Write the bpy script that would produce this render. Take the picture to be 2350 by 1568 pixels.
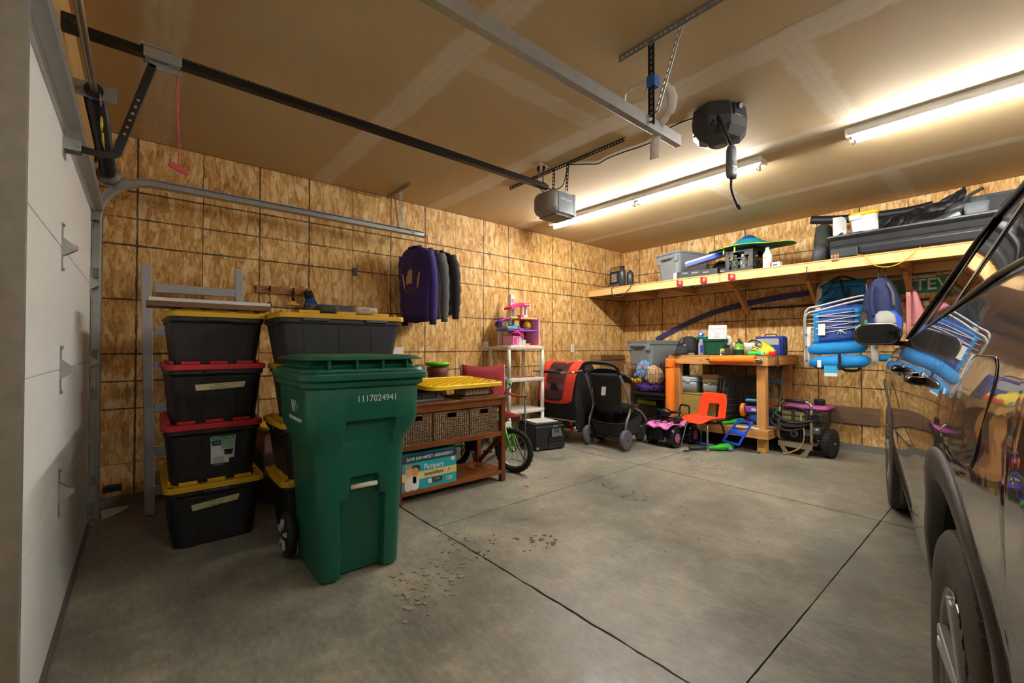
import bpy, bmesh, math, random
from mathutils import Vector, Matrix, Euler
random.seed(7)
for o in list(bpy.data.objects): bpy.data.objects.remove(o)
SC = bpy.context.scene
COL = SC.collection
PI = math.pi

# ---------------------------------------------------------------- camera
cam = bpy.data.objects.new('camera', bpy.data.cameras.new('camera')); COL.objects.link(cam)
cam.data.sensor_width = 36.0; cam.data.lens = 1001.297/2350*36.0
cam.data.clip_start = 0.02; cam.data.clip_end = 60
cam.location = (4.32777, 0.25, 1.15946)
cam.rotation_euler = (PI/2+0.0142450513, 0, 0.864436457)
SC.camera = cam
# ---------------------------------------------------------------- world, exposure
w = bpy.data.worlds.new('world'); SC.world = w; w.use_nodes = True
w.node_tree.nodes['Background'].inputs[0].default_value = (0.55, 0.60, 0.66, 1)
w.node_tree.nodes['Background'].inputs[1].default_value = 0.3
SC.view_settings.view_transform = 'Standard'; SC.view_settings.look = 'None'
SC.view_settings.exposure = 2.45; SC.view_settings.gamma = 1.0
TUBE = 34.0          # radiance of the fluorescent tubes

# ---------------------------------------------------------------- helpers
def lin(h):
    h = h.lstrip('#'); c = [int(h[i:i+2], 16)/255 for i in (0, 2, 4)]
    return tuple((x/12.92 if x <= .04045 else ((x+.055)/1.055)**2.4) for x in c)
MATS = {}
class NT:
    def __init__(s, name):
        s.m = bpy.data.materials.new(name); s.m.use_nodes = True
        s.t = s.m.node_tree; s.n = s.t.nodes; s.l = s.t.links
        s.p = s.n['Principled BSDF']
    def node(s, typ, ins=None, **kw):
        n = s.n.new(typ)
        for k, v in kw.items(): setattr(n, k, v)
        for k, v in (ins or {}).items(): s.put(n, k, v)
        return n
    def put(s, n, k, v):
        if isinstance(v, bpy.types.NodeSocket): s.l.new(v, n.inputs[k])
        elif isinstance(v, bpy.types.Node): s.l.new(v.outputs[0], n.inputs[k])
        else: n.inputs[k].default_value = v
    def math(s, op, a, b=None, c=None, clamp=False):
        n = s.node('ShaderNodeMath', operation=op, use_clamp=clamp); s.put(n, 0, a)
        if b is not None: s.put(n, 1, b)
        if c is not None: s.put(n, 2, c)
        return n.outputs[0]
    def mix(s, f, a, b):
        n = s.node('ShaderNodeMix', data_type='RGBA')
        s.put(n, 0, f); s.put(n, 6, a if not isinstance(a, tuple) else (*a[:3], 1)); s.put(n, 7, b if not isinstance(b, tuple) else (*b[:3], 1))
        return n.outputs[2]
    def ramp(s, f, stops):
        n = s.node('ShaderNodeValToRGB'); s.put(n, 0, f); e = n.color_ramp.elements
        while len(e) < len(stops): e.new(0.5)
        for i, (p, c) in enumerate(stops):
            e[i].position = p; e[i].color = (*c[:3], 1) if isinstance(c, tuple) else (c, c, c, 1)
        return n.outputs[0]
    def coord(s, kind='Object'): return s.node('ShaderNodeTexCoord').outputs[kind]
    def mapping(s, v, scale=(1, 1, 1), rot=(0, 0, 0), loc=(0, 0, 0)):
        return s.node('ShaderNodeMapping', {'Vector': v, 'Scale': scale, 'Rotation': rot, 'Location': loc}).outputs[0]
    def noise(s, v, scale, detail=3, rough=.5, out=0, dist=0):
        return s.node('ShaderNodeTexNoise', {'Vector': v, 'Scale': scale, 'Detail': detail, 'Roughness': rough, 'Distortion': dist}).outputs[out]
    def bump(s, h, strength=.2, dist=.002):
        b = s.node('ShaderNodeBump', {'Height': h, 'Strength': strength, 'Distance': dist})
        s.l.new(b.outputs[0], s.p.inputs['Normal'])
    def base(s, c):
        s.put(s.p, 'Base Color', c if not isinstance(c, tuple) else (*c[:3], 1))
def mat(col, rough=.5, metal=0.0, var=.10, scale=9.0, bump=0.0, bscale=220.0, spec=.5, coat=0.0, sheen=0.0, trans=0.0, alpha=1.0, emit=0.0, key=None):
    """plain procedural material: colour with noise variation, optional fine relief"""
    k = key or ('m', col, rough, metal, var, scale, bump, bscale, spec, coat, sheen, trans, alpha, emit)
    if k in MATS: return MATS[k]
    t = NT('mat_%d' % len(MATS)); c = lin(col)
    v = t.coord()
    if var > 0:
        n = t.noise(v, scale, 4, .6)
        t.base(t.mix(n, tuple(x*(1-var) for x in c), tuple(min(1, x*(1+var)) for x in c)))
        r = t.noise(v, scale*2.3, 3)
        t.put(t.p, 'Roughness', t.math('MULTIPLY_ADD', r, .16*min(1, rough*2), max(.02, rough-.08*min(1, rough*2))))
    else:
        t.base(c); t.put(t.p, 'Roughness', rough)
    t.put(t.p, 'Metallic', metal); t.put(t.p, 'Specular IOR Level', spec)
    if coat: t.put(t.p, 'Coat Weight', coat); t.put(t.p, 'Coat Roughness', .04)
    if sheen: t.put(t.p, 'Sheen Weight', sheen); t.put(t.p, 'Sheen Roughness', .5)
    if trans: t.put(t.p, 'Transmission Weight', trans)
    if alpha < 1: t.put(t.p, 'Alpha', alpha)
    if emit: t.put(t.p, 'Emission Color', (*c, 1)); t.put(t.p, 'Emission Strength', emit)
    if bump: t.bump(t.noise(v, bscale, 2), bump, .003)
    MATS[k] = t.m; return t.m
def wood(col, dark, axis=0, rough=.6, scale=1.0, knots=True, key=None):
    k = ('w', col, dark, axis, rough, scale)
    if k in MATS: return MATS[k]
    t = NT('wood_%d' % len(MATS)); v = t.coord()
    sc = [28*scale]*3; sc[axis] = 1.3*scale
    vm = t.mapping(v, tuple(sc))
    n = t.noise(vm, 1.0, 5, .6, dist=.6)
    n2 = t.noise(v, 3.0, 3)
    f = t.math('ADD', t.math('MULTIPLY', n, .8), t.math('MULTIPLY', n2, .35))
    c = t.mix(t.ramp(f, [(.35, 0.0), (.75, 1.0)]), lin(dark), lin(col))
    if knots:
        sk = [14*scale]*3; sk[axis] = 4*scale
        vo = t.node('ShaderNodeTexVoronoi', {'Vector': t.mapping(v, tuple(sk)), 'Scale': .55, 'Randomness': 1.0})
        kn = t.ramp(vo.outputs['Distance'], [(.05, 1.0), (.11, 0.0)])
        c = t.mix(t.math('MULTIPLY', kn, .7), c, tuple(x*.45 for x in lin(dark)))
    t.base(c); t.put(t.p, 'Roughness', rough); t.put(t.p, 'Specular IOR Level', .35)
    t.bump(n, .15, .002)
    MATS[k] = t.m; return t.m

class G:
    """collects geometry for ONE mesh object"""
    def __init__(s): s.v = []; s.f = []; s.s = []
    def add(s, vs, fs, smooth=False, M=None):
        b = len(s.v)
        s.v += [tuple(M @ Vector(p)) if M is not None else tuple(p) for p in vs]
        s.f += [tuple(i+b for i in f) for f in fs]; s.s += [smooth]*len(fs); return s
    def bx(s, x0, x1, y0, y1, z0, z1, M=None):
        vs = [(x, y, z) for x in (x0, x1) for y in (y0, y1) for z in (z0, z1)]
        return s.add(vs, [(0, 1, 3, 2), (4, 6, 7, 5), (0, 4, 5, 1), (2, 3, 7, 6), (0, 2, 6, 4), (1, 5, 7, 3)], False, M)
    def box(s, c, size, R=None):
        M = Matrix.Translation(c) @ (R.to_4x4() if R is not None else Matrix())
        a, b, d = size[0]/2, size[1]/2, size[2]/2
        return s.bx(-a, a, -b, b, -d, d, M)
    def beam(s, p0, p1, w, h, up=(0, 0, 1)):
        """bar of section w (side) x h (up) from p0 to p1"""
        p0, p1 = Vector(p0), Vector(p1); d = (p1-p0); L = d.length; d.normalize()
        u = Vector(up); r = d.cross(u)
        if r.length < 1e-4: r = d.cross(Vector((1, 0, 0)))
        r.normalize(); u = r.cross(d)
        M = Matrix((( r.x, d.x, u.x, p0.x), (r.y, d.y, u.y, p0.y), (r.z, d.z, u.z, p0.z), (0, 0, 0, 1)))
        return s.bx(-w/2, w/2, 0, L, -h/2, h/2, M)
    def loft(s, rings, cap0=True, cap1=True, smooth=True, closed=True, loop=False):
        n = len(rings[0]); vs = [p for r in rings for p in r]; fs = []
        m = len(rings)
        for i in range(m if loop else m-1):
            for j in range(n if closed else n-1):
                a = i*n+j; b = i*n+(j+1) % n; i2 = (i+1) % m; c = i2*n+(j+1) % n; d = i2*n+j
                fs.append((a, b, c, d))
        s.add(vs, fs, smooth)
        if not loop and closed:
            if cap0: s.add(rings[0], [tuple(range(n))[::-1]])
            if cap1: s.add(rings[-1], [tuple(range(n))])
        return s
    def cyl(s, p0, p1, r, r2=None, n=14, cap=True, smooth=True):
        p0, p1 = Vector(p0), Vector(p1); r2 = r if r2 is None else r2
        d = (p1-p0).normalized(); a = d.orthogonal().normalized(); b = d.cross(a)
        R = [[p+(a*math.cos(2*PI*i/n)+b*math.sin(2*PI*i/n))*rr for i in range(n)] for p, rr in ((p0, r), (p1, r2))]
        return s.loft(R, cap, cap, smooth)
    def tube(s, pts, r, n=8, closed=False, rr=None):
        pts = [Vector(p) for p in pts]; m = len(pts); rings = []; a = None
        for i, p in enumerate(pts):
            if closed: t = pts[(i+1) % m]-pts[i-1]
            else: t = pts[min(i+1, m-1)]-pts[max(i-1, 0)]
            t.normalize()
            if a is None: a = t.orthogonal().normalized()
            else:
                a = a-t*a.dot(t)
                a = a.normalized() if a.length > 1e-6 else t.orthogonal().normalized()
            b = t.cross(a); q = rr[i] if rr else r
            rings.append([p+(a*math.cos(2*PI*k/n)+b*math.sin(2*PI*k/n))*q for k in range(n)])
        return s.loft(rings, True, True, True, loop=closed)
    def lathe(s, prof, n=24, c=(0, 0, 0), M=None, smooth=True, cap=True):
        rings = [[(r*math.cos(2*PI*k/n), r*math.sin(2*PI*k/n), z) for k in range(n)] for r, z in prof]
        T = Matrix.Translation(c) @ (M if M is not None else Matrix())
        rings = [[T @ Vector(p) for p in r] for r in rings]
        return s.loft(rings, cap, cap, smooth)
    def prism(s, poly, h0, h1, M=None, smooth=False):
        """2-D polygon (x, y) extruded in z from h0 to h1"""
        n = len(poly); A = [(x, y, h0) for x, y in poly]; B = [(x, y, h1) for x, y in poly]
        fs = [(i, (i+1) % n, n+(i+1) % n, n+i) for i in range(n)]
        s.add(A+B, fs, smooth, M); s.add(A, [tuple(range(n))[::-1]], False, M); s.add(B, [tuple(range(n))], False, M); return s
    def ball(s, c, r, n=14, m=9, M=None):
        if not isinstance(r, (tuple, list)): r = (r, r, r)
        rings = []
        for i in range(m+1):
            t = PI*min(max(i/m, .004), .996)
            rings.append([(math.sin(t)*math.cos(2*PI*k/n)*r[0], math.sin(t)*math.sin(2*PI*k/n)*r[1], -math.cos(t)*r[2]) for k in range(n)])
        T = Matrix.Translation(c) @ (M if M is not None else Matrix())
        return s.loft([[T @ Vector(p) for p in q] for q in rings])
    def grid(s, fn, nu, nv, smooth=True, flip=False):
        vs = [fn(i/nu, j/nv) for i in range(nu+1) for j in range(nv+1)]; fs = []
        for i in range(nu):
            for j in range(nv):
                a = i*(nv+1)+j; q = (a, a+nv+1, a+nv+2, a+1); fs.append(q[::-1] if flip else q)
        return s.add(vs, fs, smooth)
    def obj(s, name, m, parent=None, bevel=0.0, seg=2, solid=0.0, sub=0, label=None, auto=False):
        me = bpy.data.meshes.new(name); me.from_pydata(s.v, [], s.f)
        me.polygons.foreach_set('use_smooth', s.s); me.update()
        bm = bmesh.new(); bm.from_mesh(me); bmesh.ops.remove_doubles(bm, verts=bm.verts, dist=1e-5)
        bmesh.ops.recalc_face_normals(bm, faces=bm.faces); bm.to_mesh(me); bm.free()
        o = bpy.data.objects.new(name, me); COL.objects.link(o)
        me.materials.append(m)
        if parent is not None: o.parent = parent
        if solid: q = o.modifiers.new('solid', 'SOLIDIFY'); q.thickness = solid; q.offset = 0
        if bevel:
            q = o.modifiers.new('bevel', 'BEVEL'); q.width = bevel; q.segments = seg; q.limit_method = 'ANGLE'; q.angle_limit = math.radians(40); q.harden_normals = False
        if sub: q = o.modifiers.new('sub', 'SUBSURF'); q.levels = sub; q.render_levels = sub
        if label: o['label'] = label
        return o
def rr(w, d, r, z=0, n=4, cx=0, cy=0):
    """rounded rectangle ring in the xy plane"""
    r = min(r, w/2-1e-4, d/2-1e-4); pts = []
    for (sx, sy, a0) in ((1, 1, 0), (-1, 1, PI/2), (-1, -1, PI), (1, -1, 1.5*PI)):
        for k in range(n+1):
            a = a0+PI/2*k/n
            pts.append((cx+sx*(w/2-r)+r*math.cos(a), cy+sy*(d/2-r)+r*math.sin(a), z))
    return pts
def rp(w, d, r, n=4, cx=0, cy=0): return [(p[0], p[1]) for p in rr(w, d, r, 0, n, cx, cy)]
def tag(o, label, cat, group=None, kind=None):
    if label: o['label'] = label
    if cat: o['category'] = cat
    if group: o['group'] = group
    if kind: o['kind'] = kind
    return o
def thing(name, label, cat, loc=(0, 0, 0), rz=0.0, group=None, rot=None):
    o = bpy.data.objects.new(name, None); COL.objects.link(o); o.empty_display_size = .1
    o.location = loc; o.rotation_euler = rot if rot is not None else (0, 0, rz)
    return tag(o, label, cat, group)
def struct(name, g, m, label=None, cat=None, parent=None, **kw):
    o = g.obj(name, m, parent, **kw); o['kind'] = 'structure'
    if label: o['label'] = label
    if cat: o['category'] = cat
    return o
def inst(src, name, parent, loc=(0, 0, 0), rot=(0, 0, 0), scale=(1, 1, 1)):
    o = bpy.data.objects.new(name, src.data); COL.objects.link(o); o.parent = parent
    o.location = loc; o.rotation_euler = rot; o.scale = scale
    for md in src.modifiers:
        q = o.modifiers.new(md.name, md.type)
        if md.type == 'BEVEL': q.width = md.width; q.segments = md.segments; q.limit_method = 'ANGLE'; q.angle_limit = md.angle_limit
        if md.type == 'SUBSURF': q.levels = md.levels; q.render_levels = md.render_levels
    return o
def copy_tree(o, loc=None, rot=None, label=None, parent=None, group=None):
    c = o.copy(); COL.objects.link(c)
    if parent is not None: c.parent = parent
    if loc is not None: c.location = loc
    if rot is not None: c.rotation_euler = rot
    if label: c['label'] = label
    if group: c['group'] = group
    for ch in o.children:
        copy_tree(ch, parent=c)
    return c
def text(name, body, size, M, m, parent, extrude=.0006, align='CENTER', sx=1.0, bold=0.0, spacing=1.0):
    cu = bpy.data.curves.new(name, 'FONT'); cu.body = body; cu.size = size; cu.extrude = extrude
    cu.align_x = align; cu.align_y = 'CENTER'; cu.offset = bold; cu.space_character = spacing; cu.resolution_u = 3
    tmp = bpy.data.objects.new(name, cu); COL.objects.link(tmp)
    dg = bpy.context.evaluated_depsgraph_get(); me = bpy.data.meshes.new_from_object(tmp.evaluated_get(dg))
    bpy.data.objects.remove(tmp)
    me.transform(Matrix.Diagonal((sx, 1, 1, 1)))
    o = bpy.data.objects.new(name, me); COL.objects.link(o); me.materials.clear(); me.materials.append(m)
    o.parent = parent; o.matrix_local = M
    return o
def frame(o, ux, uy, n):
    """matrix with local x=ux, y=uy, z=n at point o"""
    ux, uy, n = Vector(ux).normalized(), Vector(uy).normalized(), Vector(n).normalized()
    return Matrix(((ux.x, uy.x, n.x, o[0]), (ux.y, uy.y, n.y, o[1]), (ux.z, uy.z, n.z, o[2]), (0, 0, 0, 1)))
def RX(a): return Matrix.Rotation(a, 4, 'X')
def RY(a): return Matrix.Rotation(a, 4, 'Y')
def RZ(a): return Matrix.Rotation(a, 4, 'Z')
def TR(x, y, z): return Matrix.Translation((x, y, z))
def flatbar(g, pts, w, h, side):
    """flat bar swept along pts; side: constant width direction"""
    P = [Vector(p) for p in pts]; s = Vector(side).normalized(); R = []
    for i, p in enumerate(P):
        t = (P[min(i+1, len(P)-1)]-P[max(i-1, 0)]).normalized(); n = t.cross(s).normalized()
        R.append([p+s*w/2+n*h/2, p-s*w/2+n*h/2, p-s*w/2-n*h/2, p+s*w/2-n*h/2])
    return g.loft(R, smooth=False)
def crumple(o, size=.06, amt=.03, sub=2):
    """soft irregular folds"""
    if 'sub' not in o.modifiers: q = o.modifiers.new('sub', 'SUBSURF'); q.levels = sub; q.render_levels = sub
    tx = bpy.data.textures.new('folds', 'CLOUDS'); tx.noise_scale = size; tx.noise_depth = 2
    q = o.modifiers.new('folds', 'DISPLACE'); q.texture = tx; q.strength = amt; q.texture_coords = 'LOCAL'; q.mid_level = .5
    return o
def smoothpts(pts, n=6):
    """Catmull-Rom through points"""
    P = [Vector(p) for p in pts]; out = []
    for i in range(len(P)-1):
        a, b, c, d = P[max(i-1, 0)], P[i], P[i+1], P[min(i+2, len(P)-1)]
        for k in range(n):
            t = k/n
            out.append(.5*((2*b)+(c-a)*t+(2*a-5*b+4*c-d)*t*t+(3*b-a-3*c+d)*t**3))
    out.append(P[-1]); return out
# ================================================================ SETTING
LX, LY, H = 7.2, 6.3976, 2.743      # garage: wall_left at x=0, garage doors at y=0, wall_back at y=LY
BLACK = mat('#151515', .45, key='black')
# ---- oriented-strand board with printed nail lines (object coords: x across the sheet, z down from its top)
def osb_material():
    t = NT('osb'); v = t.coord(); rnd = t.node('ShaderNodeObjectInfo').outputs['Random']
    off = t.node('ShaderNodeCombineXYZ', {0: t.math('MULTIPLY', rnd, 37.0), 1: t.math('MULTIPLY', rnd, 11.0), 2: t.math('MULTIPLY', rnd, 23.0)})
    p = t.node('ShaderNodeVectorMath', {0: v, 1: off}, operation='ADD').outputs[0]
    warp = t.node('ShaderNodeVectorMath', {0: p, 1: t.node('ShaderNodeVectorMath', {0: t.noise(p, 6.0, 2, out=1), 3: .05}, operation='SCALE').outputs[0]}, operation='ADD').outputs[0]
    lay = []
    for a, sx, sz in ((.2, 66, 17), (-.7, 60, 16), (1.1, 68, 19)):
        vo = t.node('ShaderNodeTexVoronoi', {'Vector': t.mapping(warp, (sx, 1, sz), (0, a, 0)), 'Scale': 1.0, 'Smoothness': .22}, feature='SMOOTH_F1')
        lay.append(t.node('ShaderNodeSeparateColor', {0: vo.outputs['Color']}).outputs)
    m1 = t.math('GREATER_THAN', lay[0][1], .45); m2 = t.math('GREATER_THAN', lay[1][1], .62)
    x = t.node('ShaderNodeMix', {0: m1, 2: lay[2][0], 3: lay[0][0]}).outputs[0]
    x = t.node('ShaderNodeMix', {0: m2, 2: x, 3: lay[1][0]}).outputs[0]
    fibs = [t.noise(t.mapping(warp, (120, 20, 17), (0, a, 0)), 1.0, 4, .7) for a in (.25, -.75, 1.15)]
    fib = t.node('ShaderNodeMix', {0: m2, 2: t.node('ShaderNodeMix', {0: m1, 2: fibs[2], 3: fibs[0]}).outputs[0], 3: fibs[1]}).outputs[0]
    blot = t.noise(p, 3.2, 4, .6)
    f = t.math('ADD', t.math('ADD', t.math('MULTIPLY', x, .26), t.math('MULTIPLY', fib, .40)), t.math('MULTIPLY', blot, .36))
    c = t.ramp(f, [(.28, lin('#945f28')), (.40, lin('#bb8b4b')), (.52, lin('#cfa362')), (.64, lin('#e0bc7f')), (.80, lin('#f2d9a6'))])
    spk = t.ramp(t.noise(t.mapping(p, (1, 1, .45)), 34, 4, .65), [(.62, 0.0), (.76, 1.0)])
    c = t.mix(t.math('MULTIPLY', spk, .62), c, lin('#5a3413'))
    big = t.node('ShaderNodeTexVoronoi', {'Vector': t.mapping(warp, (27, 1, 9), (0, .55, 0)), 'Scale': 1.0})
    bs = t.node('ShaderNodeSeparateColor', {0: big.outputs['Color']}).outputs
    c = t.mix(t.math('MULTIPLY', t.math('GREATER_THAN', bs[1], .84), .42), c, lin('#f3dcaa'))
    c = t.mix(t.math('MULTIPLY', t.math('LESS_THAN', bs[1], .13), .38), c, lin('#8a5726'))
    s = t.node('ShaderNodeSeparateXYZ', {0: v}).outputs
    wob = t.math('MULTIPLY', t.math('SUBTRACT', t.noise(v, 30, 2), .5), .009)
    brk = t.math('MULTIPLY_ADD', t.noise(v, 7.0, 2), .010, .0012)      # line half width varies
    tot = None
    def line(coord, val):
        nonlocal tot
        d = t.math('ABSOLUTE', t.math('ADD', t.math('SUBTRACT', coord, val), wob))
        q = t.math('LESS_THAN', d, brk); tot = q if tot is None else t.math('MAXIMUM', tot, q)
    for k in (16, 24, 32, 48, 64, 72, 80): line(s[2], -k*.0254)
    for k in (16, 32): line(s[0], k*.0254)
    fade = t.ramp(t.noise(v, 2.0, 2), [(.30, .55), (.5, 1.0)])
    c = t.mix(t.math('MULTIPLY', t.math('MULTIPLY', tot, .88), fade), c, (.020, .018, .014))
    t.base(c); t.put(t.p, 'Roughness', .62); t.put(t.p, 'Specular IOR Level', .3)
    t.bump(f, .25, .003)
    return t.m
OSB = osb_material()
def osb_wall(name, label, org, rotz, cuts, length, flip=False):
    """backing wall plus one mesh per sheet; sheets 8 ft tall over a 1 ft strip"""
    back = G(); back.bx(-.1, length+.1, .012, .10, 0, H)
    wl = struct(name, back, mat('#2b2118', .9, key='studs'), label)
    wl.location = org; wl.rotation_euler = (0, 0, rotz)
    gp = .0022
    for a, b in zip(cuts[:-1], cuts[1:]):
        a0, b0 = max(a, 0)+gp, min(b, length)-gp
        for z0, z1 in ((.305, H-.004), (.075, .301)):
            g = G(); g.bx(a0-a, b0-a, -.0002, .0115, z0-z1, 0)
            o = g.obj('panel', OSB, wl); o.location = (a, 0, z1)
    return wl
# wall_left runs along +y at x=0 (inside face at x=0): local x -> world y, local y -> world -x
J0 = .634-1.219
osb_wall('wall_left', 'left garage wall of oriented strand board sheets with black nail lines', (0, 0, 0), PI/2, [J0+1.219*i for i in range(0, 6)]+[LY], LY)
# wall_back runs along +x at y=LY: local x -> world x
osb_wall('wall_back', 'back garage wall of oriented strand board behind shelf and bench', (0, LY, 0), 0.0, [1.115-1.219]+[1.115+1.219*i for i in range(0, 5)]+[LX], LX)
osb_wall('wall_right', 'right garage wall of oriented strand board beyond the car', (LX, LY, 0), -PI/2, [1.219*i for i in range(0, 6)]+[LY], LY)
# ---- front wall around the two overhead doors
front = G()
FY0, FY1 = -.12, -.012
front.bx(-.1, .33, FY0, FY1, 0, H); front.bx(3.14, 3.9, FY0, FY1, 0, H); front.bx(6.7, LX+.1, FY0, FY1, 0, H)
front.bx(.33, 3.14, FY0, FY1, 2.20, H); front.bx(3.9, 6.7, FY0, FY1, 2.20, H)
struct('wall_front', front, mat('#b48b52', .7, var=.25, scale=14), 'front garage wall framing the overhead doors')
# ---- concrete curb under the boards
CURB = mat('#77746a', .8, var=.2, scale=14, bump=.3, bscale=60)
struct('baseboard_left', G().bx(-.10, .018, 0, LY, -.02, .074), CURB, 'rough concrete curb under the left wall', bevel=.004)
struct('baseboard_back', G().bx(0, LX, LY-.018, LY+.1, -.02, .074), CURB, 'rough concrete curb under the back wall', bevel=.004)
# ---- ceiling: unpainted drywall with taped joints
def ceiling_material():
    t = NT('drywall'); v = t.coord(); s = t.node('ShaderNodeSeparateXYZ', {0: v}).outputs
    n = t.noise(v, 1.4, 3); e = t.math('MULTIPLY', t.math('SUBTRACT', t.noise(t.mapping(v, (3, 3, 3)), 3.0, 5, .7), .5), .10)
    c = t.mix(n, lin('#bfa67c'), lin('#cab38b'))
    tot = None; core = None
    def strip(coord, val, w, gate=None, amt=1.0):
        nonlocal tot, core
        d = t.math('ABSOLUTE', t.math('SUBTRACT', coord, val))
        m = t.math('MULTIPLY', t.ramp(t.math('SUBTRACT', w, t.math('ADD', d, e)), [(.0, 0.0), (.03, 1.0)]), amt)
        q = t.math('LESS_THAN', t.math('ABSOLUTE', t.math('SUBTRACT', d, .026)), .0016)
        if gate is not None: m = t.math('MULTIPLY', m, gate); q = t.math('MULTIPLY', q, gate)
        tot = m if tot is None else t.math('MAXIMUM', tot, m)
        core = q if core is None else t.math('MAXIMUM', core, q)
    def between(a, b): return t.math('MULTIPLY', t.math('GREATER_THAN', s[1], a), t.math('LESS_THAN', s[1], b))
    for y, w, a in ((.33, .10, .8), (1.55, .10, 1.0), (2.77, .11, .9), (4.03, .12, 1.0), (5.30, .08, 1.0)): strip(s[1], y, w, None, a)
    for x, a, b in ((2.36, 1.55, 2.77), (3.55, 2.77, 4.03), (2.38, 4.03, 5.3), (3.56, 5.3, 6.4), (4.9, 1.55, 2.77), (5.9, 2.77, 4.03)): strip(s[0], x, .09, between(a, b), .8)
    smear = t.ramp(t.noise(t.mapping(v, (1.5, 14, 1)), 2.0, 4, .7), [(.3, .55), (.7, 1.0)])
    c = t.mix(t.math('MULTIPLY', t.math('MULTIPLY', tot, smear), .80), c, lin('#ddd3c0'))
    c = t.mix(t.math('MULTIPLY', core, .35), c, lin('#a08a6a'))
    # screw heads
    vo = t.node('ShaderNodeTexVoronoi', {'Vector': t.mapping(v, (2.46, 2.46, 1)), 'Scale': 1.0, 'Randomness': .35})
    c = t.mix(t.math('LESS_THAN', vo.outputs['Distance'], .018), c, lin('#3c3022'))
    t.base(c); t.put(t.p, 'Roughness', .75); t.put(t.p, 'Specular IOR Level', .3)
    t.bump(t.math('ADD', tot, t.math('MULTIPLY', t.noise(v, 60, 3), .1)), .25, .003)
    return t.m
struct('ceiling', G().bx(-.1, LX+.1, -.12, LY+.1, H, H+.1), ceiling_material(), 'tan unpainted drywall ceiling with pale taped joints')
# ---- floor: concrete slabs parted by control joints
def concrete_material():
    t = NT('concrete'); v = t.coord()
    a = t.noise(v, 1.1, 5, .6, dist=.4); b = t.noise(v, 5.5, 5, .65, dist=.3); d = t.noise(t.mapping(v, (1, 2.2, 1)), 19, 4, .7)
    f = t.math('ADD', t.math('ADD', t.math('MULTIPLY', a, .44), t.math('MULTIPLY', b, .36)), t.math('MULTIPLY', d, .30))
    c = t.ramp(f, [(.39, lin('#5b5c56')), (.53, lin('#7e7b6f')), (.68, lin('#a49d8b'))])
    sp = t.ramp(t.noise(v, 130, 2), [(.70, 0.0), (.78, 1.0)]); c = t.mix(t.math('MULTIPLY', sp, .25), c, lin('#d4cdbd'))
    dk = t.ramp(t.noise(v, 55, 3), [(.74, 0.0), (.80, 1.0)]); c = t.mix(t.math('MULTIPLY', dk, .6), c, lin('#3d372c'))
    br = t.ramp(t.noise(v, 2.3, 4, .6), [(.58, 0.0), (.74, 1.0)]); c = t.mix(t.math('MULTIPLY', br, .35), c, lin('#7a6445'))
    t.base(c)
    t.put(t.p, 'Roughness', t.ramp(t.math('ADD', t.math('MULTIPLY', a, .6), t.math('MULTIPLY', b, .4)), [(.35, .30), (.65, .52)]))
    t.bump(t.math('ADD', t.math('MULTIPLY', d, .6), t.noise(v, 160, 2)), .12, .003)
    return t.m
CONC = concrete_material()
fl = struct('floor', G().bx(-.1, LX+.1, -.6, LY+.1, -.12, -.014), mat('#1d1a14', .95, key='jointdirt'), 'concrete garage floor with dark control joints')
xs = [-.1, 1.855, 3.695, 5.53, LX+.1]; ys = [-.6, 1.705, 4.03, LY+.1]
for i in range(4):
    for j in range(3):
        gx, gy = .003, (.006 if j != 1 else .005)
        n = 40
        x0, x1 = xs[i]+(gx if not (i == 1 and j == 0) else 0), xs[i+1]-gx
        y0, y1 = ys[j]+(.004 if j == 2 else .006), ys[j+1]-(.004 if j == 1 else .006)
        rng = random.Random(i*7+j)
        def edge(pa, pb, amp):
            out = []
            for k in range(n):
                q = k/n; out.append((pa[0]+(pb[0]-pa[0])*q+(rng.uniform(-amp, amp) if k else 0)*(abs(pb[1]-pa[1]) > abs(pb[0]-pa[0])),
                                     pa[1]+(pb[1]-pa[1])*q+(rng.uniform(-amp, amp) if k else 0)*(abs(pb[0]-pa[0]) > abs(pb[1]-pa[1]))))
            return out
        a_front, a_back = (.004 if j == 1 else .002), (.004 if j == 0 else .002)
        poly = edge((x0, y0), (x1, y0), a_front)+edge((x1, y0), (x1, y1), .001)+edge((x1, y1), (x0, y1), a_back)+edge((x0, y1), (x0, y0), .001)
        g = G(); g.prism(poly, -.06, 0); g.obj('slab', CONC, fl)
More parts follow.
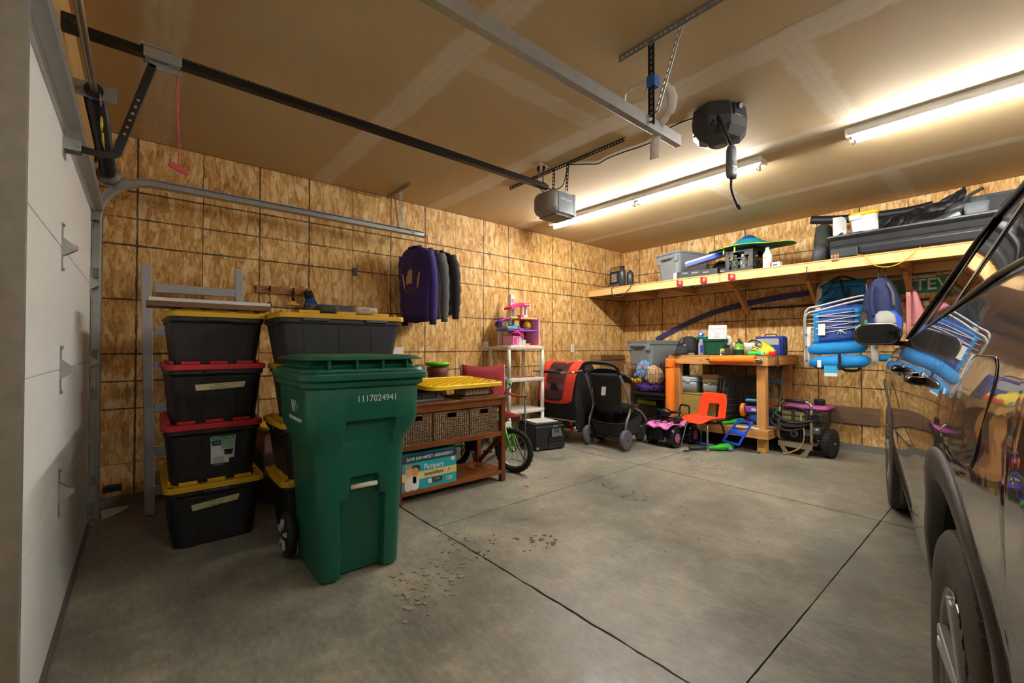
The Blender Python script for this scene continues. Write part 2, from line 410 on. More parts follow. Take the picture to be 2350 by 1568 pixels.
# ================================================================ CEILING FIXTURES, LIGHTS
WHITE_ENAMEL = mat('#e9e8e2', .35, key='enamel')
def light_material():
    t = NT('tube'); t.base((.9, .9, .9)); t.put(t.p, 'Emission Color', (1.0, .985, .945, 1)); t.put(t.p, 'Emission Strength', TUBE)
    return t.m
TUBEM = light_material()
def fixture(x0, x1, y, label, n=2):
    t = thing('fluorescent_light', label, 'light', (x0, y, H), group='fluorescent strip lights on the ceiling')
    L = x1-x0
    g = G(); P = [(-.068, 0), (-.068, -.030), (-.060, -.050), (.060, -.050), (.068, -.030), (.068, 0)]
    M = frame((0, 0, 0), (0, 1, 0), (0, 0, 1), (1, 0, 0))
    g.prism(P, .0, L, M); g.obj('housing', WHITE_ENAMEL, t, bevel=.002)
    for e in (0, L):
        g = G(); g.bx(e-.006, e+.006, -.071, .071, -.054, 0); g.obj('end_cap', WHITE_ENAMEL, t, bevel=.002)
    seg = L/n
    for k in range(n):
        a, b = k*seg+.035, (k+1)*seg-.035
        g = G(); g.cyl((a, 0, -.078), (b, 0, -.078), .0175, n=16); g.obj('tube', TUBEM, t)
        for e, s in ((a, -1), (b, 1)):
            g = G(); g.bx(e+(-.014 if s < 0 else 0), e+(0 if s < 0 else .014), -.018, .018, -.100, -.046); g.obj('socket', mat('#d8d8d4', .4), t, bevel=.003)
            g = G(); g.cyl((e, 0, -.078), (e-s*.014, 0, -.078), .0182, n=14); g.obj('tube_cap', mat('#b9bcbd', .3, .9), t)
    return t
fixture(.50, 2.935, 4.19, 'white fluorescent strip light nearer the left wall, both tubes in view')
fixture(3.51, 5.95, 4.19, 'white fluorescent strip light nearer the car, cut by the photo edge')
fixture(5.2, 6.45, 1.45, 'short unseen fluorescent strip light added as fill behind the camera over the second bay', 1)  # assumed fixture, out of view, added to lift the dark foreground
# ================================================================ OVERHEAD DOOR, TRACKS, OPENER
GALV = mat('#aeb2b2', .33, .72, var=.18, scale=22, key='galv')
GALVD = mat('#8b8e8d', .45, .55, var=.25, scale=25, key='galvd')
STEELD = mat('#2a2826', .4, .6, var=.2, scale=30, key='steeld')
DOORW = mat('#e6e6e1', .55, var=.04, scale=5, bump=.06, bscale=90, key='doorw')
def perf(g, p0, p1, wv, w=.03, th=.0022, step=.028, hole=.013):
    """perforated flat strip from p0 to p1, width direction wv"""
    p0, p1 = Vector(p0), Vector(p1); d = p1-p0; L = d.length; d.normalize(); wv = Vector(wv).normalized(); nrm = d.cross(wv)
    M = Matrix(((d.x, wv.x, nrm.x, p0.x), (d.y, wv.y, nrm.y, p0.y), (d.z, wv.z, nrm.z, p0.z), (0, 0, 0, 1)))
    a = (w-hole)/2
    g.bx(0, L, 0, a, -th/2, th/2, M); g.bx(0, L, w-a, w, -th/2, th/2, M)
    n = max(1, int(L/step)); s = L/n
    for k in range(n): g.bx(k*s+(hole/2 if k else 0)*1-.0, k*s+s-hole if k else s-hole/2-hole/2, a, w-a, -th/2, th/2, M)
    return g
def angle(g, p0, p1, w1, w2, w=.032): perf(g, p0, p1, w1, w); perf(g, p0, p1, w2, w); return g

d1 = bpy.data.objects.new('door_1', None); COL.objects.link(d1); d1['kind'] = 'structure'; d1['label'] = 'closed white overhead garage door of flush sections'
DX0, DX1 = .365, 3.115
zs = [.022, .562, 1.068, 1.578, 2.13]
for a, b in zip(zs[:-1], zs[1:]):
    G().bx(DX0, DX1, -.045, 0, a+.0015, b-.0015).obj('panel', DOORW, d1, bevel=.003)
g = G(); g.bx(DX0, DX1, -.05, .010, .004, .026); g.bx(DX0, DX1, .006, .016, .0, .010); g.obj('bottom_seal', mat('#69655c', .8), d1, bevel=.003)
g = G(); M = frame((DX0, 0, 2.05), (0, 1, 0), (0, 0, 1), (1, 0, 0))
g.prism([(0, 0), (.012, 0), (.02, .012), (.058, .016), (.058, .066), (.02, .070), (.012, .082), (0, .082), (0, .079), (.010, .079), (.017, .067), (.055, .063), (.055, .019), (.017, .015), (.010, .003), (0, .003)], 0, DX1-DX0, M)
g.obj('strut', GALV, d1)
def hinge(x, z, edge=False):
    t = bpy.data.objects.new('hinge', None)
    g = G()
    g.bx(x-.016, x+.016, 0, .003, z-.10, z+.10)
    M = frame((x-.014, 0, z), (0, 1, 0), (0, 0, 1), (1, 0, 0))
    P = [(0, -.04), (.03, -.02), (.048, -.006), (.048, .008), (.03, .016), (0, .046)]
    g.prism(P, 0, .003, M); g.prism(P, .025, .028, M)
    g.cyl((x-.018, .034, z), (x+.018, .034, z), .008, n=10)
    for dz in (-.092, .092): g.cyl((x, .003, z+dz), (x, .010, z+dz), .007, n=6)
    o = g.obj('hinge', GALV, d1)
    return o
for z in zs[1:4]:
    hinge(1.74, z)
    h = hinge(.395, z)
for z in (.10, 2.03): 
    g = G(); g.bx(.372, .41, 0, .004, z-.05, z+.05); g.bx(.33, .375, .018, .026, z-.006, z+.006); g.bx(.37, .374, 0, .04, z-.03, z+.03); g.obj('roller_bracket', GALVD, d1)
for z in zs[1:4]:
    g = G(); g.cyl((.325, .028, z), (.41, .034, z), .0055, n=8); g.cyl((.318, .026, z), (.33, .026, z), .022, n=14); g.obj('roller', mat('#c9c7bf', .5), d1)
# opener bracket on the door
g = G(); g.bx(1.69, 1.77, 0, .004, 1.955, 2.04); g.bx(1.695, 1.70, 0, .055, 1.985, 2.03); g.bx(1.76, 1.765, 0, .055, 1.985, 2.03); g.cyl((1.685, .045, 2.005), (1.775, .045, 2.005), .006, n=8)
g.obj('arm_bracket', GALV, d1, bevel=.001)
# second door behind the viewer's right
d2 = bpy.data.objects.new('door_2', None); COL.objects.link(d2); d2['kind'] = 'structure'; d2['label'] = 'second white overhead garage door behind the car'
for a, b in zip(zs[:-1], zs[1:]): G().bx(3.88, 6.72, -.045, 0, a+.0015, b-.0015).obj('panel', DOORW, d2, bevel=.003)
G().bx(3.88, 6.72, -.05, .012, .004, .028).obj('bottom_seal', mat('#4d4a44', .8), d2)

# ---- roller tracks
def track(x, ix, label, y_end, full=True):
    """ix: +1 when the channel opens towards +x (left-hand track)"""
    t = thing('door_track', label, 'track', (x, 0, 0), group='garage door roller tracks')
    P = [(-.006, .004), (-.006, .050), (.022, .050), (.030, .044), (.030, .040), (.022, .046), (-.002, .046), (-.002, .008), (.020, .008), (.020, .004)]
    # profile: (side, outward) ; path goes up then curves to +y
    def ring(c, nrm, k=1.0): return [(ix*a*1.25, c[0]+nrm[0]*(b-.027)*k, c[1]+nrm[1]*(b-.027)*k) for a, b in P]
    R = .30
    path = [((.027, .03), (1, 0)), ((.027, 2.02), (1, 0))]
    g = G(); g.loft([ring(*p) for p in path], smooth=False); g.obj('vertical_track', GALV, t)
    arc = [((.027+R-R*math.cos(a), 2.02+R*math.sin(a)), (math.cos(a), -math.sin(a))) for a in [PI/2*k/14 for k in range(15)]]
    g = G(); g.loft([ring(*p, 1+.3*i/14) for i, p in enumerate(arc)]+[ring((y_end, 2.32), (0, -1), 1.3)], smooth=False)
    g.obj('horizontal_track', GALV, t)
    # angle backing the vertical track, with slots
    g = G(); g.bx(-ix*.034, -ix*.030, -.012, .055, .02, 2.06) if ix > 0 else g.bx(.030, .034, -.012, .055, .02, 2.06)
    g.obj('track_angle', GALVD, t)
    for z in (.25, .82, 1.08, 1.62): G().bx(-.018, .006, .012, .042, z, z+.07).obj('splice_plate', GALVD, t, bevel=.002)
    for z in (1.785, 1.835): G().bx(*( (-.0075, -.006) if ix > 0 else (.006, .0075)), .020, .036, z, z+.012).obj('slot', mat('#e8e6dd', .5), t)
    for y in (.45, .62, 1.0, 1.6, 2.2):
        G().cyl((ix*.0, y, 2.32), (ix*.004, y, 2.32), .007, n=8).obj('bolt', GALV, t) if y < y_end-.05 else None
    return t
tl = track(.33, 1, 'galvanised door track along the left wall with shirts hung on its end', 2.475)
tr = track(3.09, -1, 'galvanised door track in mid-air nearest the camera', 2.515); tr.location.y = .03
g = G(); perf(g, (-.13, .02, 2.33), (-.13, .40, 2.33), (0, 0, 1), .034); g.bx(-.30, .0, .01, .014, 2.31, 2.40); g.obj('header_brace', GALVD, tl)
g = G(); g.bx(-.02, .02, -.01, .10, 2.30, 2.385); g.obj('flag_bracket', GALV, tl)
# hangers carrying the track ends
th = thing('track_hanger', 'perforated steel hanger under the ceiling by the left wall', 'bracket', (0, 0, 0), group='perforated track hangers')
g = G(); angle(g, (.04, 2.20, H-.001), (.53, 2.20, H-.001), (0, 1, 0), (0, 0, -1)); g.obj('ceiling_angle', GALVD, th)
g = G(); perf(g, (.205, 2.19, H-.03), (.312, 2.19, 2.335), (1, 0, 0)); g.obj('hanger_strap', GALVD, th)
g = G(); perf(g, (.31, 2.205, H-.03), (.322, 2.205, 2.335), (0, 1, 0)); g.obj('hanger_strap', GALV, th)
th = thing('track_hanger', 'perforated steel hanger with blue tape near the black ceiling unit', 'bracket', (0, 0, 0), group='perforated track hangers')
g = G(); angle(g, (2.92, 2.215, H-.001), (4.3, 2.215, H-.001), (0, 1, 0), (0, 0, -1), .036); g.obj('ceiling_angle', GALVD, th)
g = G(); angle(g, (3.085, 2.235, H-.005), (3.085, 2.235, 2.30), (1, 0, 0), (0, 1, 0), .036); g.obj('hanger_strap', STEELD, th)
g = G(); perf(g, (3.265, 2.222, H-.02), (3.105, 2.25, 2.345), (.9, 0, .45), .032); g.obj('diagonal_strap', GALV, th)
TAPE = mat('#1c5fae', .5); PAPERW = mat('#e6e2da', .7)
def ribbon(name, pts, w, m, label, wv=(1, 0, 0), parent=None):
    g = G(); P = smoothpts(pts, 5); wv = Vector(wv).normalized()
    A = []; n = len(P)
    for i, p in enumerate(P):
        q = w*(1-.08*math.sin(i*1.7)); A.append([p-wv*q/2, p+wv*q/2+Vector((0, 0, .006*math.sin(i*2.1)))])
    g.grid(lambda u, v: A[int(round(u*(n-1)))][int(round(v))], n-1, 1)
    return g.obj(name, m, parent, solid=.0008)
g = G(); g.bx(3.078, 3.126, 2.228, 2.278, 2.50, 2.56); tp = g.obj('blue_tape', TAPE, th, bevel=.004)
ribbon('tape_tail', [(3.10, 2.29, 2.55), (3.075, 2.27, 2.535), (3.05, 2.27, 2.52), (3.035, 2.28, 2.49)], .022, TAPE, None, (0, .3, 1), th)
ribbon('paper_strip', [(3.11, 2.29, 2.56), (3.05, 2.26, 2.565), (3.01, 2.24, 2.54), (2.965, 2.22, 2.53), (2.955, 2.22, 2.48)], .03, PAPERW, None, (0, .5, 1), th)
ribbon('paper_strip', [(3.13, 2.30, 2.53), (3.16, 2.33, 2.48), (3.15, 2.34, 2.40), (3.09, 2.34, 2.34), (3.06, 2.34, 2.26), (3.055, 2.34, 2.17)], .05, PAPERW, None, (1, .4, 0), th)

# ---- torsion spring over the door
ts = thing('torsion_spring', 'dark torsion spring and shaft over the overhead door', 'spring', (0, .085, 2.30))
G().cyl((.30, 0, 0), (3.2, 0, 0), .0127, n=12).obj('shaft', mat('#8b7a66', .4, .7), ts)
g = G(); pts = []
turns = 105
for k in range(turns*8+1):
    a = k/8*2*PI; pts.append((.52+1.10*k/(turns*8), .036*math.cos(a), .036*math.sin(a)))
g.tube(pts, .0054, 5); g.obj('spring_coil', mat('#2b2724', .45, .5, var=.2), ts)
for x in (.50, 1.635): G().cyl((x-.04, 0, 0), (x+.04, 0, 0), .033, n=16).obj('spring_cone', BLACK, ts)
g = G(); g.lathe([(.05, 0), (.062, .006), (.055, .012), (.052, .05), (.062, .056), (.058, .062), (.02, .062)], 20, (.385, 0, 0), RY(PI/2)); g.obj('cable_drum', mat('#77736d', .5, .6), ts)
g = G(); g.bx(1.66, 1.664, -.085, .075, -.035, .035); g.bx(1.62, 1.70, -.088, -.083, -.05, .07); g.bx(1.63, 1.70, .02, .024, -.05, -.02); g.obj('spring_bracket', GALVD, ts, bevel=.004)
ribbon('warning_tag', [(1.46, .02, -.03), (1.41, .01, -.075), (1.34, .02, -.11)], .10, mat('#d6b84e', .6), None, (1, 0, .5), ts)

# ---- opener
op = thing('garage_door_opener', 'black rail and grey motor unit of the garage door opener', 'door opener', (1.73, 0, 0))
g = G(); M = frame((0, -.01, 0), (1, 0, 0), (0, 0, 1), (0, -1, 0))
RAIL = mat('#191817', .35, .3, key='rail')
g.bx(-.017, .017, 0, 2.86, 2.498, 2.532); g.bx(-.024, .024, 0, 2.86, 2.494, 2.500); g.obj('rail', RAIL, op, bevel=.002)
g = G()
for k in range(290): g.bx(-.011, -.004, .06+k*.0096, .06+k*.0096+.0062, 2.535, 2.542)
for k in range(270): g.bx(.004, .011, .25+k*.0096, .25+k*.0096+.0062, 2.535, 2.542)
o = g.obj('chain', STEELD, op); o['kind'] = 'stuff'
g = G(); g.bx(-.025, .025, -.02, .06, 2.495, 2.56); g.cyl((-.03, .02, 2.53), (.03, .02, 2.53), .014, n=12); g.obj('header_bracket', BLACK, op, bevel=.003)
g = G(); g.bx(-.034, .034, .255, .385, 2.488, 2.500); g.bx(-.036, -.031, .25, .39, 2.482, 2.53); g.bx(.031, .036, .25, .39, 2.482, 2.53); g.bx(-.006, .006, .27, .345, 2.452, 2.49); g.bx(-.004, .004, .33, .39, 2.455, 2.475); g.bx(-.02, .02, .24, .36, 2.54, 2.555)
g.obj('trolley', GALV, op, bevel=.003)
g = G(); g.beam((0, .285, 2.47), (0, .165, 2.02), .012, .034, (0, 1, .2)); 
o = g.obj('arm_bar', BLACK, op, bevel=.003)
for k in range(6):
    q = .42+.075*k; G().cyl((.0055, .285-.12*q, 2.47-.45*q), (.0075, .285-.12*q, 2.47-.45*q), .006, n=8).obj('arm_bolt', mat('#b99b6a', .4, .5), op)
g = G(); P = smoothpts([(0, .175, 2.055), (0, .165, 2.018), (0, .13, 2.003), (0, .09, 2.003), (0, .045, 2.006)], 4)
flatbar(g, P, .008, .030, (1, 0, 0))
g.obj('curved_arm', BLACK, op, bevel=.002)
hz = thing('release_cord', 'red emergency release cord with pull handle on the opener', 'cord', (1.73, .375, 2.455))
CORD = mat('#c8605c', .8, var=.25, scale=90)
g = G(); g.tube([(.003, 0, 0), (.004, -.004, -.10), (.001, .004, -.22), (.004, .01, -.33)], .003, 6); g.tube([(-.004, 0, 0), (-.003, .005, -.12), (-.004, -.002, -.24), (.002, .01, -.33), (.004, .008, -.36), (0, .008, -.46)], .003, 6); g.ball((.003, .009, -.335), .008, 8, 6); g.obj('cord', CORD, hz)
g = G(); g.box((0, .008, -.445), (.016, .085, .024), Euler((-.35, 0, 0)).to_matrix()); g.obj('pull_handle', mat('#cf4f57', .45), hz, bevel=.006)
# motor unit
GREYP = mat('#8f8b83', .45, key='greyp')
g = G(); rings = []
for y, w, hh, dz in ((2.765, .10, .09, -.02), (2.785, .17, .15, -.01), (2.82, .215, .185, 0), (2.87, .225, .20, 0), (3.08, .225, .20, 0)):
    r = rr(w, hh, .035, 0, 4); rings.append([(p[0], y, 2.375+dz+p[1]) for p in r])
g.loft(rings); g.obj('motor_housing', GREYP, op)
g = G(); g.bx(.1135, .116, 2.875, 3.055, 2.29, 2.46); face = g.obj('light_lens', mat('#6f7f88', .25, var=.05), op, bevel=.001)
g = G(); g.bx(.10, .117, 3.055, 3.085, 2.28, 2.47); g.obj('end_trim', mat('#3a3d40', .4), op, bevel=.003)
g = G(); g.bx(-.10, .10, 2.86, 3.07, 2.268, 2.276); g.obj('under_panel', mat('#6d675d', .5), op)
for k in range(7): G().bx(.1125, .1140, 2.80+k*.0085, 2.804+k*.0085, 2.31-.004*k, 2.335-.002*k).obj('vent_slot', mat('#3b3833', .6), op)
text('maker_lettering', 'LiftMaster', .034, frame((.1165, 2.965, 2.405), (0, 1, 0), (0, 0, 1), (1, 0, 0)), mat('#d9dde0', .5), op)
oh = thing('opener_hanger', 'perforated steel angle carrying the opener motor', 'bracket', (0, 0, 0))
g = G(); angle(g, (1.06, 3.01, H-.001), (2.40, 3.01, H-.001), (0, 1, 0), (0, 0, -1), .03); g.obj('ceiling_angle', STEELD, oh)
for x in (1.66, 1.82): 
    g = G(); perf(g, (x, 3.0, H-.02), (x, 2.985, 2.475), (1, 0, 0), .028); g.obj('hanger_strap', STEELD, oh)
g = G(); perf(g, (1.66, 2.95, 2.478), (1.86, 2.95, 2.478), (0, 1, 0), .04); g.obj('mount_plate', GALV, oh)
ob = thing('ceiling_outlet', 'small electrical outlet in the ceiling above the opener', 'outlet', (1.62, 2.90, H))
G().bx(-.04, .04, -.06, .06, -.006, 0).obj('cover_plate', mat('#d8cfc0', .5), ob, bevel=.002)
for k, dx in enumerate((-.018, .02)): G().cyl((dx, .03*k-.02, -.006), (dx, .03*k-.02, -.045), .014, n=10).obj('plug', BLACK, ob)
WIRE = mat('#141414', .5, key='wire')
def wire(name, pts, r, label, m=WIRE, cat='cord', n=6, sm=8):
    g = G(); g.tube(smoothpts(pts, sm), r, n); return tag(g.obj(name, m), label, cat)
wire('power_cord', [(1.602, 2.88, 2.70), (1.60, 2.87, 2.62), (1.64, 2.88, 2.52), (1.70, 2.92, 2.48)], .004, 'thin black cord dropping from ceiling outlet to opener motor')
wire('power_cord', [(1.64, 2.91, 2.70), (1.64, 2.90, 2.60), (1.69, 2.95, 2.53), (1.77, 3.0, 2.55), (1.80, 3.02, 2.66), (1.80, 3.06, 2.74)], .005, 'looped black cord beside the opener hanger strap')
wire('power_cord', [(1.81, 3.05, 2.736), (1.92, 3.16, 2.735), (1.98, 3.22, 2.735), (2.10, 3.20, 2.735), (2.25, 3.20, 2.735), (2.40, 3.22, 2.735), (2.52, 3.21, 2.735), (2.68, 3.13, 2.735), (2.84, 3.12, 2.735), (2.93, 3.10, 2.70)], .0055, 'black cord stapled along ceiling to the black ceiling unit')

# ---- black ceiling unit with corded handset
cu = thing('ceiling_inflator', 'black ceiling-mounted utility unit with hanging handset', 'ceiling unit', (3.02, 3.19, H), rz=-.25)
BLKP = mat('#34363a', .45, key='blkp')
g = G(); rings = []
def octo(rx, ry, z, k=.42): return [(rx*a, ry*b, z) for a, b in ((1, k), (k, 1), (-k, 1), (-1, k), (-1, -k), (-k, -1), (k, -1), (1, -k))]
for rx, ry, z in ((.125, .16, 0), (.14, .175, -.02), (.15, .185, -.10), (.147, .18, -.155), (.11, .14, -.205), (.06, .08, -.225)): rings.append(octo(rx, ry, z))
g.loft(rings, smooth=False); g.obj('housing', BLKP, cu, bevel=.012, seg=3)
g = G(); g.lathe([(.02, -.012), (.05, -.012), (.075, -.002), (.08, .01)], 20, (0, 0, -.222)); g.obj('lens', mat('#3a3c40', .2), cu)
for k, (x, y, rz) in enumerate(((.098, -.083, -.9), (-.04, -.135, .2), (.04, .135, .1))):
    for j in range(5):
        g = G(); g.box((0, 0, 0), (.006, .05, .012)); o = g.obj('vent_fin', mat('#4a4c50', .4), cu); o.location = (x+(-.028+.014*j)*math.cos(rz), y+(-.028+.014*j)*math.sin(rz), -.165); o.rotation_euler = (.5, .3, rz)
G().lathe([(.012, 0), (.018, .004), (.018, .01)], 14, (.075, -.155, -.145), RX(1.1)).obj('button', mat('#111113', .3), cu)
g = G(); g.bx(.12, .155, -.05, .03, -.10, -.02); g.cyl((.14, -.01, -.03), (.17, -.01, -.045), .02, n=12); g.obj('hose_port', mat('#3c3d40', .3, .3), cu, bevel=.004)
hs = thing('corded_handset', 'grey inflator handset on a cord below the black ceiling unit', 'handset', (3.165, 3.03, 2.21), rz=-.2); hs.scale = (1.5, 1.5, 1.0)
g = G(); g.tube(smoothpts([(-.12, .02, .48), (-.075, .0, .46), (-.04, -.01, .38), (-.02, 0, .28), (0, 0, .20)], 6), .007, 7); g.obj('hose', WIRE, hs)
g = G(); g.loft([rr(.022, .03, .008, .20), rr(.028, .042, .01, .17), rr(.030, .046, .01, .08), rr(.030, .05, .012, .02), rr(.024, .044, .01, 0)]); g.obj('body', mat('#6d7278', .45), hs)
G().bx(.014, .0165, -.012, .014, .075, .10).obj('screen', mat('#7f8c92', .2), hs)
for j in range(4): G().bx(.014, .0165, -.014, .016, .02+j*.012, .026+j*.012).obj('button', mat('#9aa0a4', .4), hs)
g = G(); g.tube(smoothpts([(0, 0, 0), (-.004, .004, -.06), (.004, .01, -.12), (.012, .02, -.17)], 5), .0055, 7); g.cyl((.012, .02, -.17), (.02, .025, -.195), .009, .006, 10); g.obj('air_hose', WIRE, hs)
# ================================================================ LEFT SIDE: TOTES, CART, CONSOLE
TOTEK = mat('#16171a', .42, var=.12, scale=12, key='totek')
TOTEG = mat('#2e3034', .48, var=.10, scale=12, key='toteg')
YEL = mat('#d2a415', .42, key='yel'); RED = mat('#b81d2c', .42, key='redlid')
MASK = mat('#c6bd94', .7, var=.12, scale=40, key='masktape'); INK = mat('#3a3a38', .6, key='ink'); WHT = mat('#e4e4e0', .5, key='wht')
def tote(label, loc, rz, lidm, bodym=TOTEK, L=.76, W=.50, HT=.372, group=None, latch=False):
    """storage tote; long axis is local x, origin at the floor centre"""
    t = thing('storage_tote', label, 'tote', loc, rz, group)
    hb = HT-.03
    prof = [(.80, .78, 0, .05), (.83, .815, .004, .06), (.90, .895, hb*.62, .06), (.925, .92, hb-.045, .055), (.925, .92, hb-.044, .055), (.965, .955, hb-.03, .05), (.965, .955, hb, .05)]
    g = G(); g.loft([rr(L*a, W*b, r, z, 5) for a, b, z, r in prof], smooth=False); g.obj('body', bodym, t, bevel=.006)
    # moulded ribs on the walls
    def rib(face, off):
        g = G()
        for sgn in (-1, 1):
            if face == 'y':
                A = [(off-.055, sgn*W*.458, hb-.05), (off+.055, sgn*W*.458, hb-.05), (off+.035, sgn*W*.412, hb*.10), (off-.035, sgn*W*.412, hb*.10)]
                n = (0, sgn*.0035, 0)
            else:
                A = [(sgn*L*.460, off-.05, hb-.05), (sgn*L*.460, off+.05, hb-.05), (sgn*L*.418, off+.03, hb*.12), (sgn*L*.418, off-.03, hb*.12)]
                n = (sgn*.0035, 0, 0)
            B = [tuple(a+b for a, b in zip(p, n)) for p in A]; C = [tuple(a-3*b for a, b in zip(p, n)) for p in A]
            gg = G(); gg.add(C+B, [(4, 5, 6, 7), (0, 1, 5, 4), (1, 2, 6, 5), (2, 3, 7, 6), (3, 0, 4, 7)]); gg.obj('rib', bodym, t, bevel=.003)
    for off in (-L*.26, 0, L*.26): rib('y', off)
    for off in (-W*.22, W*.22): rib('x', off)
    g = G()
    g.loft([rr(L*.97, W*.965, .05, hb-.006, 5), rr(L, W, .055, hb-.006, 5), rr(L, W, .055, hb+.022, 5), rr(L*.99, W*.985, .05, HT-.004, 5), rr(L*.86, W*.80, .045, HT-.004, 5), rr(L*.85, W*.79, .04, HT-.022, 5)], smooth=False)
    lid = g.obj('lid', lidm, t, bevel=.004)
    for sx in (-1, 1):
        for k in (-1, 0, 1): G().bx(*sorted((sx*L*.455, sx*L*.43)), k*W*.27-.045, k*W*.27+.045, HT-.006, HT+.014).obj('lid_lug', lidm, t, bevel=.004)
    for sy in (-1, 1):
        for k in (-1, 0, 1): G().bx(k*L*.28-.06, k*L*.28+.06, *sorted((sy*W*.455, sy*W*.415)), HT-.006, HT+.014).obj('lid_lug', lidm, t, bevel=.004)
    for sx in (-1, 1):
        for sy in (-1, 1): G().cyl((sx*L*.455, sy*W*.43, HT-.006), (sx*L*.455, sy*W*.43, HT-.0025), .011, n=12).obj('lid_hole', BLACK, t)
    for sx in (-1, 1): G().bx(*sorted((sx*L*.478, sx*L*.508)), -.07, .07, hb-.03, hb-.008).obj('handle', bodym, t, bevel=.005)
    if latch:
        for k in (-1, 1): G().bx(k*L*.24-.075, k*L*.24+.075, -W*.51, -W*.487, hb-.022, hb-.004).obj('latch', mat('#4b4e52', .45), t, bevel=.003)
    return t
S1 = 'totes stacked beside the garage door'
SX, SY = .865, .605
def face_x(t, L): return L/2
c1 = tote('black tote with yellow lid at the bottom of the stack by the garage door', (SX-.005, SY, 0), 0.0, YEL, group=S1)
c2 = tote('black tote with red lid and green shop label, second from floor', (SX, SY-.005, .350), -.02, RED, group=S1)
c3 = tote('black tote with red lid and masking tape, third from floor', (SX+.005, SY, .695), .015, RED, group=S1)
c4 = tote('black tote under the wood boards, top of the stack by the garage door', (SX-.01, SY+.005, 1.040), .01, YEL, mat('#222428', .5, key='totek2'), group=S1, HT=.335)
def slap(t, name, y0, y1, z0, z1, m, skew=.0, x0=.352, slope=.06, th=.0012):
    """flat sticker on the +x end wall (which leans outward going up)"""
    def px(z): return .304+.049*min(1, z/.30)+.0055
    g = G(); A = [(px(z0), y0, z0), (px(z0+skew), y1, z0+skew), (px(z1+skew), y1+.006, z1+skew), (px(z1), y0-.006, z1)]
    B = [(p[0]+th, p[1], p[2]) for p in A]
    g.add(A+B, [(0, 1, 2, 3), (7, 6, 5, 4), (0, 4, 5, 1), (1, 5, 6, 2), (2, 6, 7, 3), (3, 7, 4, 0)]); return g.obj(name, m, t)
def put_text(t, body, y, z, size, m, sx=1.0, name='lettering', off=.0072):
    x = .304+.049*min(1, z/.30)+off
    return text(name, body, size, frame((x, y, z), (0, 1, 0), (.16, 0, 1), (1, 0, -.16)), m, t, .0002, sx=sx)
slap(c1, 'tape_label', -.115, .11, .215, .252, MASK, .022); put_text(c1, 'Kids toys\nsmall stuff', 0, .243, .018, INK)
slap(c3, 'tape_label', -.11, .13, .215, .250, MASK, .010); put_text(c3, 'Adults\nsnow mittens', 0, .237, .016, INK)
sh = slap(c2, 'shop_label', -.015, .098, .075, .285, mat('#d7dbd8', .4, var=.05)); 
slap(c2, 'label_top', -.013, .096, .262, .284, mat('#2d8a4a', .4), th=.0018); put_text(c2, 'Greenmade', .042, .273, .019, WHT)
slap(c2, 'label_panel', -.013, .03, .228, .260, mat('#1f3b66', .4), th=.0018); put_text(c2, '27 GAL', .01, .244, .010, WHT)
slap(c2, 'label_panel', .035, .096, .205, .260, mat('#8fb79c', .4), th=.0018)
for k in range(9): slap(c2, 'barcode_bar', .052+k*.0045, .0545+k*.0045, .165, .200, INK, th=.002)
for k in range(4): slap(c2, 'print_line', -.005, .045, .150-k*.014, .155-k*.014, mat('#70757a', .5), th=.0018)
slap(c2, 'label_foot', -.013, .096, .095, .102, mat('#2d8a4a', .4), th=.0018)

S2 = 'totes stacked behind the green cart'
T2 = (1.275, 1.265)
e1 = tote('black tote with yellow lid, lowest behind the green cart', (*T2, 0), PI/2, YEL, group=S2)
e2 = tote('black tote with yellow lid and white print, second behind the green cart', (T2[0]+.005, T2[1]-.01, .345), PI/2+.02, YEL, group=S2)
e3 = tote('black tote with yellow lid, third behind the green cart', (T2[0], T2[1]+.01, .690), PI/2, YEL, group=S2)
e4 = tote('large grey tote with yellow lid topping the stack behind the green cart', (T2[0], T2[1]-.005, 1.030), PI/2-.01, YEL, TOTEG, L=.80, W=.53, HT=.345, group=S2, latch=True)
for k in (-1, 1):      # grip recesses on the camera face of the big tote
    g = G(); A = [(k*.19-.022, -.5, .02), (k*.19+.036, -.5, .02), (k*.19+.024, -.5, .165), (k*.19-.008, -.5, .165)]
    g = G(); yy = lambda z: -(.2065+.037*(z/.30))-.001
    P = [(x, yy(z)-.004, z) for x, _, z in A]; Q = [(x, yy(z)+.012, z) for x, _, z in A]
    g.add(P+Q, [(0, 1, 2, 3), (0, 4, 5, 1), (1, 5, 6, 2), (2, 6, 7, 3), (3, 7, 4, 0)]); g.obj('grip_panel', mat('#3a3d42', .35), e4, bevel=.004)
text('side_print', 'TOUGH TOTE\n27 GAL', .022, frame((.3395, 0, .15), (0, 0, 1), (0, -1, 0), (1, 0, 0)), mat('#b9bbbd', .5), e2)
# something yellow and a reddish box behind, seen between the stacks
t = thing('yellow_tote_lid', 'yellow tote lid leaning behind the two tote stacks', 'lid', (.42, 1.12, .52), 0.1)
g = G(); g.loft([rr(.50, .42, .05, 0), rr(.52, .44, .05, .02), rr(.5, .42, .05, .035)]); g.obj('lid', YEL, t, bevel=.003)
t.location = (.42, 1.13, .535)
tb = tag(G().bx(.14, .68, .95, 1.36, 0, .37).obj('cardboard_box', mat('#4a3a33', .7), bevel=.006), 'dark box on the floor behind the two tote stacks', 'box')
tb2 = tag(G().bx(.16, .66, .96, 1.32, .371, .535).obj('printed_box', mat('#a5726b', .6, var=.3, scale=30), bevel=.004), 'faded reddish box under the leaning yellow lid', 'box')

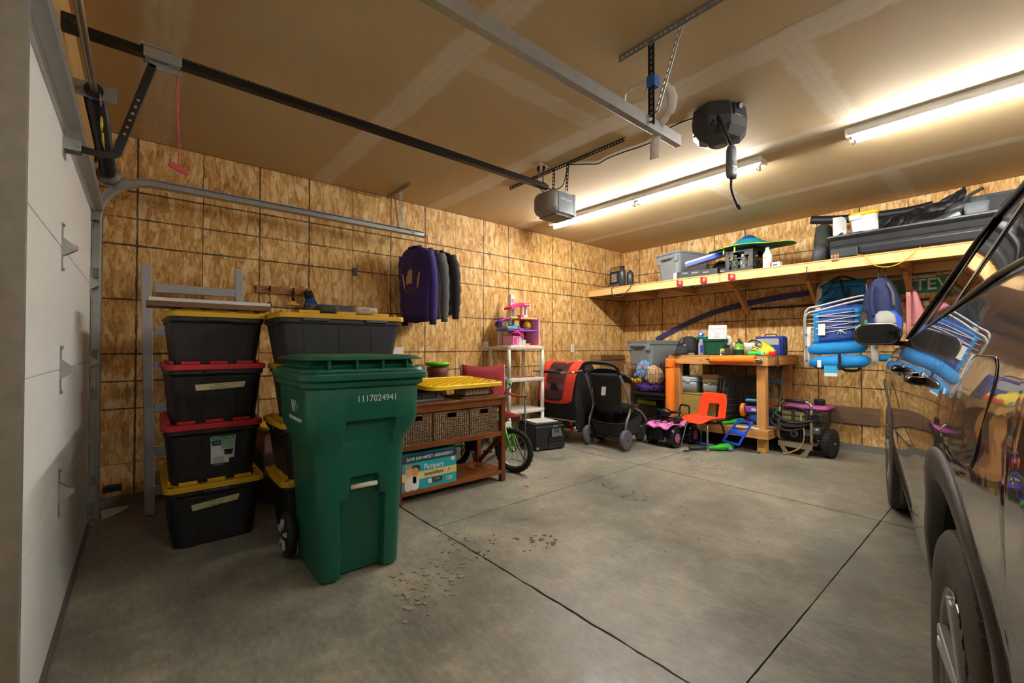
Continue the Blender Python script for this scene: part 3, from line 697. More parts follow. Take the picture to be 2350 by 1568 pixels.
# ---- grey painted ladder frame against the wall, boards on top of the totes
GREYPAINT = mat('#a2a3a8', .5, var=.06, scale=8, key='greypaint')
lf = thing('bunk_ladder_frame', 'grey painted bunk-bed ladder frame leaning behind the totes', 'ladder', (.33, .30, 0), 0)
def lean(y, z): return (-.22*z/1.75, y, z)
for y0, y1 in ((.015, -.02), (.57, .56)):
    g = G(); g.beam((.06, y0, 0.002), (-.17, y1, 1.77 if y0 < .1 else 1.80), .058, .03, (1, 0, 0)); g.obj('rail', GREYPAINT, lf, bevel=.004)
for z in (.16, .43, .73, 1.02, 1.28, 1.60):
    x = .06-.23*z/1.77; g = G(); g.bx(x-.016, x+.016, .03, .545, z-.032, z+.032); g.obj('rung', GREYPAINT, lf, bevel=.004)
bw = tag(G().bx(0, .22, 0, .60, 0, .022).obj('white_board', mat('#dcdcdc', .5, var=.04), bevel=.003), 'white painted board lying on top of the wood board', 'board')
bw.location = (.98, .285, 1.4205); bw.rotation_euler = (0, 0, .0)
bb = tag(G().bx(0, .19, 0, .60, 0, .030).obj('wood_board', wood('#8a6a4d', '#5d432e', 1, .6), bevel=.003), 'rough brown board lying across the top tote lid', 'board')
bb.location = (1.06, .275, 1.389); bb.rotation_euler = (0, 0, 0)

# ---- hook rail with glove, scraper and cord
OAK = wood('#c08545', '#8f5a28', 1, .45)
hk = thing('coat_hook_rail', 'short oak hook rail screwed to the left wall', 'hook rail', (0, 1.01, 1.67))
G().bx(.001, .02, 0, .46, -.033, .033).obj('rail', OAK, hk, bevel=.004)
for y in (.10, .29, .40):
    g = G(); g.tube(smoothpts([(.02, y, .012), (.05, y, .005), (.065, y, .018), (.072, y, .03)], 4), .006, 6); g.obj('hook', BLACK, hk)
for y in (.035, .20): G().cyl((.02, y, 0), (.022, y, 0), .006, n=8).obj('screw', GALV, hk)
gl = thing('work_glove', 'blue work glove with black cuff hanging on the hook rail', 'glove', (.075, 1.42, 1.665), 0, rot=(0.28, 0, 0))
GB = mat('#1f3d7a', .85, bump=.4, bscale=300); 
g = G(); g.loft([[(p[0]*1, p[1], z) for p in rr(.028+.01*k, w, .013, 0, 3)] for k, (w, z) in enumerate(())] or [rr(.030, .075, .014, -.05, 3), rr(.032, .09, .015, -.075, 3), rr(.032, .105, .015, -.125, 3), rr(.026, .10, .012, -.145, 3)]); g.obj('palm', GB, gl)
for k, (y, L) in enumerate(((-.040, .070), (-.014, .085), (.013, .080), (.039, .062))):
    g = G(); g.tube([(0, y, -.135), (.004, y*1.25, -.135-L*.5), (.010, y*1.35, -.135-L)], .0125, 8, rr=[.0135, .0125, .009]); g.obj('finger', GB, gl)
g = G(); g.tube([(0, -.035, -.085), (.006, -.062, -.115), (.012, -.075, -.150)], .0125, 8, rr=[.015, .0135, .009]); g.obj('thumb', GB, gl)
g = G(); g.loft([rr(.034, .072, .014, .012, 3), rr(.036, .078, .015, -.02, 3), rr(.032, .078, .014, -.053, 3)]); g.obj('cuff', mat('#1a1a1c', .8), gl)
sc_ = thing('ice_scraper', 'yellow hand scraper with black grip on the hook rail', 'scraper', (.055, 1.30, 1.655))
g = G(); g.cyl((0, 0, 0), (0, 0, -.075), .014, .012, 10); g.ball((0, 0, 0), .017, 10, 6); g.obj('grip', BLACK, sc_)
g = G(); M = frame((-.004, 0, -.07), (0, 1, 0), (0, 0, 1), (1, 0, 0)); g.prism([(-.012, 0), (.012, 0), (.03, -.026), (.058, -.030), (.058, -.040), (-.058, -.040), (-.058, -.030), (-.03, -.026)], 0, .008, M); g.obj('blade', mat('#d9a51c', .4), sc_, bevel=.001)
dg = thing('hanging_gadget', 'small black gadget on a cord hanging from the hook rail', 'gadget', (.06, 1.11, 1.66))
g = G(); g.tube(smoothpts([(0, 0, 0), (.004, -.006, -.03), (0, .004, -.08), (.004, .006, -.16), (.004, .012, -.24), (.006, .018, -.30)], 5), .0035, 6); g.ball((0, 0, .0), .011, 8, 6); g.obj('cord', WIRE, dg)
g = G(); g.ball((.006, -.004, -.125), (.010, .021, .024), 10, 7); g.obj('pod', BLACK, dg)
g = G(); g.box((.006, .022, -.315), (.012, .02, .034)); g.obj('clip', BLACK, dg, bevel=.004)
nl = tag(G().cyl((0, 1.665, 1.628), (.05, 1.668, 1.634), .0032, n=8).obj('nail', GALV), 'bent nail sticking out of the left wall', 'nail')
ws_ = tag(G().bx(0, .004, 0, .045, -.05, .03).obj('bracket_scrap', BLACK, bevel=.001), 'small black metal bracket fixed on the left wall seam', 'bracket'); ws_.location = (.0015, 1.858, 1.925)

# ---- things on the lid of the big tote
ZL = 1.03+.345+.034
tr_ = thing('grey_tool_tray', 'dark grey tool tray lying on the large tote lid', 'tray', (1.16, 1.32, ZL-.018+.001))
g = G(); g.bx(-.06, .06, -.20, .20, 0, .01); g.bx(-.06, -.05, -.20, .20, 0, .075); g.bx(.05, .06, -.20, .20, 0, .02); g.bx(-.06, .06, -.20, -.19, 0, .06); g.bx(-.06, .06, .19, .20, 0, .06); g.bx(-.06, .06, -.03, -.02, 0, .05); g.obj('tray', mat('#3b3e44', .5), tr_, bevel=.003)
cm = tag(G().loft([rr(.10, .15, .03, 0), rr(.11, .16, .04, .02), rr(.09, .13, .035, .042)]).obj('camouflage_pouch', mat('#39432f', .8, var=.6, scale=45)), 'small green camouflage pouch on the large tote lid', 'pouch'); cm.location = (1.30, 1.20, ZL-.018+.0035)
bg = thing('beige_gadget_case', 'beige plastic gadget case on the large tote lid', 'case', (1.35, 1.44, ZL-.018+.001))
g = G(); g.loft([rr(.09, .155, .02, 0), rr(.09, .155, .02, .035), rr(.08, .145, .018, .045)]); g.obj('case', mat('#b9b09c', .5), bg)
G().bx(.044, .0465, -.035, .02, .024, .03).obj('label_strip', mat('#5b5a55', .5), bg)

# ---- green wheeled refuse cart
GRN = mat('#08523f', .38, var=.10, scale=7, bump=.04, bscale=120, key='cartgreen')
def scuffed():
    t = NT('cart_green'); v = t.coord(); c = lin('#0a5a45')
    n = t.noise(v, 6, 4); c1 = t.mix(n, tuple(x*.85 for x in c), tuple(x*1.12 for x in c))
    s = t.ramp(t.noise(t.mapping(v, (9, 9, 60)), 2.2, 5, .75), [(.66, 0.0), (.72, 1.0)]); s2 = t.ramp(t.noise(t.mapping(v, (14, 60, 14)), 1.6, 5, .75), [(.67, 0.0), (.73, 1.0)])
    t.base(t.mix(t.math('MULTIPLY', t.math('MAXIMUM', s, s2), .32), c1, lin('#6fa08f'))); t.put(t.p, 'Roughness', t.math('MULTIPLY_ADD', n, .15, .32))
    return t.m
GRN = scuffed()
ct = thing('wheeled_refuse_cart', 'green wheeled refuse cart with lid closed, number 1117024941 on it', 'trash cart', (1.90, 1.13, 0), -.02)
def cart_ring(z, x0, x1, w, nd=0, a=.11, b=.105, r=.06):
    """outline with a notch of depth nd in the front (+x) wall between y=-a and y=b"""
    h = w/2; P = []
    def arc(cx, cy, a0):
        for k in range(6):
            q = a0+PI/2*k/5; P.append((cx+r*math.cos(q), cy+r*math.sin(q), z))
    arc(x1-r, -h+r, -PI/2)          # front right (y-) corner ends facing +x
    e = .012
    P += [(x1, -a-e, z), (x1-nd, -a, z), (x1-nd, b, z), (x1, b+e, z)]
    arc(x1-r, h-r, 0); arc(x0+r, h-r, PI/2); arc(x0+r, -h+r, PI)
    return P
rings = [cart_ring(.012, -.22, .225, .41, .05, .10, .10, .05), cart_ring(.40, -.26, .232, .445, .05, .105, .105), cart_ring(.405, -.26, .232, .446, .05, .06, .075), cart_ring(.50, -.27, .235, .455, .05, .055, .07), cart_ring(.508, -.27, .235, .456, .004, .055, .07),
         cart_ring(.64, -.28, .24, .475, .004, .10, .135), cart_ring(.645, -.28, .242, .476, .006, .10, .135), cart_ring(.69, -.28, .255, .50, .012, .10, .135), cart_ring(.76, -.285, .295, .56, .045, .10, .135), cart_ring(.795, -.29, .30, .57, .05, .10, .135), cart_ring(.80, -.29, .30, .571, 0, .10, .135), cart_ring(1.0, -.30, .305, .58, 0, .10, .135)]
g = G(); g.loft(rings, smooth=True); g.obj('body', GRN, ct, bevel=.004)
g = G(); g.loft([rr(.63, .60, .07, .965, 5, .0, 0), rr(.65, .625, .07, .97, 5), rr(.65, .625, .07, 1.0, 5)], smooth=False); g.obj('rim', GRN, ct, bevel=.006)
g = G(); pr = [(.68, .63, .07, 1.000), (.70, .65, .075, 1.004), (.70, .65, .075, 1.035), (.665, .615, .07, 1.043), (.655, .605, .07, 1.058), (.60, .56, .07, 1.062), (.575, .535, .07, 1.085), (.56, .52, .065, 1.10), (.46, .44, .06, 1.112)]
g.loft([rr(a, b, r, z, 6, .0, 0) for a, b, r, z in pr], smooth=False); lid = g.obj('lid', GRN, ct, bevel=.005)
g = G(); g.loft([rr(.665, .61, .09, 1.099, 6, .01, 0), rr(.67, .615, .09, 1.103, 6, .01, 0), rr(.62, .56, .085, 1.116, 6, .01, 0), rr(.50, .44, .07, 1.124, 6)], smooth=False); g.obj('lid_crown', GRN, ct, bevel=.003)
for y in (-.20, -.07, .06, .19): G().bx(.29, .337, y-.005, y+.005, 1.055, 1.10).obj('lid_rib', GRN, ct)
for y in (-.12, .06): G().bx(-.35, -.27, y-.02, y+.06, .98, 1.03).obj('hinge_lug', GRN, ct, bevel=.01)
G().cyl((-.36, -.27, 1.0), (-.36, .27, 1.0), .016, n=12).obj('push_handle', GRN, ct)
for y in (-.25, .25): G().bx(-.37, -.26, y-.015, y+.015, .96, 1.02).obj('handle_arm', GRN, ct, bevel=.006)
G().cyl((.222, -.062, .455), (.222, .075, .455), .0125, n=14).obj('grab_bar', mat('#c9c5ba', .5), ct)
for y in (-.245, .245):
    g = G(); g.lathe([(.03, -.026), (.095, -.026), (.118, -.020), (.124, -.006), (.124, .010), (.118, .022), (.09, .026), (.03, .026)], 28, (-.235, y, .124), RX(PI/2)); wl = g.obj('wheel', mat('#17171a', .6), ct)
    s = -1 if y < 0 else 1
    for k in range(5):
        a = 2*PI*k/5+.3; g = G(); g.cyl((-.235+.03*math.cos(a), y+s*.027, .124+.03*math.sin(a)), (-.235+.085*math.cos(a), y+s*.027, .124+.085*math.sin(a)), .012, .014, 8); g.obj('wheel_spoke', mat('#a7a7a4', .5, var=.5, scale=60), ct)
    G().cyl((-.235, y-s*.0, .124), (-.235, y+s*.034, .124), .02, n=12).obj('hub', BLACK, ct)
G().cyl((-.235, -.25, .124), (-.235, .25, .124), .009, n=8).obj('axle', GALVD, ct)
WPRINT = mat('#d5dcd8', .6, key='wprint')
text('serial_number', '1117024941', .046, frame((.3035, .045, .905), (0, 1, 0), (0, 0, 1), (1, 0, .0)), WPRINT, ct, .0004, sx=.92, spacing=1.0)
text('logo_letters', 'W', .080, frame((.045, -.2885, .865), (1, 0, 0), (0, -.0, 1), (0, -1, 0)), WPRINT, ct, .0004, bold=.002)
text('logo_letters', 'M', .066, frame((.115, -.2885, .861), (1, 0, 0), (0, 0, 1), (0, -1, 0)), mat('#7fa597', .6), ct, .0004)
text('company_name', 'WASTE MANAGEMENT', .023, frame((.085, -.2885, .808), (1, 0, 0), (0, 0, 1), (0, -1, 0)), WPRINT, ct, .0004, sx=1.05, bold=.0008)

# ---- shirts on hangers at the track end
def shirt(name, label, loc, rz, m, cuff, W=.50, HB=.66, hood=False, arm=.60, seed=1, hookm=None, lean=0):
    t = thing(name, label, 'sweatshirt', loc, rz, 'sweatshirts hanging from the door track')
    r = random.Random(seed)
    def body(u, v):
        # u around 0..1, v from shoulder (0) down (1)
        a = 2*PI*u; hw = W/2*(.30+.70*min(1, v/.10)**.6) if v < .10 else W/2*(1.0-.10*(v-.1)+.03*math.sin(5*v))
        hw *= .97; th = .034+.022*math.sin(v*2.5+.4)
        ca, sa = math.cos(a), math.sin(a)
        z = -.02-.10*min(1, v/.10)**1.3*(abs(ca)*(1-v)+v) - (v-.10 if v > .1 else 0)*HB
        fold = .009*math.sin(a*5+seed+2*v)*min(1, v*2.2)
        return (hw*ca, (th+fold)*sa, z-.10*0)
    g = G(); g.grid(body, 40, 18); g.obj('torso', m, t)
    for s in (-1, 1):
        pts = [(s*W*.38, .01, -.10), (s*W*.455, .025, -.22), (s*W*.475, .04, -.42), (s*W*.46, .045, -.12-arm*.86), (s*W*.45, .045, -.12-arm)]
        P = smoothpts(pts, 5); rr_ = [.058-.022*i/(len(P)-1)+.004*math.sin(i*1.9+seed) for i in range(len(P))]
        g = G(); g.tube(P, .06, 12, rr=rr_); g.obj('sleeve', m, t)
        g = G(); e = P[-1]; g.tube([e+Vector((0, 0, .012)), e+Vector((0, 0, -.05))], .033, 12); g.obj('cuff', cuff, t)
    g = G(); g.grid(lambda u, v: (W*.44*math.cos(2*PI*u), .052*math.sin(2*PI*u), -.02-.10-.9*HB+.03-.06*v), 30, 2); g.obj('hem_band', cuff, t)
    if hood:
        g = G(); g.grid(lambda u, v: ((.085+.03*math.sin(PI*v))*math.cos(PI*u*1.0)*1.15, .02+.085*math.sin(PI*u)*(.4+.6*v), .03-.10*v-.03*math.sin(PI*u)*(1-v)), 14, 7); g.obj('hood', m, t, solid=.012)
        g = G(); g.tube(smoothpts([(-.085, -.03, -.01), (-.05, -.07, -.07), (0, -.085, -.115), (.05, -.07, -.07), (.085, -.03, -.01)], 4), .013, 7); g.obj('hood_edge', cuff, t)
    g = G(); g.tube([(.075*math.cos(2*PI*k/20), .042*math.sin(2*PI*k/20)-.005, -.025+.012*math.sin(2*PI*k/20)) for k in range(20)], .014, 7, closed=True); g.obj('collar', cuff, t)
    hm = hookm or mat('#d9d9d5', .4)
    g = G(); hp = smoothpts([(0, 0, -.02), (0, 0, .03), (.012, 0, .055), (.018, -.01, .085), (.0, -.02, .125), (-.03, -.02, .115)], 4); g.tube(hp, .0035, 6); g.tube([(-W*.36, 0, -.055), (0, 0, -.015), (W*.36, 0, -.055)], .004, 6); g.obj('hanger', hm, t)
    return t
PURP = mat('#38247c', .8, var=.16, scale=10, sheen=.15, key='purple')
GOLD = mat('#c9ad7c', .8, key='goldprint')
s1 = shirt('purple_hooded_sweatshirt', 'purple hooded sweatshirt with tan print hanging on the door track', (.34, 2.365, 2.20), .22, PURP, mat('#23145a', .85), seed=1, W=.47, HB=.70, arm=.64)
for k, (x, z, hh, w_) in enumerate(((-.058, -.36, .09, .020), (-.035, -.335, .13, .022), (-.010, -.325, .15, .022), (.015, -.33, .14, .022), (.040, -.35, .10, .020))):
    g = G(); g.prism(rp(w_, hh, .009, 3), -.0008, .0008, frame((x, -.064+abs(x)*.12, z), (1, 0, 0), (0, 0, 1), (0, -1, 0))); g.obj('print_stripe', GOLD, s1)
for s in (-1, 1):
    g = G(); g.prism([(0, -.09), (s*.022, -.02), (s*.040, .07), (s*.026, .085), (s*.008, .03), (-s*.006, -.05)], -.0008, .0008, frame((s*.095, -.056, -.37), (1, 0, 0), (0, 0, 1), (s*.2, -1, 0))); g.obj('print_wing', GOLD, s1)
text('print_lettering', 'STATE', .052, frame((0, -.066, -.475), (1, 0, 0), (0, 0, 1), (0, -1, 0)), mat('#7d6a58', .8), s1, .0006)
shirt('grey_sweatshirt', 'grey sweatshirt hanging behind the purple one', (.36, 2.485, 2.19), .22, mat('#63666a', .85, var=.12), mat('#55585c', .85), seed=4, W=.47, HB=.66, arm=.60, hookm=mat('#b9261f', .4))
shirt('dark_sweatshirt', 'charcoal sweatshirt hanging last at the door track end', (.37, 2.60, 2.18), .22, mat('#25262a', .85, var=.12), mat('#1f2023', .85), seed=7, W=.50, HB=.60, arm=.56, hookm=mat('#d9d9d5', .4))
# ================================================================ CONSOLE TABLE AND NEIGHBOURS
CHERRY = wood('#8a4f24', '#5f3113', 1, .38, .8, knots=False); CHERRYZ = wood('#7c4520', '#552b10', 2, .38, .8, knots=False)
cs = thing('console_table', 'brown wooden console table with baskets, yellow lid on top', 'console table', (1.18, 2.125, 0))
X0, X1, Y0, Y1 = -.20, .20, -.455, .565
for x in (X0+.022, X1-.022):
    for y in (Y0+.022, Y1-.022): G().bx(x-.022, x+.022, y-.022, y+.022, 0, .715).obj('leg', CHERRYZ, cs, bevel=.003)
G().bx(X0-.012, X1+.012, Y0-.015, Y1+.015, .716, .74).obj('top', CHERRY, cs, bevel=.004)
for x in (X0+.012, X1-.012): 
    G().bx(x-.011, x+.011, Y0+.045, Y1-.045, .665, .715).obj('apron', CHERRY, cs, bevel=.002)
    G().bx(x-.011, x+.011, Y0+.045, Y1-.045, .395, .435).obj('shelf_rail', CHERRY, cs, bevel=.002)
    G().bx(x-.011, x+.011, Y0+.045, Y1-.045, .065, .10).obj('shelf_rail', CHERRY, cs, bevel=.002)
for y in (Y0+.012, Y1-.012):
    for z0, z1 in ((.665, .715), (.395, .435), (.065, .10)): G().bx(X0+.045, X1-.045, y-.011, y+.011, z0, z1).obj('side_rail', CHERRY, cs, bevel=.002)
    for s in (1,):
        g = G(); g.beam((X0+.04 if s > 0 else X1-.04, y+.012*(s < 0), .11), (X1-.04 if s > 0 else X0+.04, y+.012*(s < 0), .39), .014, .04, (1, 0, 1)); g.obj('cross_brace', CHERRYZ, cs, bevel=.002)
G().bx(X0+.02, X1-.02, Y0+.02, Y1-.02, .415, .432).obj('shelf', CHERRY, cs); G().bx(X0+.02, X1-.02, Y0+.02, Y1-.02, .08, .098).obj('shelf', CHERRY, cs)
# woven baskets
def weave_material():
    t = NT('seagrass'); v = t.coord()
    w = t.node('ShaderNodeTexVoronoi', {'Vector': t.mapping(v, (70, 55, 95)), 'Scale': 1.0, 'Randomness': .35})
    n = t.noise(v, 60, 3)
    f = t.math('ADD', t.math('MULTIPLY', w.outputs['Distance'], .9), t.math('MULTIPLY', n, .3))
    t.base(t.ramp(f, [(.25, lin('#b09272')), (.55, lin('#846649')), (.85, lin('#33241a'))])); t.put(t.p, 'Roughness', .7)
    t.bump(t.math('SUBTRACT', 1.0, w.outputs['Distance']), .5, .006); return t.m
SEAG = weave_material()
for y0, y1, lab in ((1.715, 1.972, 'woven seagrass basket half hidden behind the green cart'), (1.985, 2.315, 'woven seagrass basket in the middle of the console table'), (2.328, 2.615, 'woven seagrass basket at the right end of the console table')):
    b = thing('seagrass_basket', lab, 'basket', (1.205, (y0+y1)/2, .4335), group='woven baskets in the console table')
    w = y1-y0
    g = G(); g.bx(-.155, .155, -w/2, w/2, 0, .006); g.bx(-.155, -.145, -w/2, w/2, 0, .222); g.bx(-.155, .155, -w/2, -w/2+.01, 0, .222); g.bx(-.155, .155, w/2-.01, w/2, 0, .222)
    g.bx(.145, .155, -w/2, w/2, 0, .165); g.bx(.145, .155, -w/2, -.045, .165, .222); g.bx(.145, .155, .045, w/2, .165, .222); g.bx(.145, .155, -.045, .045, .206, .222)
    g.obj('weave', SEAG, b, bevel=.006)
    # raised strands on the front face, rows of twisted grass
    rows = 12; cols = int(w/.020); sg = G(); sg.ball((0, 0, 0), (.005, .0125, .0085), 6, 4); st = None
    gg = G()
    for r in range(rows):
        for c in range(cols):
            yy = -w/2+.012+(c+.5*(r % 2)*0)*(w-.02)/cols+.006; zz = .012+r*.0178
            if zz > .155 and abs(yy) < .052: continue
            gg.ball((.156, yy, zz), (.005, .0095, .0072), 6, 4, RX(.5 if (r+c) % 2 else -.4))
    o = gg.obj('woven_strands', SEAG, b); o['kind'] = 'stuff'
    g = G(); g.tube([(.156, -.048, .205), (.157, -.048, .166), (.157, .048, .166), (.156, .048, .205)], .005, 6); g.obj('handle_rim', SEAG, b)
# diaper carton on the lower shelf
TEAL = mat('#12a3ad', .5, var=.04, key='boxteal')
bx_ = thing('diaper_carton', 'teal and cream diaper carton on the console bottom shelf', 'carton', (1.225, 1.95, .0985), 0)
G().bx(-.15, .15, -.235, .235, 0, .262).obj('carton', TEAL, bx_, bevel=.002)
NAVY = mat('#123a4c', .5); CREAM = mat('#e2cd8a', .5)
G().bx(.1485, .1512, -.2345, .2345, .205, .2615).obj('top_band', NAVY, bx_); G().bx(.1485, .1512, -.2345, .2345, .075, .130).obj('middle_band', CREAM, bx_)
G().bx(.148, .1508, -.2345, .2345, .2635, .265).obj('flap_edge', NAVY, bx_)
def btext(body, y, z, s, m, **k): return text('lettering', body, s, frame((.1518, y, z), (0, 1, 0), (0, 0, 1), (1, 0, 0)), m, bx_, .0002, **k)
btext('SAVE $45=MOST ABSORBENT', .00, .232, .033, WHT, sx=.93, bold=.0006); btext('Pampers', .03, .158, .058, WHT, bold=.0008, sx=.85); btext('swaddlers', .03, .104, .042, mat('#2c3f3a', .5), bold=.0006); btext('6', .165, .110, .032, mat('#2c3f3a', .5)); btext('120', .165, .038, .042, WHT, bold=.001); btext('ULTRA', .06, .052, .014, WHT)
G().prism(rp(.10, .040, .015), 0, .0005, frame((.1513, .055, .048), (0, 1, 0), (0, 0, 1), (1, 0, 0))).obj('badge', mat('#3c4038', .5), bx_); G().prism(rp(.035, .035, .01), 0, .0008, frame((.1513, -.005, .045), (0, 1, 0), (0, 0, 1), (1, 0, 0))).obj('badge', WHT, bx_)
G().prism(rp(.035, .028, .002), 0, .0005, frame((.1513, .20, .185), (0, 1, 0), (0, 0, 1), (1, 0, 0))).obj('badge', WHT, bx_)
SKIN = mat('#c98d63', .6)
for (y, z, w_, h_, m) in ((-.135, .05, .075, .10, WHT), (-.185, .05, .06, .10, mat('#ead9c8', .5)), (-.13, .135, .055, .065, SKIN), (-.18, .145, .055, .075, mat('#d6a27a', .6)), (-.122, .162, .07, .045, mat('#3a2418', .6)), (-.185, .178, .06, .035, mat('#b98a55', .6)), (-.135, .085, .03, .07, SKIN)):
    G().prism(rp(w_, h_, min(w_, h_)*.48, 6), 0, .0005+abs(y)*.003, frame((.1511, y, z), (0, 1, 0), (0, 0, 1), (1, 0, 0))).obj('printed_figure', m, bx_)
dk = thing('dark_storage_bin', 'dark plastic bin behind the diaper carton on bottom shelf', 'bin', (1.04, 2.02, .0985))
G().loft([rr(.10, .42, .03, 0), rr(.12, .46, .03, .29)]).obj('bin', mat('#1c2522', .5), dk); G().loft([rr(.125, .47, .03, .285), rr(.13, .48, .03, .30)]).obj('rim', mat('#1c2522', .5), dk)
# on top: case, wire basket, yellow lid, board, green lid
tc = thing('tool_case', 'grey and black flat tool case under the yellow lid', 'tool case', (1.20, 1.90, .7405), .12)
G().loft([rr(.26, .36, .03, 0), rr(.28, .38, .03, .02), rr(.28, .38, .03, .05), rr(.22, .32, .03, .085)]).obj('case', mat('#26282b', .5), tc)
G().cyl((.135, -.16, .012), (.135, .18, .012), .014, n=10).obj('front_bar', mat('#7d8082', .4), tc); G().bx(.10, .143, -.02, .11, .03, .075).obj('window', mat('#56636c', .15), tc, bevel=.004)
for y in (-.1, .135): G().bx(.10, .146, y-.02, y+.02, .02, .075).obj('latch', mat('#6b6e70', .45), tc, bevel=.005)
pb = tag(G().bx(-.14, .14, -.19, .19, 0, .013).obj('loose_board', CHERRY, bevel=.002), 'loose brown panel under the wire basket on the console', 'board'); pb.location = (1.22, 2.44, .7405)
wb = thing('wire_basket', 'small black wire basket holding a carton on the console', 'basket', (1.22, 2.44, .754), .06)
WIR = mat('#2a2927', .5, .3)
g = G()
for z, a, b in ((.004, .20, .32), (.06, .22, .36)): g.tube([(p[0], p[1], z) for p in rr(a, b, .03, 0, 4)], .0026, 5, closed=True)
for k in range(9): g.tube([(.10, -.14+.035*k, .004), (.11, -.155+.039*k, .06)], .0016, 4); g.tube([(-.10, -.14+.035*k, .004), (.10, -.14+.035*k, .004)], .0014, 4)
g.obj('frame', WIR, wb)
g = G(); g.tube(smoothpts([(.11, -.04, .06), (.11, -.035, .085), (.11, 0, .098), (.11, .05, .085), (.11, .06, .06)], 5), .004, 6); g.obj('handle', WIR, wb)
wc = tag(G().bx(-.08, .08, -.13, .12, 0, .055).obj('small_carton', mat('#c9b48f', .6, var=.15), bevel=.002), 'tan carton sitting in the small wire basket', 'carton'); wc.location = (1.215, 2.445, .7605); wc.rotation_euler = (0, 0, .06)
yl = thing('yellow_tote_lid', 'yellow ribbed tote lid lying across the console top', 'lid', (1.155, 2.265, .845), .0, rot=(-.005, .06, .10))
L_, W_ = .52, .80
g = G(); g.loft([rr(L_, W_, .06, 0, 5), rr(L_, W_, .06, .028, 5), rr(L_*.985, W_*.99, .055, .034, 5), rr(L_*.90, W_*.93, .05, .034, 5), rr(L_*.89, W_*.92, .05, .020, 5)], smooth=False); g.obj('lid', mat('#f0c40c', .42), yl, bevel=.004)
YR = mat('#f3c90e', .42)
for a in range(-5, 6):
    x = a*.075
    for s in (1, -1):
        # diagonal ribs clipped to the lid
        pts = []
        for k in range(41):
            q = -.45+.9*k/40; px_, py_ = q*.7+x*.9, s*q
            if abs(px_) < L_*.43 and abs(py_) < W_*.445: pts.append((px_, py_))
        if len(pts) > 2: 
            g = G(); g.beam((*pts[0], .026), (*pts[-1], .026), .012, .012); g.obj('rib', YR, yl)
for k in (-.28, -.14, 0, .14, .28): G().ball((L_*.45, k, .030), (.02, .022, .008), 8, 5).obj('lug', YR, yl)
for k in (-.15, 0, .15): G().ball((k, W_*.455, .030), (.022, .02, .008), 8, 5).obj('lug', YR, yl)
gd = thing('toy_steering_seat', 'lime green and brown round toy seat behind the yellow lid', 'toy', (.45, 2.56, .60))
G().lathe([(.0, .36), (.10, .37), (.125, .385), (.13, .40), (.12, .412), (.06, .41), (.0, .405)], 26).obj('ring', mat('#6fce1d', .4), gd)
G().lathe([(.09, 0), (.10, .30), (.11, .362)], 20).obj('drum', mat('#6b3a20', .6), gd)
sb = tag(G().lathe([(.16, 0), (.17, .30), (.15, .60)], 20).obj('laundry_hamper', mat('#453a33', .8), bevel=.004), 'dark hamper behind the console carrying the lime toy seat', 'hamper'); sb.location = (.45, 2.56, 0)
wp = tag(G().box((0, 0, 0), (.012, .30, .42)).obj('white_poster_board', mat('#dedcd8', .6)), 'white board standing behind the green cart lid', 'board'); wp.location = (.62, 1.95, .955); wp.rotation_euler = (0, -.06, 0)
wbx = tag(G().bx(-.2, .2, -.22, .22, 0, .74).obj('dark_carton', mat('#3b2d25', .7), bevel=.004), 'tall dark carton standing behind the console table', 'carton'); wbx.location = (.62, 1.95, 0)
bb2 = thing('brown_gift_bag', 'brown paper bag peeking out behind the green cart', 'bag', (.88, 2.09, .742), .1)
G().loft([rr(.06, .10, .01, 0), rr(.08, .14, .01, .27)]).obj('bag', mat('#4a2a1c', .7), bb2); text('bag_print', 'CAFE', .03, frame((.042, 0, .20), (0, 1, 0), (0, 0, 1), (1, 0, 0)), mat('#b98f6e', .6), bb2)
bst = tag(G().bx(.825, .955, 2.0, 2.18, 0, .741).obj('slim_carton', mat('#2d2723', .8), bevel=.004), 'slim dark box standing under the brown paper bag', 'box')

# ---- children's bicycle
RUB = mat('#141414', .75, bump=.3, bscale=160, key='rubber'); CHR = mat('#c6c8ca', .18, 1.0, var=.05, key='chrome'); LIME = mat('#43c11a', .35, key='lime')
def wheel(parent, c, axis, R, tire=RUB, tr=.024, spokes=16, rimm=CHR, knobs=26):
    """spoked wheel; axis: horizontal unit vector of the axle"""
    ax = Vector(axis).normalized(); fw = Vector((0, 0, 1)).cross(ax); c = Vector(c)
    def pt(a, r, o=0): return c+fw*(r*math.cos(a))+Vector((0, 0, r*math.sin(a)))+ax*o
    g = G(); g.tube([pt(2*PI*k/36, R-tr) for k in range(36)], tr, 10, closed=True)
    if knobs:
        for k in range(knobs*2):
            a = 2*PI*k/(knobs*2); o = (.010 if k % 2 else -.010)
            M = frame(pt(a, R-.001, o), fw*(-math.sin(a))+Vector((0, 0, math.cos(a))), ax, pt(a, 1)-c); g.bx(-.006, .006, -.006, .006, -.003, .003, M)
    g.obj('tire', tire, parent)
    g = G(); g.tube([pt(2*PI*k/36, R-2*tr) for k in range(36)], .010, 8, closed=True); g.obj('rim', rimm, parent)
    g = G(); g.cyl(c-ax*.03, c+ax*.03, .014, n=12); g.obj('hub', rimm, parent)
    for k in range(spokes):
        a = 2*PI*k/spokes; o = .02 if k % 2 else -.02
        g = G(); g.cyl(pt(a+.35*(1 if k % 4 < 2 else -1), .014, o), pt(a, R-2*tr, 0), .0013, n=4); g.obj('spoke', CHR, parent)
bk = thing('kids_bicycle', 'lime green kids bicycle parked behind the console table', 'bicycle', (.925, 2.655, 0))
ax = Vector((-.30, .95, 0)).normalized()
wheel(bk, (.315, .25, .205), ax, .205)
wheel(bk, (-.19, -.12, .205), (-.62, .78, 0), .205, spokes=12, rimm=BLACK)
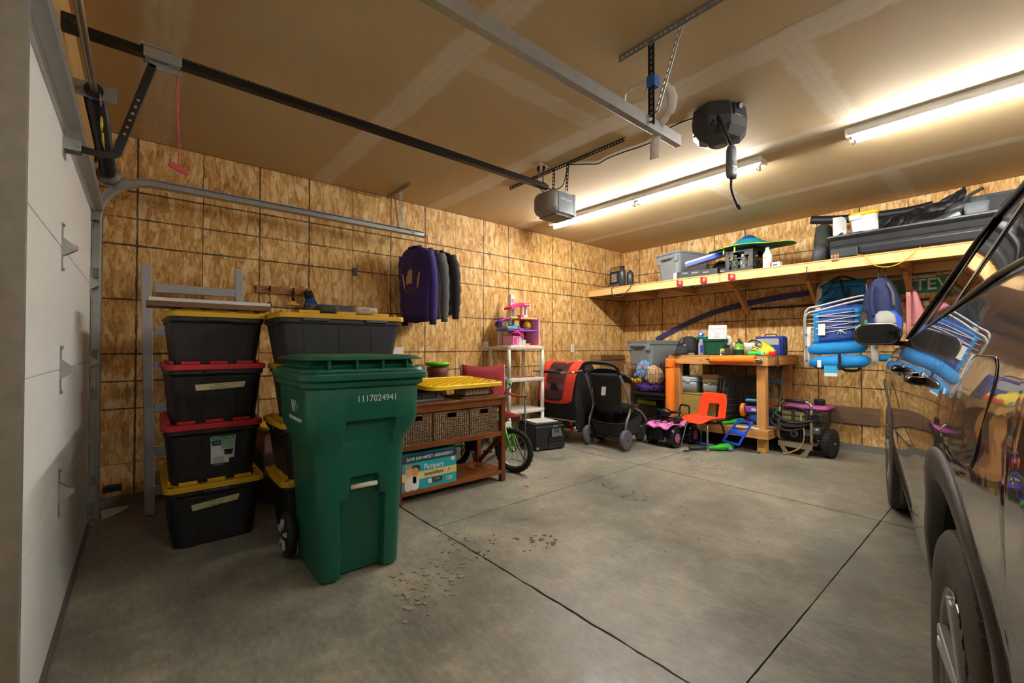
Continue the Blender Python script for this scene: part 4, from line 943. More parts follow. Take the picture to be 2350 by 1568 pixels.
F = Vector((.315, .25, .205)); Rr = Vector((-.19, -.12, .205)); hd = Vector((.23, .19, .56)); bbk = Vector((.02, .03, .24)); st = Vector((-.05, -.02, .52))
for a, b, r in ((hd, bbk, .016), (hd-Vector((0, 0, .05)), st, .014), (bbk, st, .014), (bbk, Rr, .009), (st, Rr, .009)): G().cyl(a, b, r, n=10).obj('frame_tube', LIME, bk)
for s in (-1, 1): G().cyl(hd+Vector((.03, .02, -.12))+ax*s*.045, F+ax*s*.045, .012, .010, 10).obj('fork_blade', LIME, bk)
G().bx(-.06, .06, -.02, .02, -.015, .015, frame(hd+Vector((.03, .02, -.12)), ax, (0, 0, 1), ax.cross(Vector((0, 0, 1))))).obj('fork_crown', WHT, bk)
G().cyl(hd, hd+Vector((-.02, -.015, .13)), .014, n=10).obj('stem', BLACK, bk)
hb = hd+Vector((-.02, -.015, .13)); g = G(); g.tube(smoothpts([hb-ax*.24+Vector((-.04, -.03, .11)), hb-ax*.18+Vector((0, 0, .10)), hb-ax*.06, hb+ax*.06, hb+ax*.18+Vector((0, 0, .10)), hb+ax*.24+Vector((-.04, -.03, .11))], 4), .010, 8); g.obj('handlebar', BLACK, bk)
for s in (-1, 1): e = hb+ax*s*.19+Vector((-.005, -.004, .10)); G().cyl(e, e+ax*s*.085+Vector((-.035, -.03, .02)), .016, n=10).obj('grip', LIME, bk); 
G().ball(st+Vector((-.01, 0, .08)), (.11, .06, .035), 12, 8).obj('saddle', BLACK, bk); G().cyl(st, st+Vector((0, 0, .07)), .011, n=8).obj('seat_post', CHR, bk)
G().cyl(bbk-ax*.05, bbk+ax*.05, .05, n=16).obj('crank', BLACK, bk)
for s in (-1, 1): G().box(bbk+ax*s*.10+Vector((.05*s, .03*s, -.09*s+.01)), (.08, .05, .018)).obj('pedal', BLACK, bk, bevel=.003)

# ---- red folding camp chair behind the console
REDF = mat('#8f1d26', .8, var=.12, key='redfab')
cc = thing('camp_chair', 'red folding camp chair behind the console table', 'chair', (.72, 3.05, 0), -.3)
g = G(); g.grid(lambda u, v: (-.22+.03*math.sin(PI*u)-.10*v*0-.05*v, -.24+.48*u, .50+.48*v-.03*math.sin(PI*u)*v), 8, 6); g.obj('back', REDF, cc, solid=.012)
g = G(); g.grid(lambda u, v: (-.20+.42*v, -.24+.48*u, .46-.05*math.sin(PI*u)*math.sin(PI*v)), 8, 6); g.obj('seat', REDF, cc, solid=.012)
for s in (-1, 1):
    g = G(); g.grid(lambda u, v: (-.25+.52*u, s*.27+.05*(v-.5), .665-.02*math.sin(PI*u)), 8, 2); g.obj('armrest', REDF, cc, solid=.01)
    for a, b in (((-.26, s*.25, .0), (.18, s*.25, .45)), ((.26, s*.26, .0), (-.22, s*.24, .46)), ((-.25, s*.25, 0), (-.27, s*.25, .97)), ((.24, s*.27, 0), (.25, s*.27, .66))): G().cyl(a, b, .009, n=8).obj('frame_tube', mat('#6f6c69', .4, .7), cc)
G().cyl((.26, -.26, .02), (-.26, .25, .02), .009, n=8).obj('cross_tube', mat('#6f6c69', .4, .7), cc)

# ---- white plastic shelf unit with dollhouse
WPL = mat('#e3dfd6', .45, var=.03, key='wpl')
ws = thing('plastic_shelf_unit', 'white plastic shelf unit against the left wall', 'shelf unit', (.265, 3.79, 0))
for z in (.395, .775, 1.155):
    g = G(); g.loft([rr(.40, .60, .04, z-.02, 4), rr(.41, .61, .04, z+.02, 4)], smooth=False); g.obj('shelf', WPL, ws, bevel=.004)
    for k in range(4): G().bx(.2045, .2075, -.26+.13*k, -.15+.13*k, z-.006, z+.010).obj('front_moulding', WPL, ws, bevel=.003)
for x in (-.175, .175):
    for y in (-.27, .27):
        for z0, z1 in ((.0, .375), (.415, .755), (.795, 1.135)): G().cyl((x, y, z0), (x, y, z1), .023, n=14).obj('leg', WPL, ws)
rd = thing('red_strap', 'tangled red strap on the middle plastic shelf', 'strap', (.29, 3.78, .7965))
g = G(); g.tube(smoothpts([(.10, -.20, .005), (-.02, -.1, .008), (.08, .0, .006), (.0, .12, .008), (.10, .2, .006), (.15, .05, .012), (.05, -.12, .012)], 6), .005, 6); g.obj('strap', mat('#b5482e', .6), rd)
PNK = mat('#ec2f86', .4); LPK = mat('#e79fd0', .45); PUR = mat('#8f62c4', .45); DPU = mat('#5b2f9a', .45); TANP = mat('#d8ad78', .55); LBL = mat('#6fb2df', .4)
dh = thing('dollhouse', 'pink and purple toy dollhouse on the white shelf unit', 'dollhouse', (.27, 3.79, 1.1755), 0, rot=(0, 0, -.05))
dh.scale = (1, 1, .82)
G().bx(-.14, .15, -.20, .27, 0, .02).obj('ground_floor', TANP, dh, bevel=.003); G().bx(-.12, .19, -.24, -.03, .0, .014).obj('terrace', WPL, dh, bevel=.003)
G().bx(-.13, .13, -.23, .23, .225, .25).obj('second_floor', PUR, dh, bevel=.004); G().bx(-.12, .12, -.03, .24, .405, .43).obj('roof_floor', TANP, dh, bevel=.004)
G().bx(-.13, .14, .235, .258, .0, .435).obj('side_wall', LPK, dh, bevel=.004); G().bx(-.14, -.115, .15, .24, .02, .405).obj('back_column', mat('#8d4a58', .5), dh)
G().bx(-.13, -.10, -.20, -.13, .02, .225).obj('wall_panel', WPL, dh); G().bx(-.12, -.05, -.055, .005, .02, .78).obj('tower', WHT, dh, bevel=.003)
text('tower_letter', 'B', .085, frame((-.048, -.025, .685), (0, 1, 0), (0, .0, 1), (1, 0, 0)), PNK, dh)
G().bx(-.05, -.046, -.045, -.005, .27, .40).obj('tower_door', mat('#8d8790', .5), dh); G().bx(-.05, -.046, -.045, -.005, .45, .56).obj('tower_window', mat('#7fa3b8', .3), dh)
M = frame((0, 0, 0), (0, 1, 0), (0, 0, 1), (1, 0, 0))
G().prism([(-.13, .545), (-.12, .585), (0, .655), (.17, .66), (.17, .61), (.02, .61), (-.10, .55)], -.10, .06, M).obj('pink_roof', PNK, dh, bevel=.004)
for k in range(3): G().cyl((.061, .09+.035*k, .637), (.063, .09+.035*k, .637), .011, n=10).obj('roof_dot', WHT, dh)
for y in (.075, .135): G().bx(-.02, .03, y-.008, y+.008, .43, .61).obj('pergola_post', WHT, dh)
G().bx(-.02, .03, .06, .15, .43, .475).obj('planter', WHT, dh, bevel=.004); G().bx(-.02, .06, .02, .07, .43, .475).obj('pink_seat', PNK, dh, bevel=.01); G().bx(-.02, .06, .06, .13, .43, .442).obj('pink_mat', PNK, dh, bevel=.004)
G().bx(-.08, .08, -.15, -.04, .41, .435).obj('yellow_slide_top', mat('#f0cf3e', .4), dh, bevel=.01); G().bx(-.06, .06, -.26, -.13, .40, .418).obj('slide_ramp', PNK, dh, bevel=.006)
g = G(); g.tube(smoothpts([(.02, -.15, .40), (.04, -.24, .385), (.03, -.30, .35), (-.03, -.28, .31), (-.03, -.22, .29)], 5), .026, 9); g.obj('spiral_slide', DPU, dh)
G().cyl((0, -.235, .25), (0, -.235, .38), .012, n=10).obj('slide_post', DPU, dh); G().bx(-.08, .14, -.25, -.09, .252, .29).obj('pool', LBL, dh, bevel=.006); G().bx(-.02, .10, -.13, -.07, .29, .315).obj('float', mat('#1ea7b4', .4), dh, bevel=.01)
G().bx(.0, .14, -.08, -.055, .25, .30).obj('pool_rail', PUR, dh)
G().bx(-.06, .15, -.17, -.09, .014, .15).obj('entry_wall', LPK, dh); G().bx(.15, .155, -.16, -.12, .03, .13).obj('entry_window', PNK, dh); G().bx(.06, .16, -.09, -.05, .014, .15).obj('entry_door', WHT, dh)
G().prism([(-.17, .19), (-.12, .235), (-.03, .15), (-.03, .13), (-.05, .13), (-.12, .20)], .04, .18, M).obj('entry_roof', PNK, dh, bevel=.004)
G().bx(-.10, -.02, -.04, .025, .02, .215).obj('blue_closet', LBL, dh); G().bx(-.10, .0, .03, .115, .02, .22).obj('pink_kitchen', LPK, dh, bevel=.004); G().bx(.0, .004, .04, .10, .12, .19).obj('oven', mat('#b0155f', .4), dh); G().bx(.0, .05, .045, .105, .02, .10).obj('dish_cabinet', WHT, dh, bevel=.004)
G().bx(-.03, .04, .12, .18, .02, .045).obj('bench_seat', WHT, dh, bevel=.006); G().ball((.02, .22, .035), .022, 10, 7).obj('pink_pouf', PNK, dh)
G().lathe([(.004, 0), (.04, .012), (.052, .04), (.045, .085), (.03, .115), (.012, .125), (.008, .15)], 18, (.02, .145, .262)).obj('hanging_chair', mat('#eebd22', .35), dh); G().ball((.03, .02, .262), (.05, .05, .016), 12, 7).obj('pink_cushion', PNK, dh); G().ball((.04, .10, .262), (.05, .05, .016), 12, 7).obj('purple_cushion', DPU, dh)
tq = tag(G().bx(-.04, .04, -.03, .03, 0, .035).obj('teal_toy_piece', mat('#22b5bb', .4), bevel=.008), 'small teal toy block by the dollhouse', 'toy'); tq.location = (.28, 4.062, 1.176)

# ---- outlets on the left wall
for y, z, l in ((3.512, 1.18, 'white wall outlet left of the dollhouse shelf'), (5.115, 1.15, 'white wall outlet above the bike trailer')):
    t = thing('wall_outlet', l, 'outlet', (.001, y, z), group='outlets on the left wall')
    G().bx(0, .006, -.036, .036, -.058, .058).obj('cover_plate', WHT, t, bevel=.002)
    for dz in (-.02, .02): G().prism(rp(.03, .026, .01), 0, .0015, frame((.006, 0, dz), (0, 1, 0), (0, 0, 1), (1, 0, 0))).obj('socket', mat('#bdbcb6', .5), t)

# ---- printer on the floor
PRB = mat('#1b1c1f', .42, key='printer')
pr = thing('office_printer', 'black office printer standing on the floor', 'printer', (.62, 3.845, 0), -.20)
G().bx(-.17, .22, -.20, .20, .012, .275).obj('body', PRB, pr, bevel=.012, seg=3)
G().bx(-.165, .19, -.195, .195, .276, .30).obj('scanner_lid', PRB, pr, bevel=.006); G().bx(-.13, .15, -.15, .15, .3005, .308).obj('paper_sheet', mat('#c9c7c2', .6), pr); 
G().bx(.205, .232, -.03, .192, .015, .085).obj('paper_tray', PRB, pr, bevel=.006); G().bx(.205, .235, -.03, .192, .09, .15).obj('paper_tray', PRB, pr, bevel=.006)
G().bx(.221, .224, -.02, .185, .155, .25).obj('output_bay', mat('#0c0c0d', .35), pr, bevel=.003); G().bx(.222, .226, .05, .13, .195, .24).obj('screen', mat('#53574e', .2), pr, bevel=.002)
g = G(); g.prism([(-.075, 0), (.075, 0), (.06, .09), (.035, .09), (.030, .045), (-.030, .045), (-.035, .09), (-.06, .09)], 0, .006, frame((.245, .075, .15), (0, 1, 0), (-.25, 0, 1), (1, 0, .25))); g.obj('output_flap', mat('#565b61', .45), pr, bevel=.002)
text('maker_lettering', 'EPSON', .022, frame((.2235, .07, .262), (0, 1, 0), (0, 0, 1), (1, 0, 0)), mat('#a9abad', .5), pr)
for x in (-.14, .18):
    for y in (-.16, .16): G().cyl((x, y, 0), (x, y, .014), .014, n=10).obj('foot', BLACK, pr)
G().bx(.2205, .222, -.185, -.155, .02, .045).obj('sticker', mat('#9fa6ac', .5), pr)

# ---- red and black bicycle trailer
TBK = mat('#17181a', .8, var=.15, key='trailerblack'); ORR = mat('#d63a20', .75, var=.10, scale=12, key='orangered'); MESHM = mat('#3d1512', .8, var=.2, scale=120)
bt = thing('bike_trailer', 'red and black bicycle trailer parked by the left wall', 'bike trailer', (.50, 4.55, 0), .08)
g = G(); 
sec = lambda y, z0, z1, w0, w1: [(-w0/2, y, z0), (w0/2, y, z0), (w0/2+.01, y, z0+.25), (w1/2, y, z1), (-w1/2, y, z1), (-w0/2-.01, y, z0+.25)]
g.loft([sec(-.33, .17, .52, .60, .58), sec(-.27, .14, .78, .62, .56), sec(-.18, .13, .92, .62, .54), sec(.05, .13, .96, .62, .54), sec(.26, .13, .74, .62, .54), sec(.42, .15, .40, .58, .52)], smooth=False); g.obj('cabin', TBK, bt, bevel=.012)
def flap(u, v, off=.016, x0=-.30, x1=.30):
    path = smoothpts([(0, -.05, .985), (0, -.19, .935), (0, -.285, .78), (0, -.345, .56), (0, -.35, .47)], 4); n = len(path)-1; p = path[int(round(v*n))]
    x = x0+(x1-x0)*u; return (x*(1-.10*v*(abs(u-.5)*2 > .85)), p.y-off-.012*math.sin(PI*u)+.006*math.sin(9*u+3*v), p.z+.03*(abs(u-.5)*2)**3*v*3*.5-.0)
g = G(); g.grid(lambda u, v: flap(u, v), 20, 16); g.obj('red_cover', ORR, bt, solid=.008)
g = G(); g.grid(lambda u, v: flap(u, .10+.80*v, .030, -.17, .15), 12, 16); g.obj('mesh_window', MESHM, bt, solid=.003)
G().cyl((-.33, -.335, .165), (.33, -.335, .165), .013, n=8).obj('lower_bar', CHR, bt); G().bx(-.30, .30, -.343, -.335, .265, .28).obj('reflective_strip', mat('#b8bab6', .4), bt)
g = G(); g.tube(smoothpts([(-.34, -.10, .83), (-.34, -.33, .85), (-.28, -.42, .86), (0, -.43, .86), (.28, -.42, .86), (.33, -.33, .87), (.33, -.10, .90)], 5), .013, 8); g.obj('push_bar', CHR, bt)
G().cyl((-.15, -.432, .86), (.15, -.432, .86), .017, n=10).obj('bar_grip', mat('#2a1b18', .7), bt)
for s in (-1, 1):
    w = thing('wheel', None, None); w.parent = bt; w.location = (s*.37, .12, 0)
    wheel(w, (0, 0, .25), (1, 0, 0), .25, tr=.022, spokes=12, knobs=0)
g = G(); g.ball((.322, .13, .60), (.006, .15, .17), 18, 10); g.obj('side_window', mat('#7d5a3c', .35), bt); g = G(); g.tube([(.33, .13+.155*math.cos(2*PI*k/24), .60+.175*math.sin(2*PI*k/24)) for k in range(24)], .006, 6, closed=True); g.obj('window_piping', mat('#a9a49c', .6), bt)
for x in (.235, .25): G().bx(x-.02, x+.02, -.352, -.338, .22 if x < .24 else .14, .265 if x < .24 else .19).obj('reflector', mat('#c21f1a', .3), bt, bevel=.004)
G().cyl((.30, -.35, .16), (.30, -.35, .215), .022, n=10).obj('hitch_coupler', CHR, bt)

# ---- stroller
SBK = mat('#1d1e20', .75, var=.12, key='strollerblack'); SFR = mat('#8d918f', .35, .7, key='strollerframe')
sr = thing('stroller', 'black stroller seen from behind in front of the trailer', 'stroller', (1.16, 4.40, 0), .10)
def swheel(name, x, y, R, w):
    t = thing(name, None, None); t.parent = sr; t.location = (x, y, 0)
    g = G(); g.lathe([(R*.78, -w/2), (R*.95, -w/2), (R, -w*.25), (R, w*.25), (R*.95, w/2), (R*.78, w/2)], 28, (0, 0, R), RY(PI/2)); g.obj('tire', mat('#55565a', .7), t)
    g = G(); g.lathe([(.0, -w*.3), (R*.80, -w*.3), (R*.80, w*.3), (0, w*.3)], 24, (0, 0, R), RY(PI/2)); g.obj('disc', mat('#101112', .5), t)
    for k in range(5):
        a = 2*PI*k/5; G().beam((w*.34, R*.15*math.cos(a), R+R*.15*math.sin(a)), (w*.34, R*.75*math.cos(a), R+R*.75*math.sin(a)), .022, .012, (1, 0, 0)).obj('spoke', mat('#2b2c2f', .4), t)
    G().cyl((-w*.5, 0, R), (w*.5, 0, R), .016, n=10).obj('hub', CHR, t)
swheel('rear_wheel', -.25, .0, .115, .05); swheel('rear_wheel', .25, .0, .115, .05); swheel('front_wheel', -.10, .62, .095, .05); swheel('front_wheel', .10, .62, .095, .05)
for s in (-1, 1):
    g = G(); g.tube(smoothpts([(s*.235, .01, .12), (s*.245, .02, .30), (s*.25, .10, .46), (s*.24, .02, .68), (s*.225, -.10, .86)], 6), .016, 8); g.obj('rear_frame', SFR, sr)
    g = G(); g.tube(smoothpts([(s*.25, .12, .48), (s*.26, .34, .40), (s*.24, .52, .26), (s*.12, .62, .15)], 6), .014, 8); g.obj('front_frame', SFR, sr)
    G().box((s*.255, .13, .48), (.03, .09, .11), Euler((.5, 0, 0)).to_matrix()).obj('hinge_joint', mat('#2a2423', .4), sr, bevel=.015)
g = G(); g.tube(smoothpts([(-.225, -.10, .86), (-.22, -.15, .945), (-.12, -.19, .985), (.12, -.19, .985), (.22, -.15, .945), (.225, -.10, .86)], 6), .021, 10); g.obj('handlebar', mat('#111112', .7), sr)
G().box((0, -.19, .985), (.10, .042, .036)).obj('brake_button', BLACK, sr, bevel=.012)
def seat(u, v):
    x = -.20+.40*u; w = 1-.18*v; bulge = .045*math.sin(PI*u)
    return (x*w, -.03+.10*v-bulge*(.6+.4*v), .86-.46*v)
g = G(); g.grid(seat, 14, 12); g.obj('seat_back', SBK, sr, solid=.02)
G().box((.01, -.075, .66), (.055, .004, .10), Euler((-.2, 0, 0)).to_matrix()).obj('care_label', mat('#b6b2a8', .6), sr)
g = G(); g.grid(lambda u, v: (.235*math.cos(PI*u)*(1-.12*v), -.04+.36*v, .84-.16*v*v+(.075-.02*v)*math.sin(PI*u)+.008*math.sin(14*v)), 16, 14); g.obj('canopy', mat('#2c2e31', .75), sr, solid=.01)
g = G()
def bask(u, v):
    a = 2*PI*u; ww = .20+.035*v; dd = .23+.03*v
    return (ww*max(-1, min(1, 1.25*math.cos(a))), .24+dd*max(-1, min(1, 1.25*math.sin(a))), .13+.20*v+.05*v*math.sin(a))
g.grid(bask, 32, 8); g.obj('under_basket', mat('#2c2d30', .8, var=.15), sr, solid=.008); G().bx(-.19, .19, .03, .46, .128, .136).obj('basket_floor', mat('#1b1c1d', .8), sr)
g = G(); g.tube([Vector(bask(k/28, 1.0)) for k in range(28)], .010, 7, closed=True); g.obj('basket_rim', mat('#141415', .7), sr)
G().cyl((-.25, 0, .115), (.25, 0, .115), .011, n=8).obj('rear_axle', BLACK, sr); G().loft([rr(.36, .34, .05, .40, 4, 0, .26), rr(.40, .38, .06, .47, 4, 0, .27)]).obj('seat_pan', SBK, sr)
yb = tag(G().ball((0, 0, 0), (.05, .035, .025), 12, 7).obj('yellow_strap_bundle', mat('#d58a12', .7, var=.3, scale=60)), 'yellow strap bundle lying on the trailer roof behind the stroller', 'strap'); yb.location = (.62, 4.55, .985)

# ---- blocks of lumber on the left wall near the corner
LUM = wood('#b98d58', '#8a6136', 1, .65); LUMG = wood('#8a6d4e', '#64492f', 1, .7)
for i, (y0, y1, z0, z1, m, l) in enumerate(((5.53, 5.74, .955, 1.05, LUM, 'short pale wood block on the left wall near the corner'), (5.755, 6.37, .965, 1.045, LUMG, 'grey-brown wood block on the left wall by the corner'), (5.76, 6.36, .54, .96, wood('#b58a52', '#8d6434', 1, .7), 'pale plywood patch on the left wall behind the stroller'), (5.16, 5.30, .90, .945, LUM, 'tiny wood cleat on the left wall above the stroller'))):
    o = tag(G().bx(.0015, .04 if i < 2 else .018, y0, y1, z0, z1).obj('wood_block', m, bevel=.003), l, 'wood block')
fp = tag(G().bx(0, .01, 0, .01, 0, .01).obj('x', WHT), None, None); bpy.data.objects.remove(fp)
g = G(); g.prism([(.10, .05), (.29, .065), (.26, .10), (.13, .20), (.06, .19)], .001, .012); tag(g.obj('white_rag', mat('#c9c5c2', .8), bevel=.003), 'white rag lying on the floor at the track foot', 'rag')
g = G(); g.bx(.03, .10, .06, .16, .13, .17); tag(g.obj('door_sensor', BLACK, bevel=.006), 'black safety sensor by the track foot', 'sensor')
# ================================================================ WORKBENCH CORNER
FIR = wood('#d6a262', '#b37d40', 0, .55); FIRY = wood('#d0995a', '#a87238', 1, .55); FIRZ = wood('#d6a262', '#b37d40', 2, .55)
wbn = thing('workbench', 'pale lumber workbench against the back wall', 'workbench', (0, 0, 0))
BX0, BX1, BY0, BY1, BZ = 1.365, 2.53, 5.42, 6.375, 1.055
G().bx(BX0, BX1, BY0, BY0+.038, BZ-.095, BZ-.004).obj('front_rail', FIR, wbn, bevel=.004); G().bx(BX0, BX1, BY1-.038, BY1, BZ-.095, BZ-.004).obj('back_rail', FIR, wbn, bevel=.004)
for x in (BX0, BX1-.038): G().bx(x, x+.038, BY0+.039, BY1-.039, BZ-.095, BZ-.004).obj('side_rail', FIRY, wbn, bevel=.004)
G().bx(BX0, BX1, BY0, BY1, BZ-.0035, BZ+.014).obj('top', wood('#c08f55', '#96683a', 0, .6), wbn, bevel=.002)
BZ = BZ+.0145
for x0 in (BX0+.04, BX1-.13):
    for y0 in (BY0+.04, BY1-.13): G().bx(x0, x0+.09, y0, y0+.09, 0, 1.045).obj('post', FIRZ, wbn, bevel=.004)
LS = .26
G().bx(BX0+.06, BX1+.0, BY0-.012, BY0+.026, LS-.10, LS).obj('lower_front_rail', FIR, wbn, bevel=.004); G().bx(BX0+.06, BX1+.0, BY1-.09, BY1-.052, LS-.10, LS).obj('lower_back_rail', FIR, wbn, bevel=.004)
for x in (BX0+.06, BX1-.038): G().bx(x, x+.038, BY0+.027, BY1-.091, LS-.10, LS).obj('lower_side_rail', FIRY, wbn, bevel=.004)
G().bx(BX0+.10, BX1-.039, BY0+.027, BY1-.091, LS-.018, LS-.001).obj('lower_shelf', wood('#b8935f', '#8d6a3d', 0, .6), wbn)
# foam noodles
NOOD = mat('#ee7d16', .75, var=.06, scale=20, bump=.15, bscale=130, key='noodle')
def noodle(label, p0, p1, r, hole=True):
    t = thing('foam_noodle', label, 'foam noodle', (0, 0, 0), group='orange foam noodles padding the workbench')
    g = G(); p0, p1 = Vector(p0), Vector(p1); d = (p1-p0).normalized(); a = d.orthogonal().normalized(); b = d.cross(a)
    def ring(p, q): return [p+(a*math.cos(2*PI*k/18)+b*math.sin(2*PI*k/18))*q for k in range(18)]
    g.loft([ring(p0, r*.35), ring(p0, r*.97), ring(p0+d*.004, r), ring(p0.lerp(p1, .33), r*.985), ring(p0.lerp(p1, .66), r), ring(p1-d*.004, r), ring(p1, r*.97), ring(p1, r*.35)], False, False); g.obj('foam', NOOD, t)
    for p, s in ((p0, 1), (p1, -1)): G().cyl(p+d*s*.012, p+d*s*.013, r*.36, n=14).obj('core_hole', mat('#7a3b08', .9), t)
    return t
noodle('long upright orange noodle on the left bench post', (1.425, 5.352, .26), (1.43, 5.352, .905), .058)
noodle('short orange noodle stub on the bench corner', (1.425, 5.345, .915), (1.44, 5.342, 1.02), .060)
noodle('orange noodle around the chrome towel bar', (1.945, 5.352, 1.022), (2.43, 5.352, 1.032), .047)
tb_ = thing('towel_bar', 'chrome bar on the bench front edge inside the noodle', 'towel bar', (0, 0, 0))
for x in (1.915, 2.455): 
    G().cyl((x, 5.419, 1.005), (x, 5.409, 1.005), .028, n=18).obj('flange', CHR, tb_); G().cyl((x, 5.409, 1.005), (x, 5.36, 1.02), .012, n=12).obj('post', CHR, tb_); G().ball((x+(-.015 if x < 2 else .015), 5.352, 1.025), .016, 12, 8).obj('end_cap', CHR, tb_)
G().cyl((1.915, 5.352, 1.025), (2.455, 5.352, 1.027), .010, n=10).obj('bar', CHR, tb_)

# ---- things on the bench top
bp = thing('black_backpack', 'black backpack with cap slumped at the bench left end', 'backpack', (1.52, 5.62, BZ), .1)
BPK = mat('#1e1f21', .8, var=.15, scale=14)
def lump(prof, n=20, amp=.05, seed=1, m=None):
    """soft bag: list of (rx, ry, z, cx, cy)"""
    r = random.Random(seed); ph = [r.uniform(0, 6) for _ in range(6)]
    out = []
    for i, (rx, ry, z, cx, cy) in enumerate(prof):
        ring = []
        for k in range(n):
            a = 2*PI*k/n; q = 1+amp*math.sin(3*a+ph[0]+i*.6)+amp*.6*math.sin(5*a+ph[1]-i*.9)+amp*.5*math.sin(8*a+ph[2]+i*1.4)
            c, s = math.cos(a), math.sin(a); e = .75
            ring.append((cx+rx*q*math.copysign(abs(c)**e, c), cy+ry*q*math.copysign(abs(s)**e, s), z))
        out.append(ring)
    return out
g = G(); g.loft(lump([(.10, .07, .0, 0, 0), (.135, .10, .012, 0, 0), (.13, .10, .08, 0, 0), (.115, .09, .16, .005, .0), (.09, .07, .215, .01, .01), (.04, .03, .235, .01, .01)], 22, .04, 3)); g.obj('bag', BPK, bp)
g = G(); g.loft(lump([(.07, .05, .0, -.04, -.115), (.085, .055, .03, -.03, -.10), (.07, .05, .09, -.02, -.095), (.04, .03, .12, -.02, -.09)], 18, .03, 5)); g.obj('cap', mat('#232425', .8), bp)
g = G(); g.prism([(-.07, -.03), (-.02, -.075), (.05, -.06), (.07, .01), (.02, .04), (-.04, .04)], 0, .01, TR(-.06, -.17, .004)); g.obj('cap_brim', mat('#2a2b2c', .8), bp, bevel=.004)
G().cyl((-.05, -.10, .11), (-.035, -.07, .21), .026, n=14).obj('bottle_pocket', mat('#3a3b3c', .6), bp); G().bx(.0, .12, -.10, -.07, 0, .025).obj('strap_pad', mat('#8b8477', .7), bp, bevel=.006); G().bx(-.005, .03, -.128, -.124, .118, .128).obj('logo_tab', WHT, bp)
gb = thing('green_bucket', 'bright green bucket behind the spray bottle', 'bucket', (1.70, 5.78, BZ))
G().lathe([(.10, 0), (.105, .005), (.125, .22), (.13, .225), (.13, .235), (.122, .235), (.115, .21), (.095, .01)], 26, cap=True).obj('pail', mat('#15a355', .42), gb); g = G(); g.tube(smoothpts([(-.10, -.07, .235), (-.05, -.15, .19), (.03, -.155, .215), (.10, -.08, .235)], 5), .003, 5); g.obj('bail', CHR, gb)
spb = thing('spray_bottle', 'grey bottle with blue sprayer head on the bench', 'spray bottle', (1.735, 5.55, BZ))
G().loft([rr(.062, .05, .014, 0), rr(.066, .054, .014, .012), rr(.064, .052, .014, .14), rr(.035, .034, .012, .185), rr(.026, .026, .01, .20)]).obj('bottle', mat('#8f949c', .35), spb); G().bx(.0, .033, -.0285, -.0265, .03, .12).obj('label', mat('#1d3fa6', .4), spb)
G().loft([rr(.032, .032, .012, .20), rr(.034, .034, .012, .232)]).obj('collar', mat('#1e62d0', .4), spb); G().loft([rr(.03, .034, .01, .232), rr(.075, .032, .012, .245), rr(.08, .030, .012, .27), rr(.05, .026, .01, .278)]).obj('trigger_head', mat('#1e62d0', .4), spb); G().cyl((.0, -.017, .257), (.0, -.022, .257), .016, n=12).obj('dial', WHT, spb)
gp = thing('green_planter_box', 'dark green planter box holding a plan sheet', 'planter', (1.91, 5.60, BZ))
G().loft([rr(.20, .17, .025, 0, 4), rr(.215, .185, .025, .02, 4), rr(.235, .20, .028, .165, 4), rr(.235, .20, .028, .166, 4), rr(.255, .22, .03, .168, 4), rr(.262, .225, .03, .195, 4), rr(.245, .205, .026, .195, 4), rr(.20, .17, .02, .06, 4)], smooth=False).obj('pot', mat('#114a33', .42), gp, bevel=.004)
ps = thing('plan_sheet', 'printed plan sheet in clear plastic standing in the planter', 'paper', (1.905, 5.585, BZ+.07), 0, rot=(-.06, .03, .05))
G().bx(-.108, .108, -.001, .001, 0, .295).obj('sheet', mat('#dcdfe2', .35, var=.03), ps)
GL = mat('#7b8088', .5)
for a in ((-.035, .035, 0, .17), (-.08, .08, .0, .22)):
    for x in (a[0], a[1]): G().bx(x-.001, x+.001, -.0016, -.0011, .08, a[3]+.03).obj('drawn_line', GL, ps)
    G().bx(a[0], a[1], -.0016, -.0011, a[3]+.028, a[3]+.031).obj('drawn_line', GL, ps)
for k in range(9): G().bx(-.024, .024, -.0016, -.0011, .09+k*.011, .0925+k*.011).obj('text_line', mat('#9aa0a6', .5), ps)
for s in (-1, 1): G().beam((s*.035, -.0014, .20), (s*.10, -.0014, .285), .001, .0015, (0, 0, 1)).obj('drawn_line', GL, ps)
g = G(); g.grid(lambda u, v: (.10+.05*u+.02*math.sin(PI*v), .004, .05+.12*v), 4, 6); g.obj('curled_sheet', mat('#d5d5d2', .5), ps, solid=.001)
hh = thing('hard_hat', 'white hard hat lying upside down with a headlamp', 'hard hat', (2.205, 5.68, BZ), .2); hh.scale = (1.12, 1.12, 1.1)
WH = mat('#e2e0dc', .3)
g = G(); g.lathe([(.01, 0), (.06, .008), (.10, .04), (.122, .085), (.128, .135), (.121, .135), (.113, .085), (.09, .045), (.05, .02), (.01, .014)], 26); g.obj('shell', WH, hh)
g = G(); g.prism([(-.02, -.09), (.05, -.085), (.10, -.05), (.115, 0), (.10, .05), (.05, .085), (-.02, .09)], 0, .008, TR(.10, -.02, .085) @ RY(.35)); g.obj('brim', WH, hh, bevel=.003)
g = G(); g.tube([(.105*math.cos(2*PI*k/24), .105*math.sin(2*PI*k/24), .115) for k in range(24)], .012, 6, closed=True); g.obj('sweatband', mat('#3a3a3c', .8), hh); G().cyl((.12, -.07, .12), (.14, -.10, .11), .026, n=14).obj('headlamp', mat('#5a5e60', .4), hh); G().ball((.142, -.103, .109), (.02, .02, .02), 10, 7).obj('lamp_lens', mat('#a8b0b2', .15), hh)
pc = thing('propane_canister', 'green camping propane canister in front of the hard hat', 'propane canister', (2.205, 5.50, BZ))
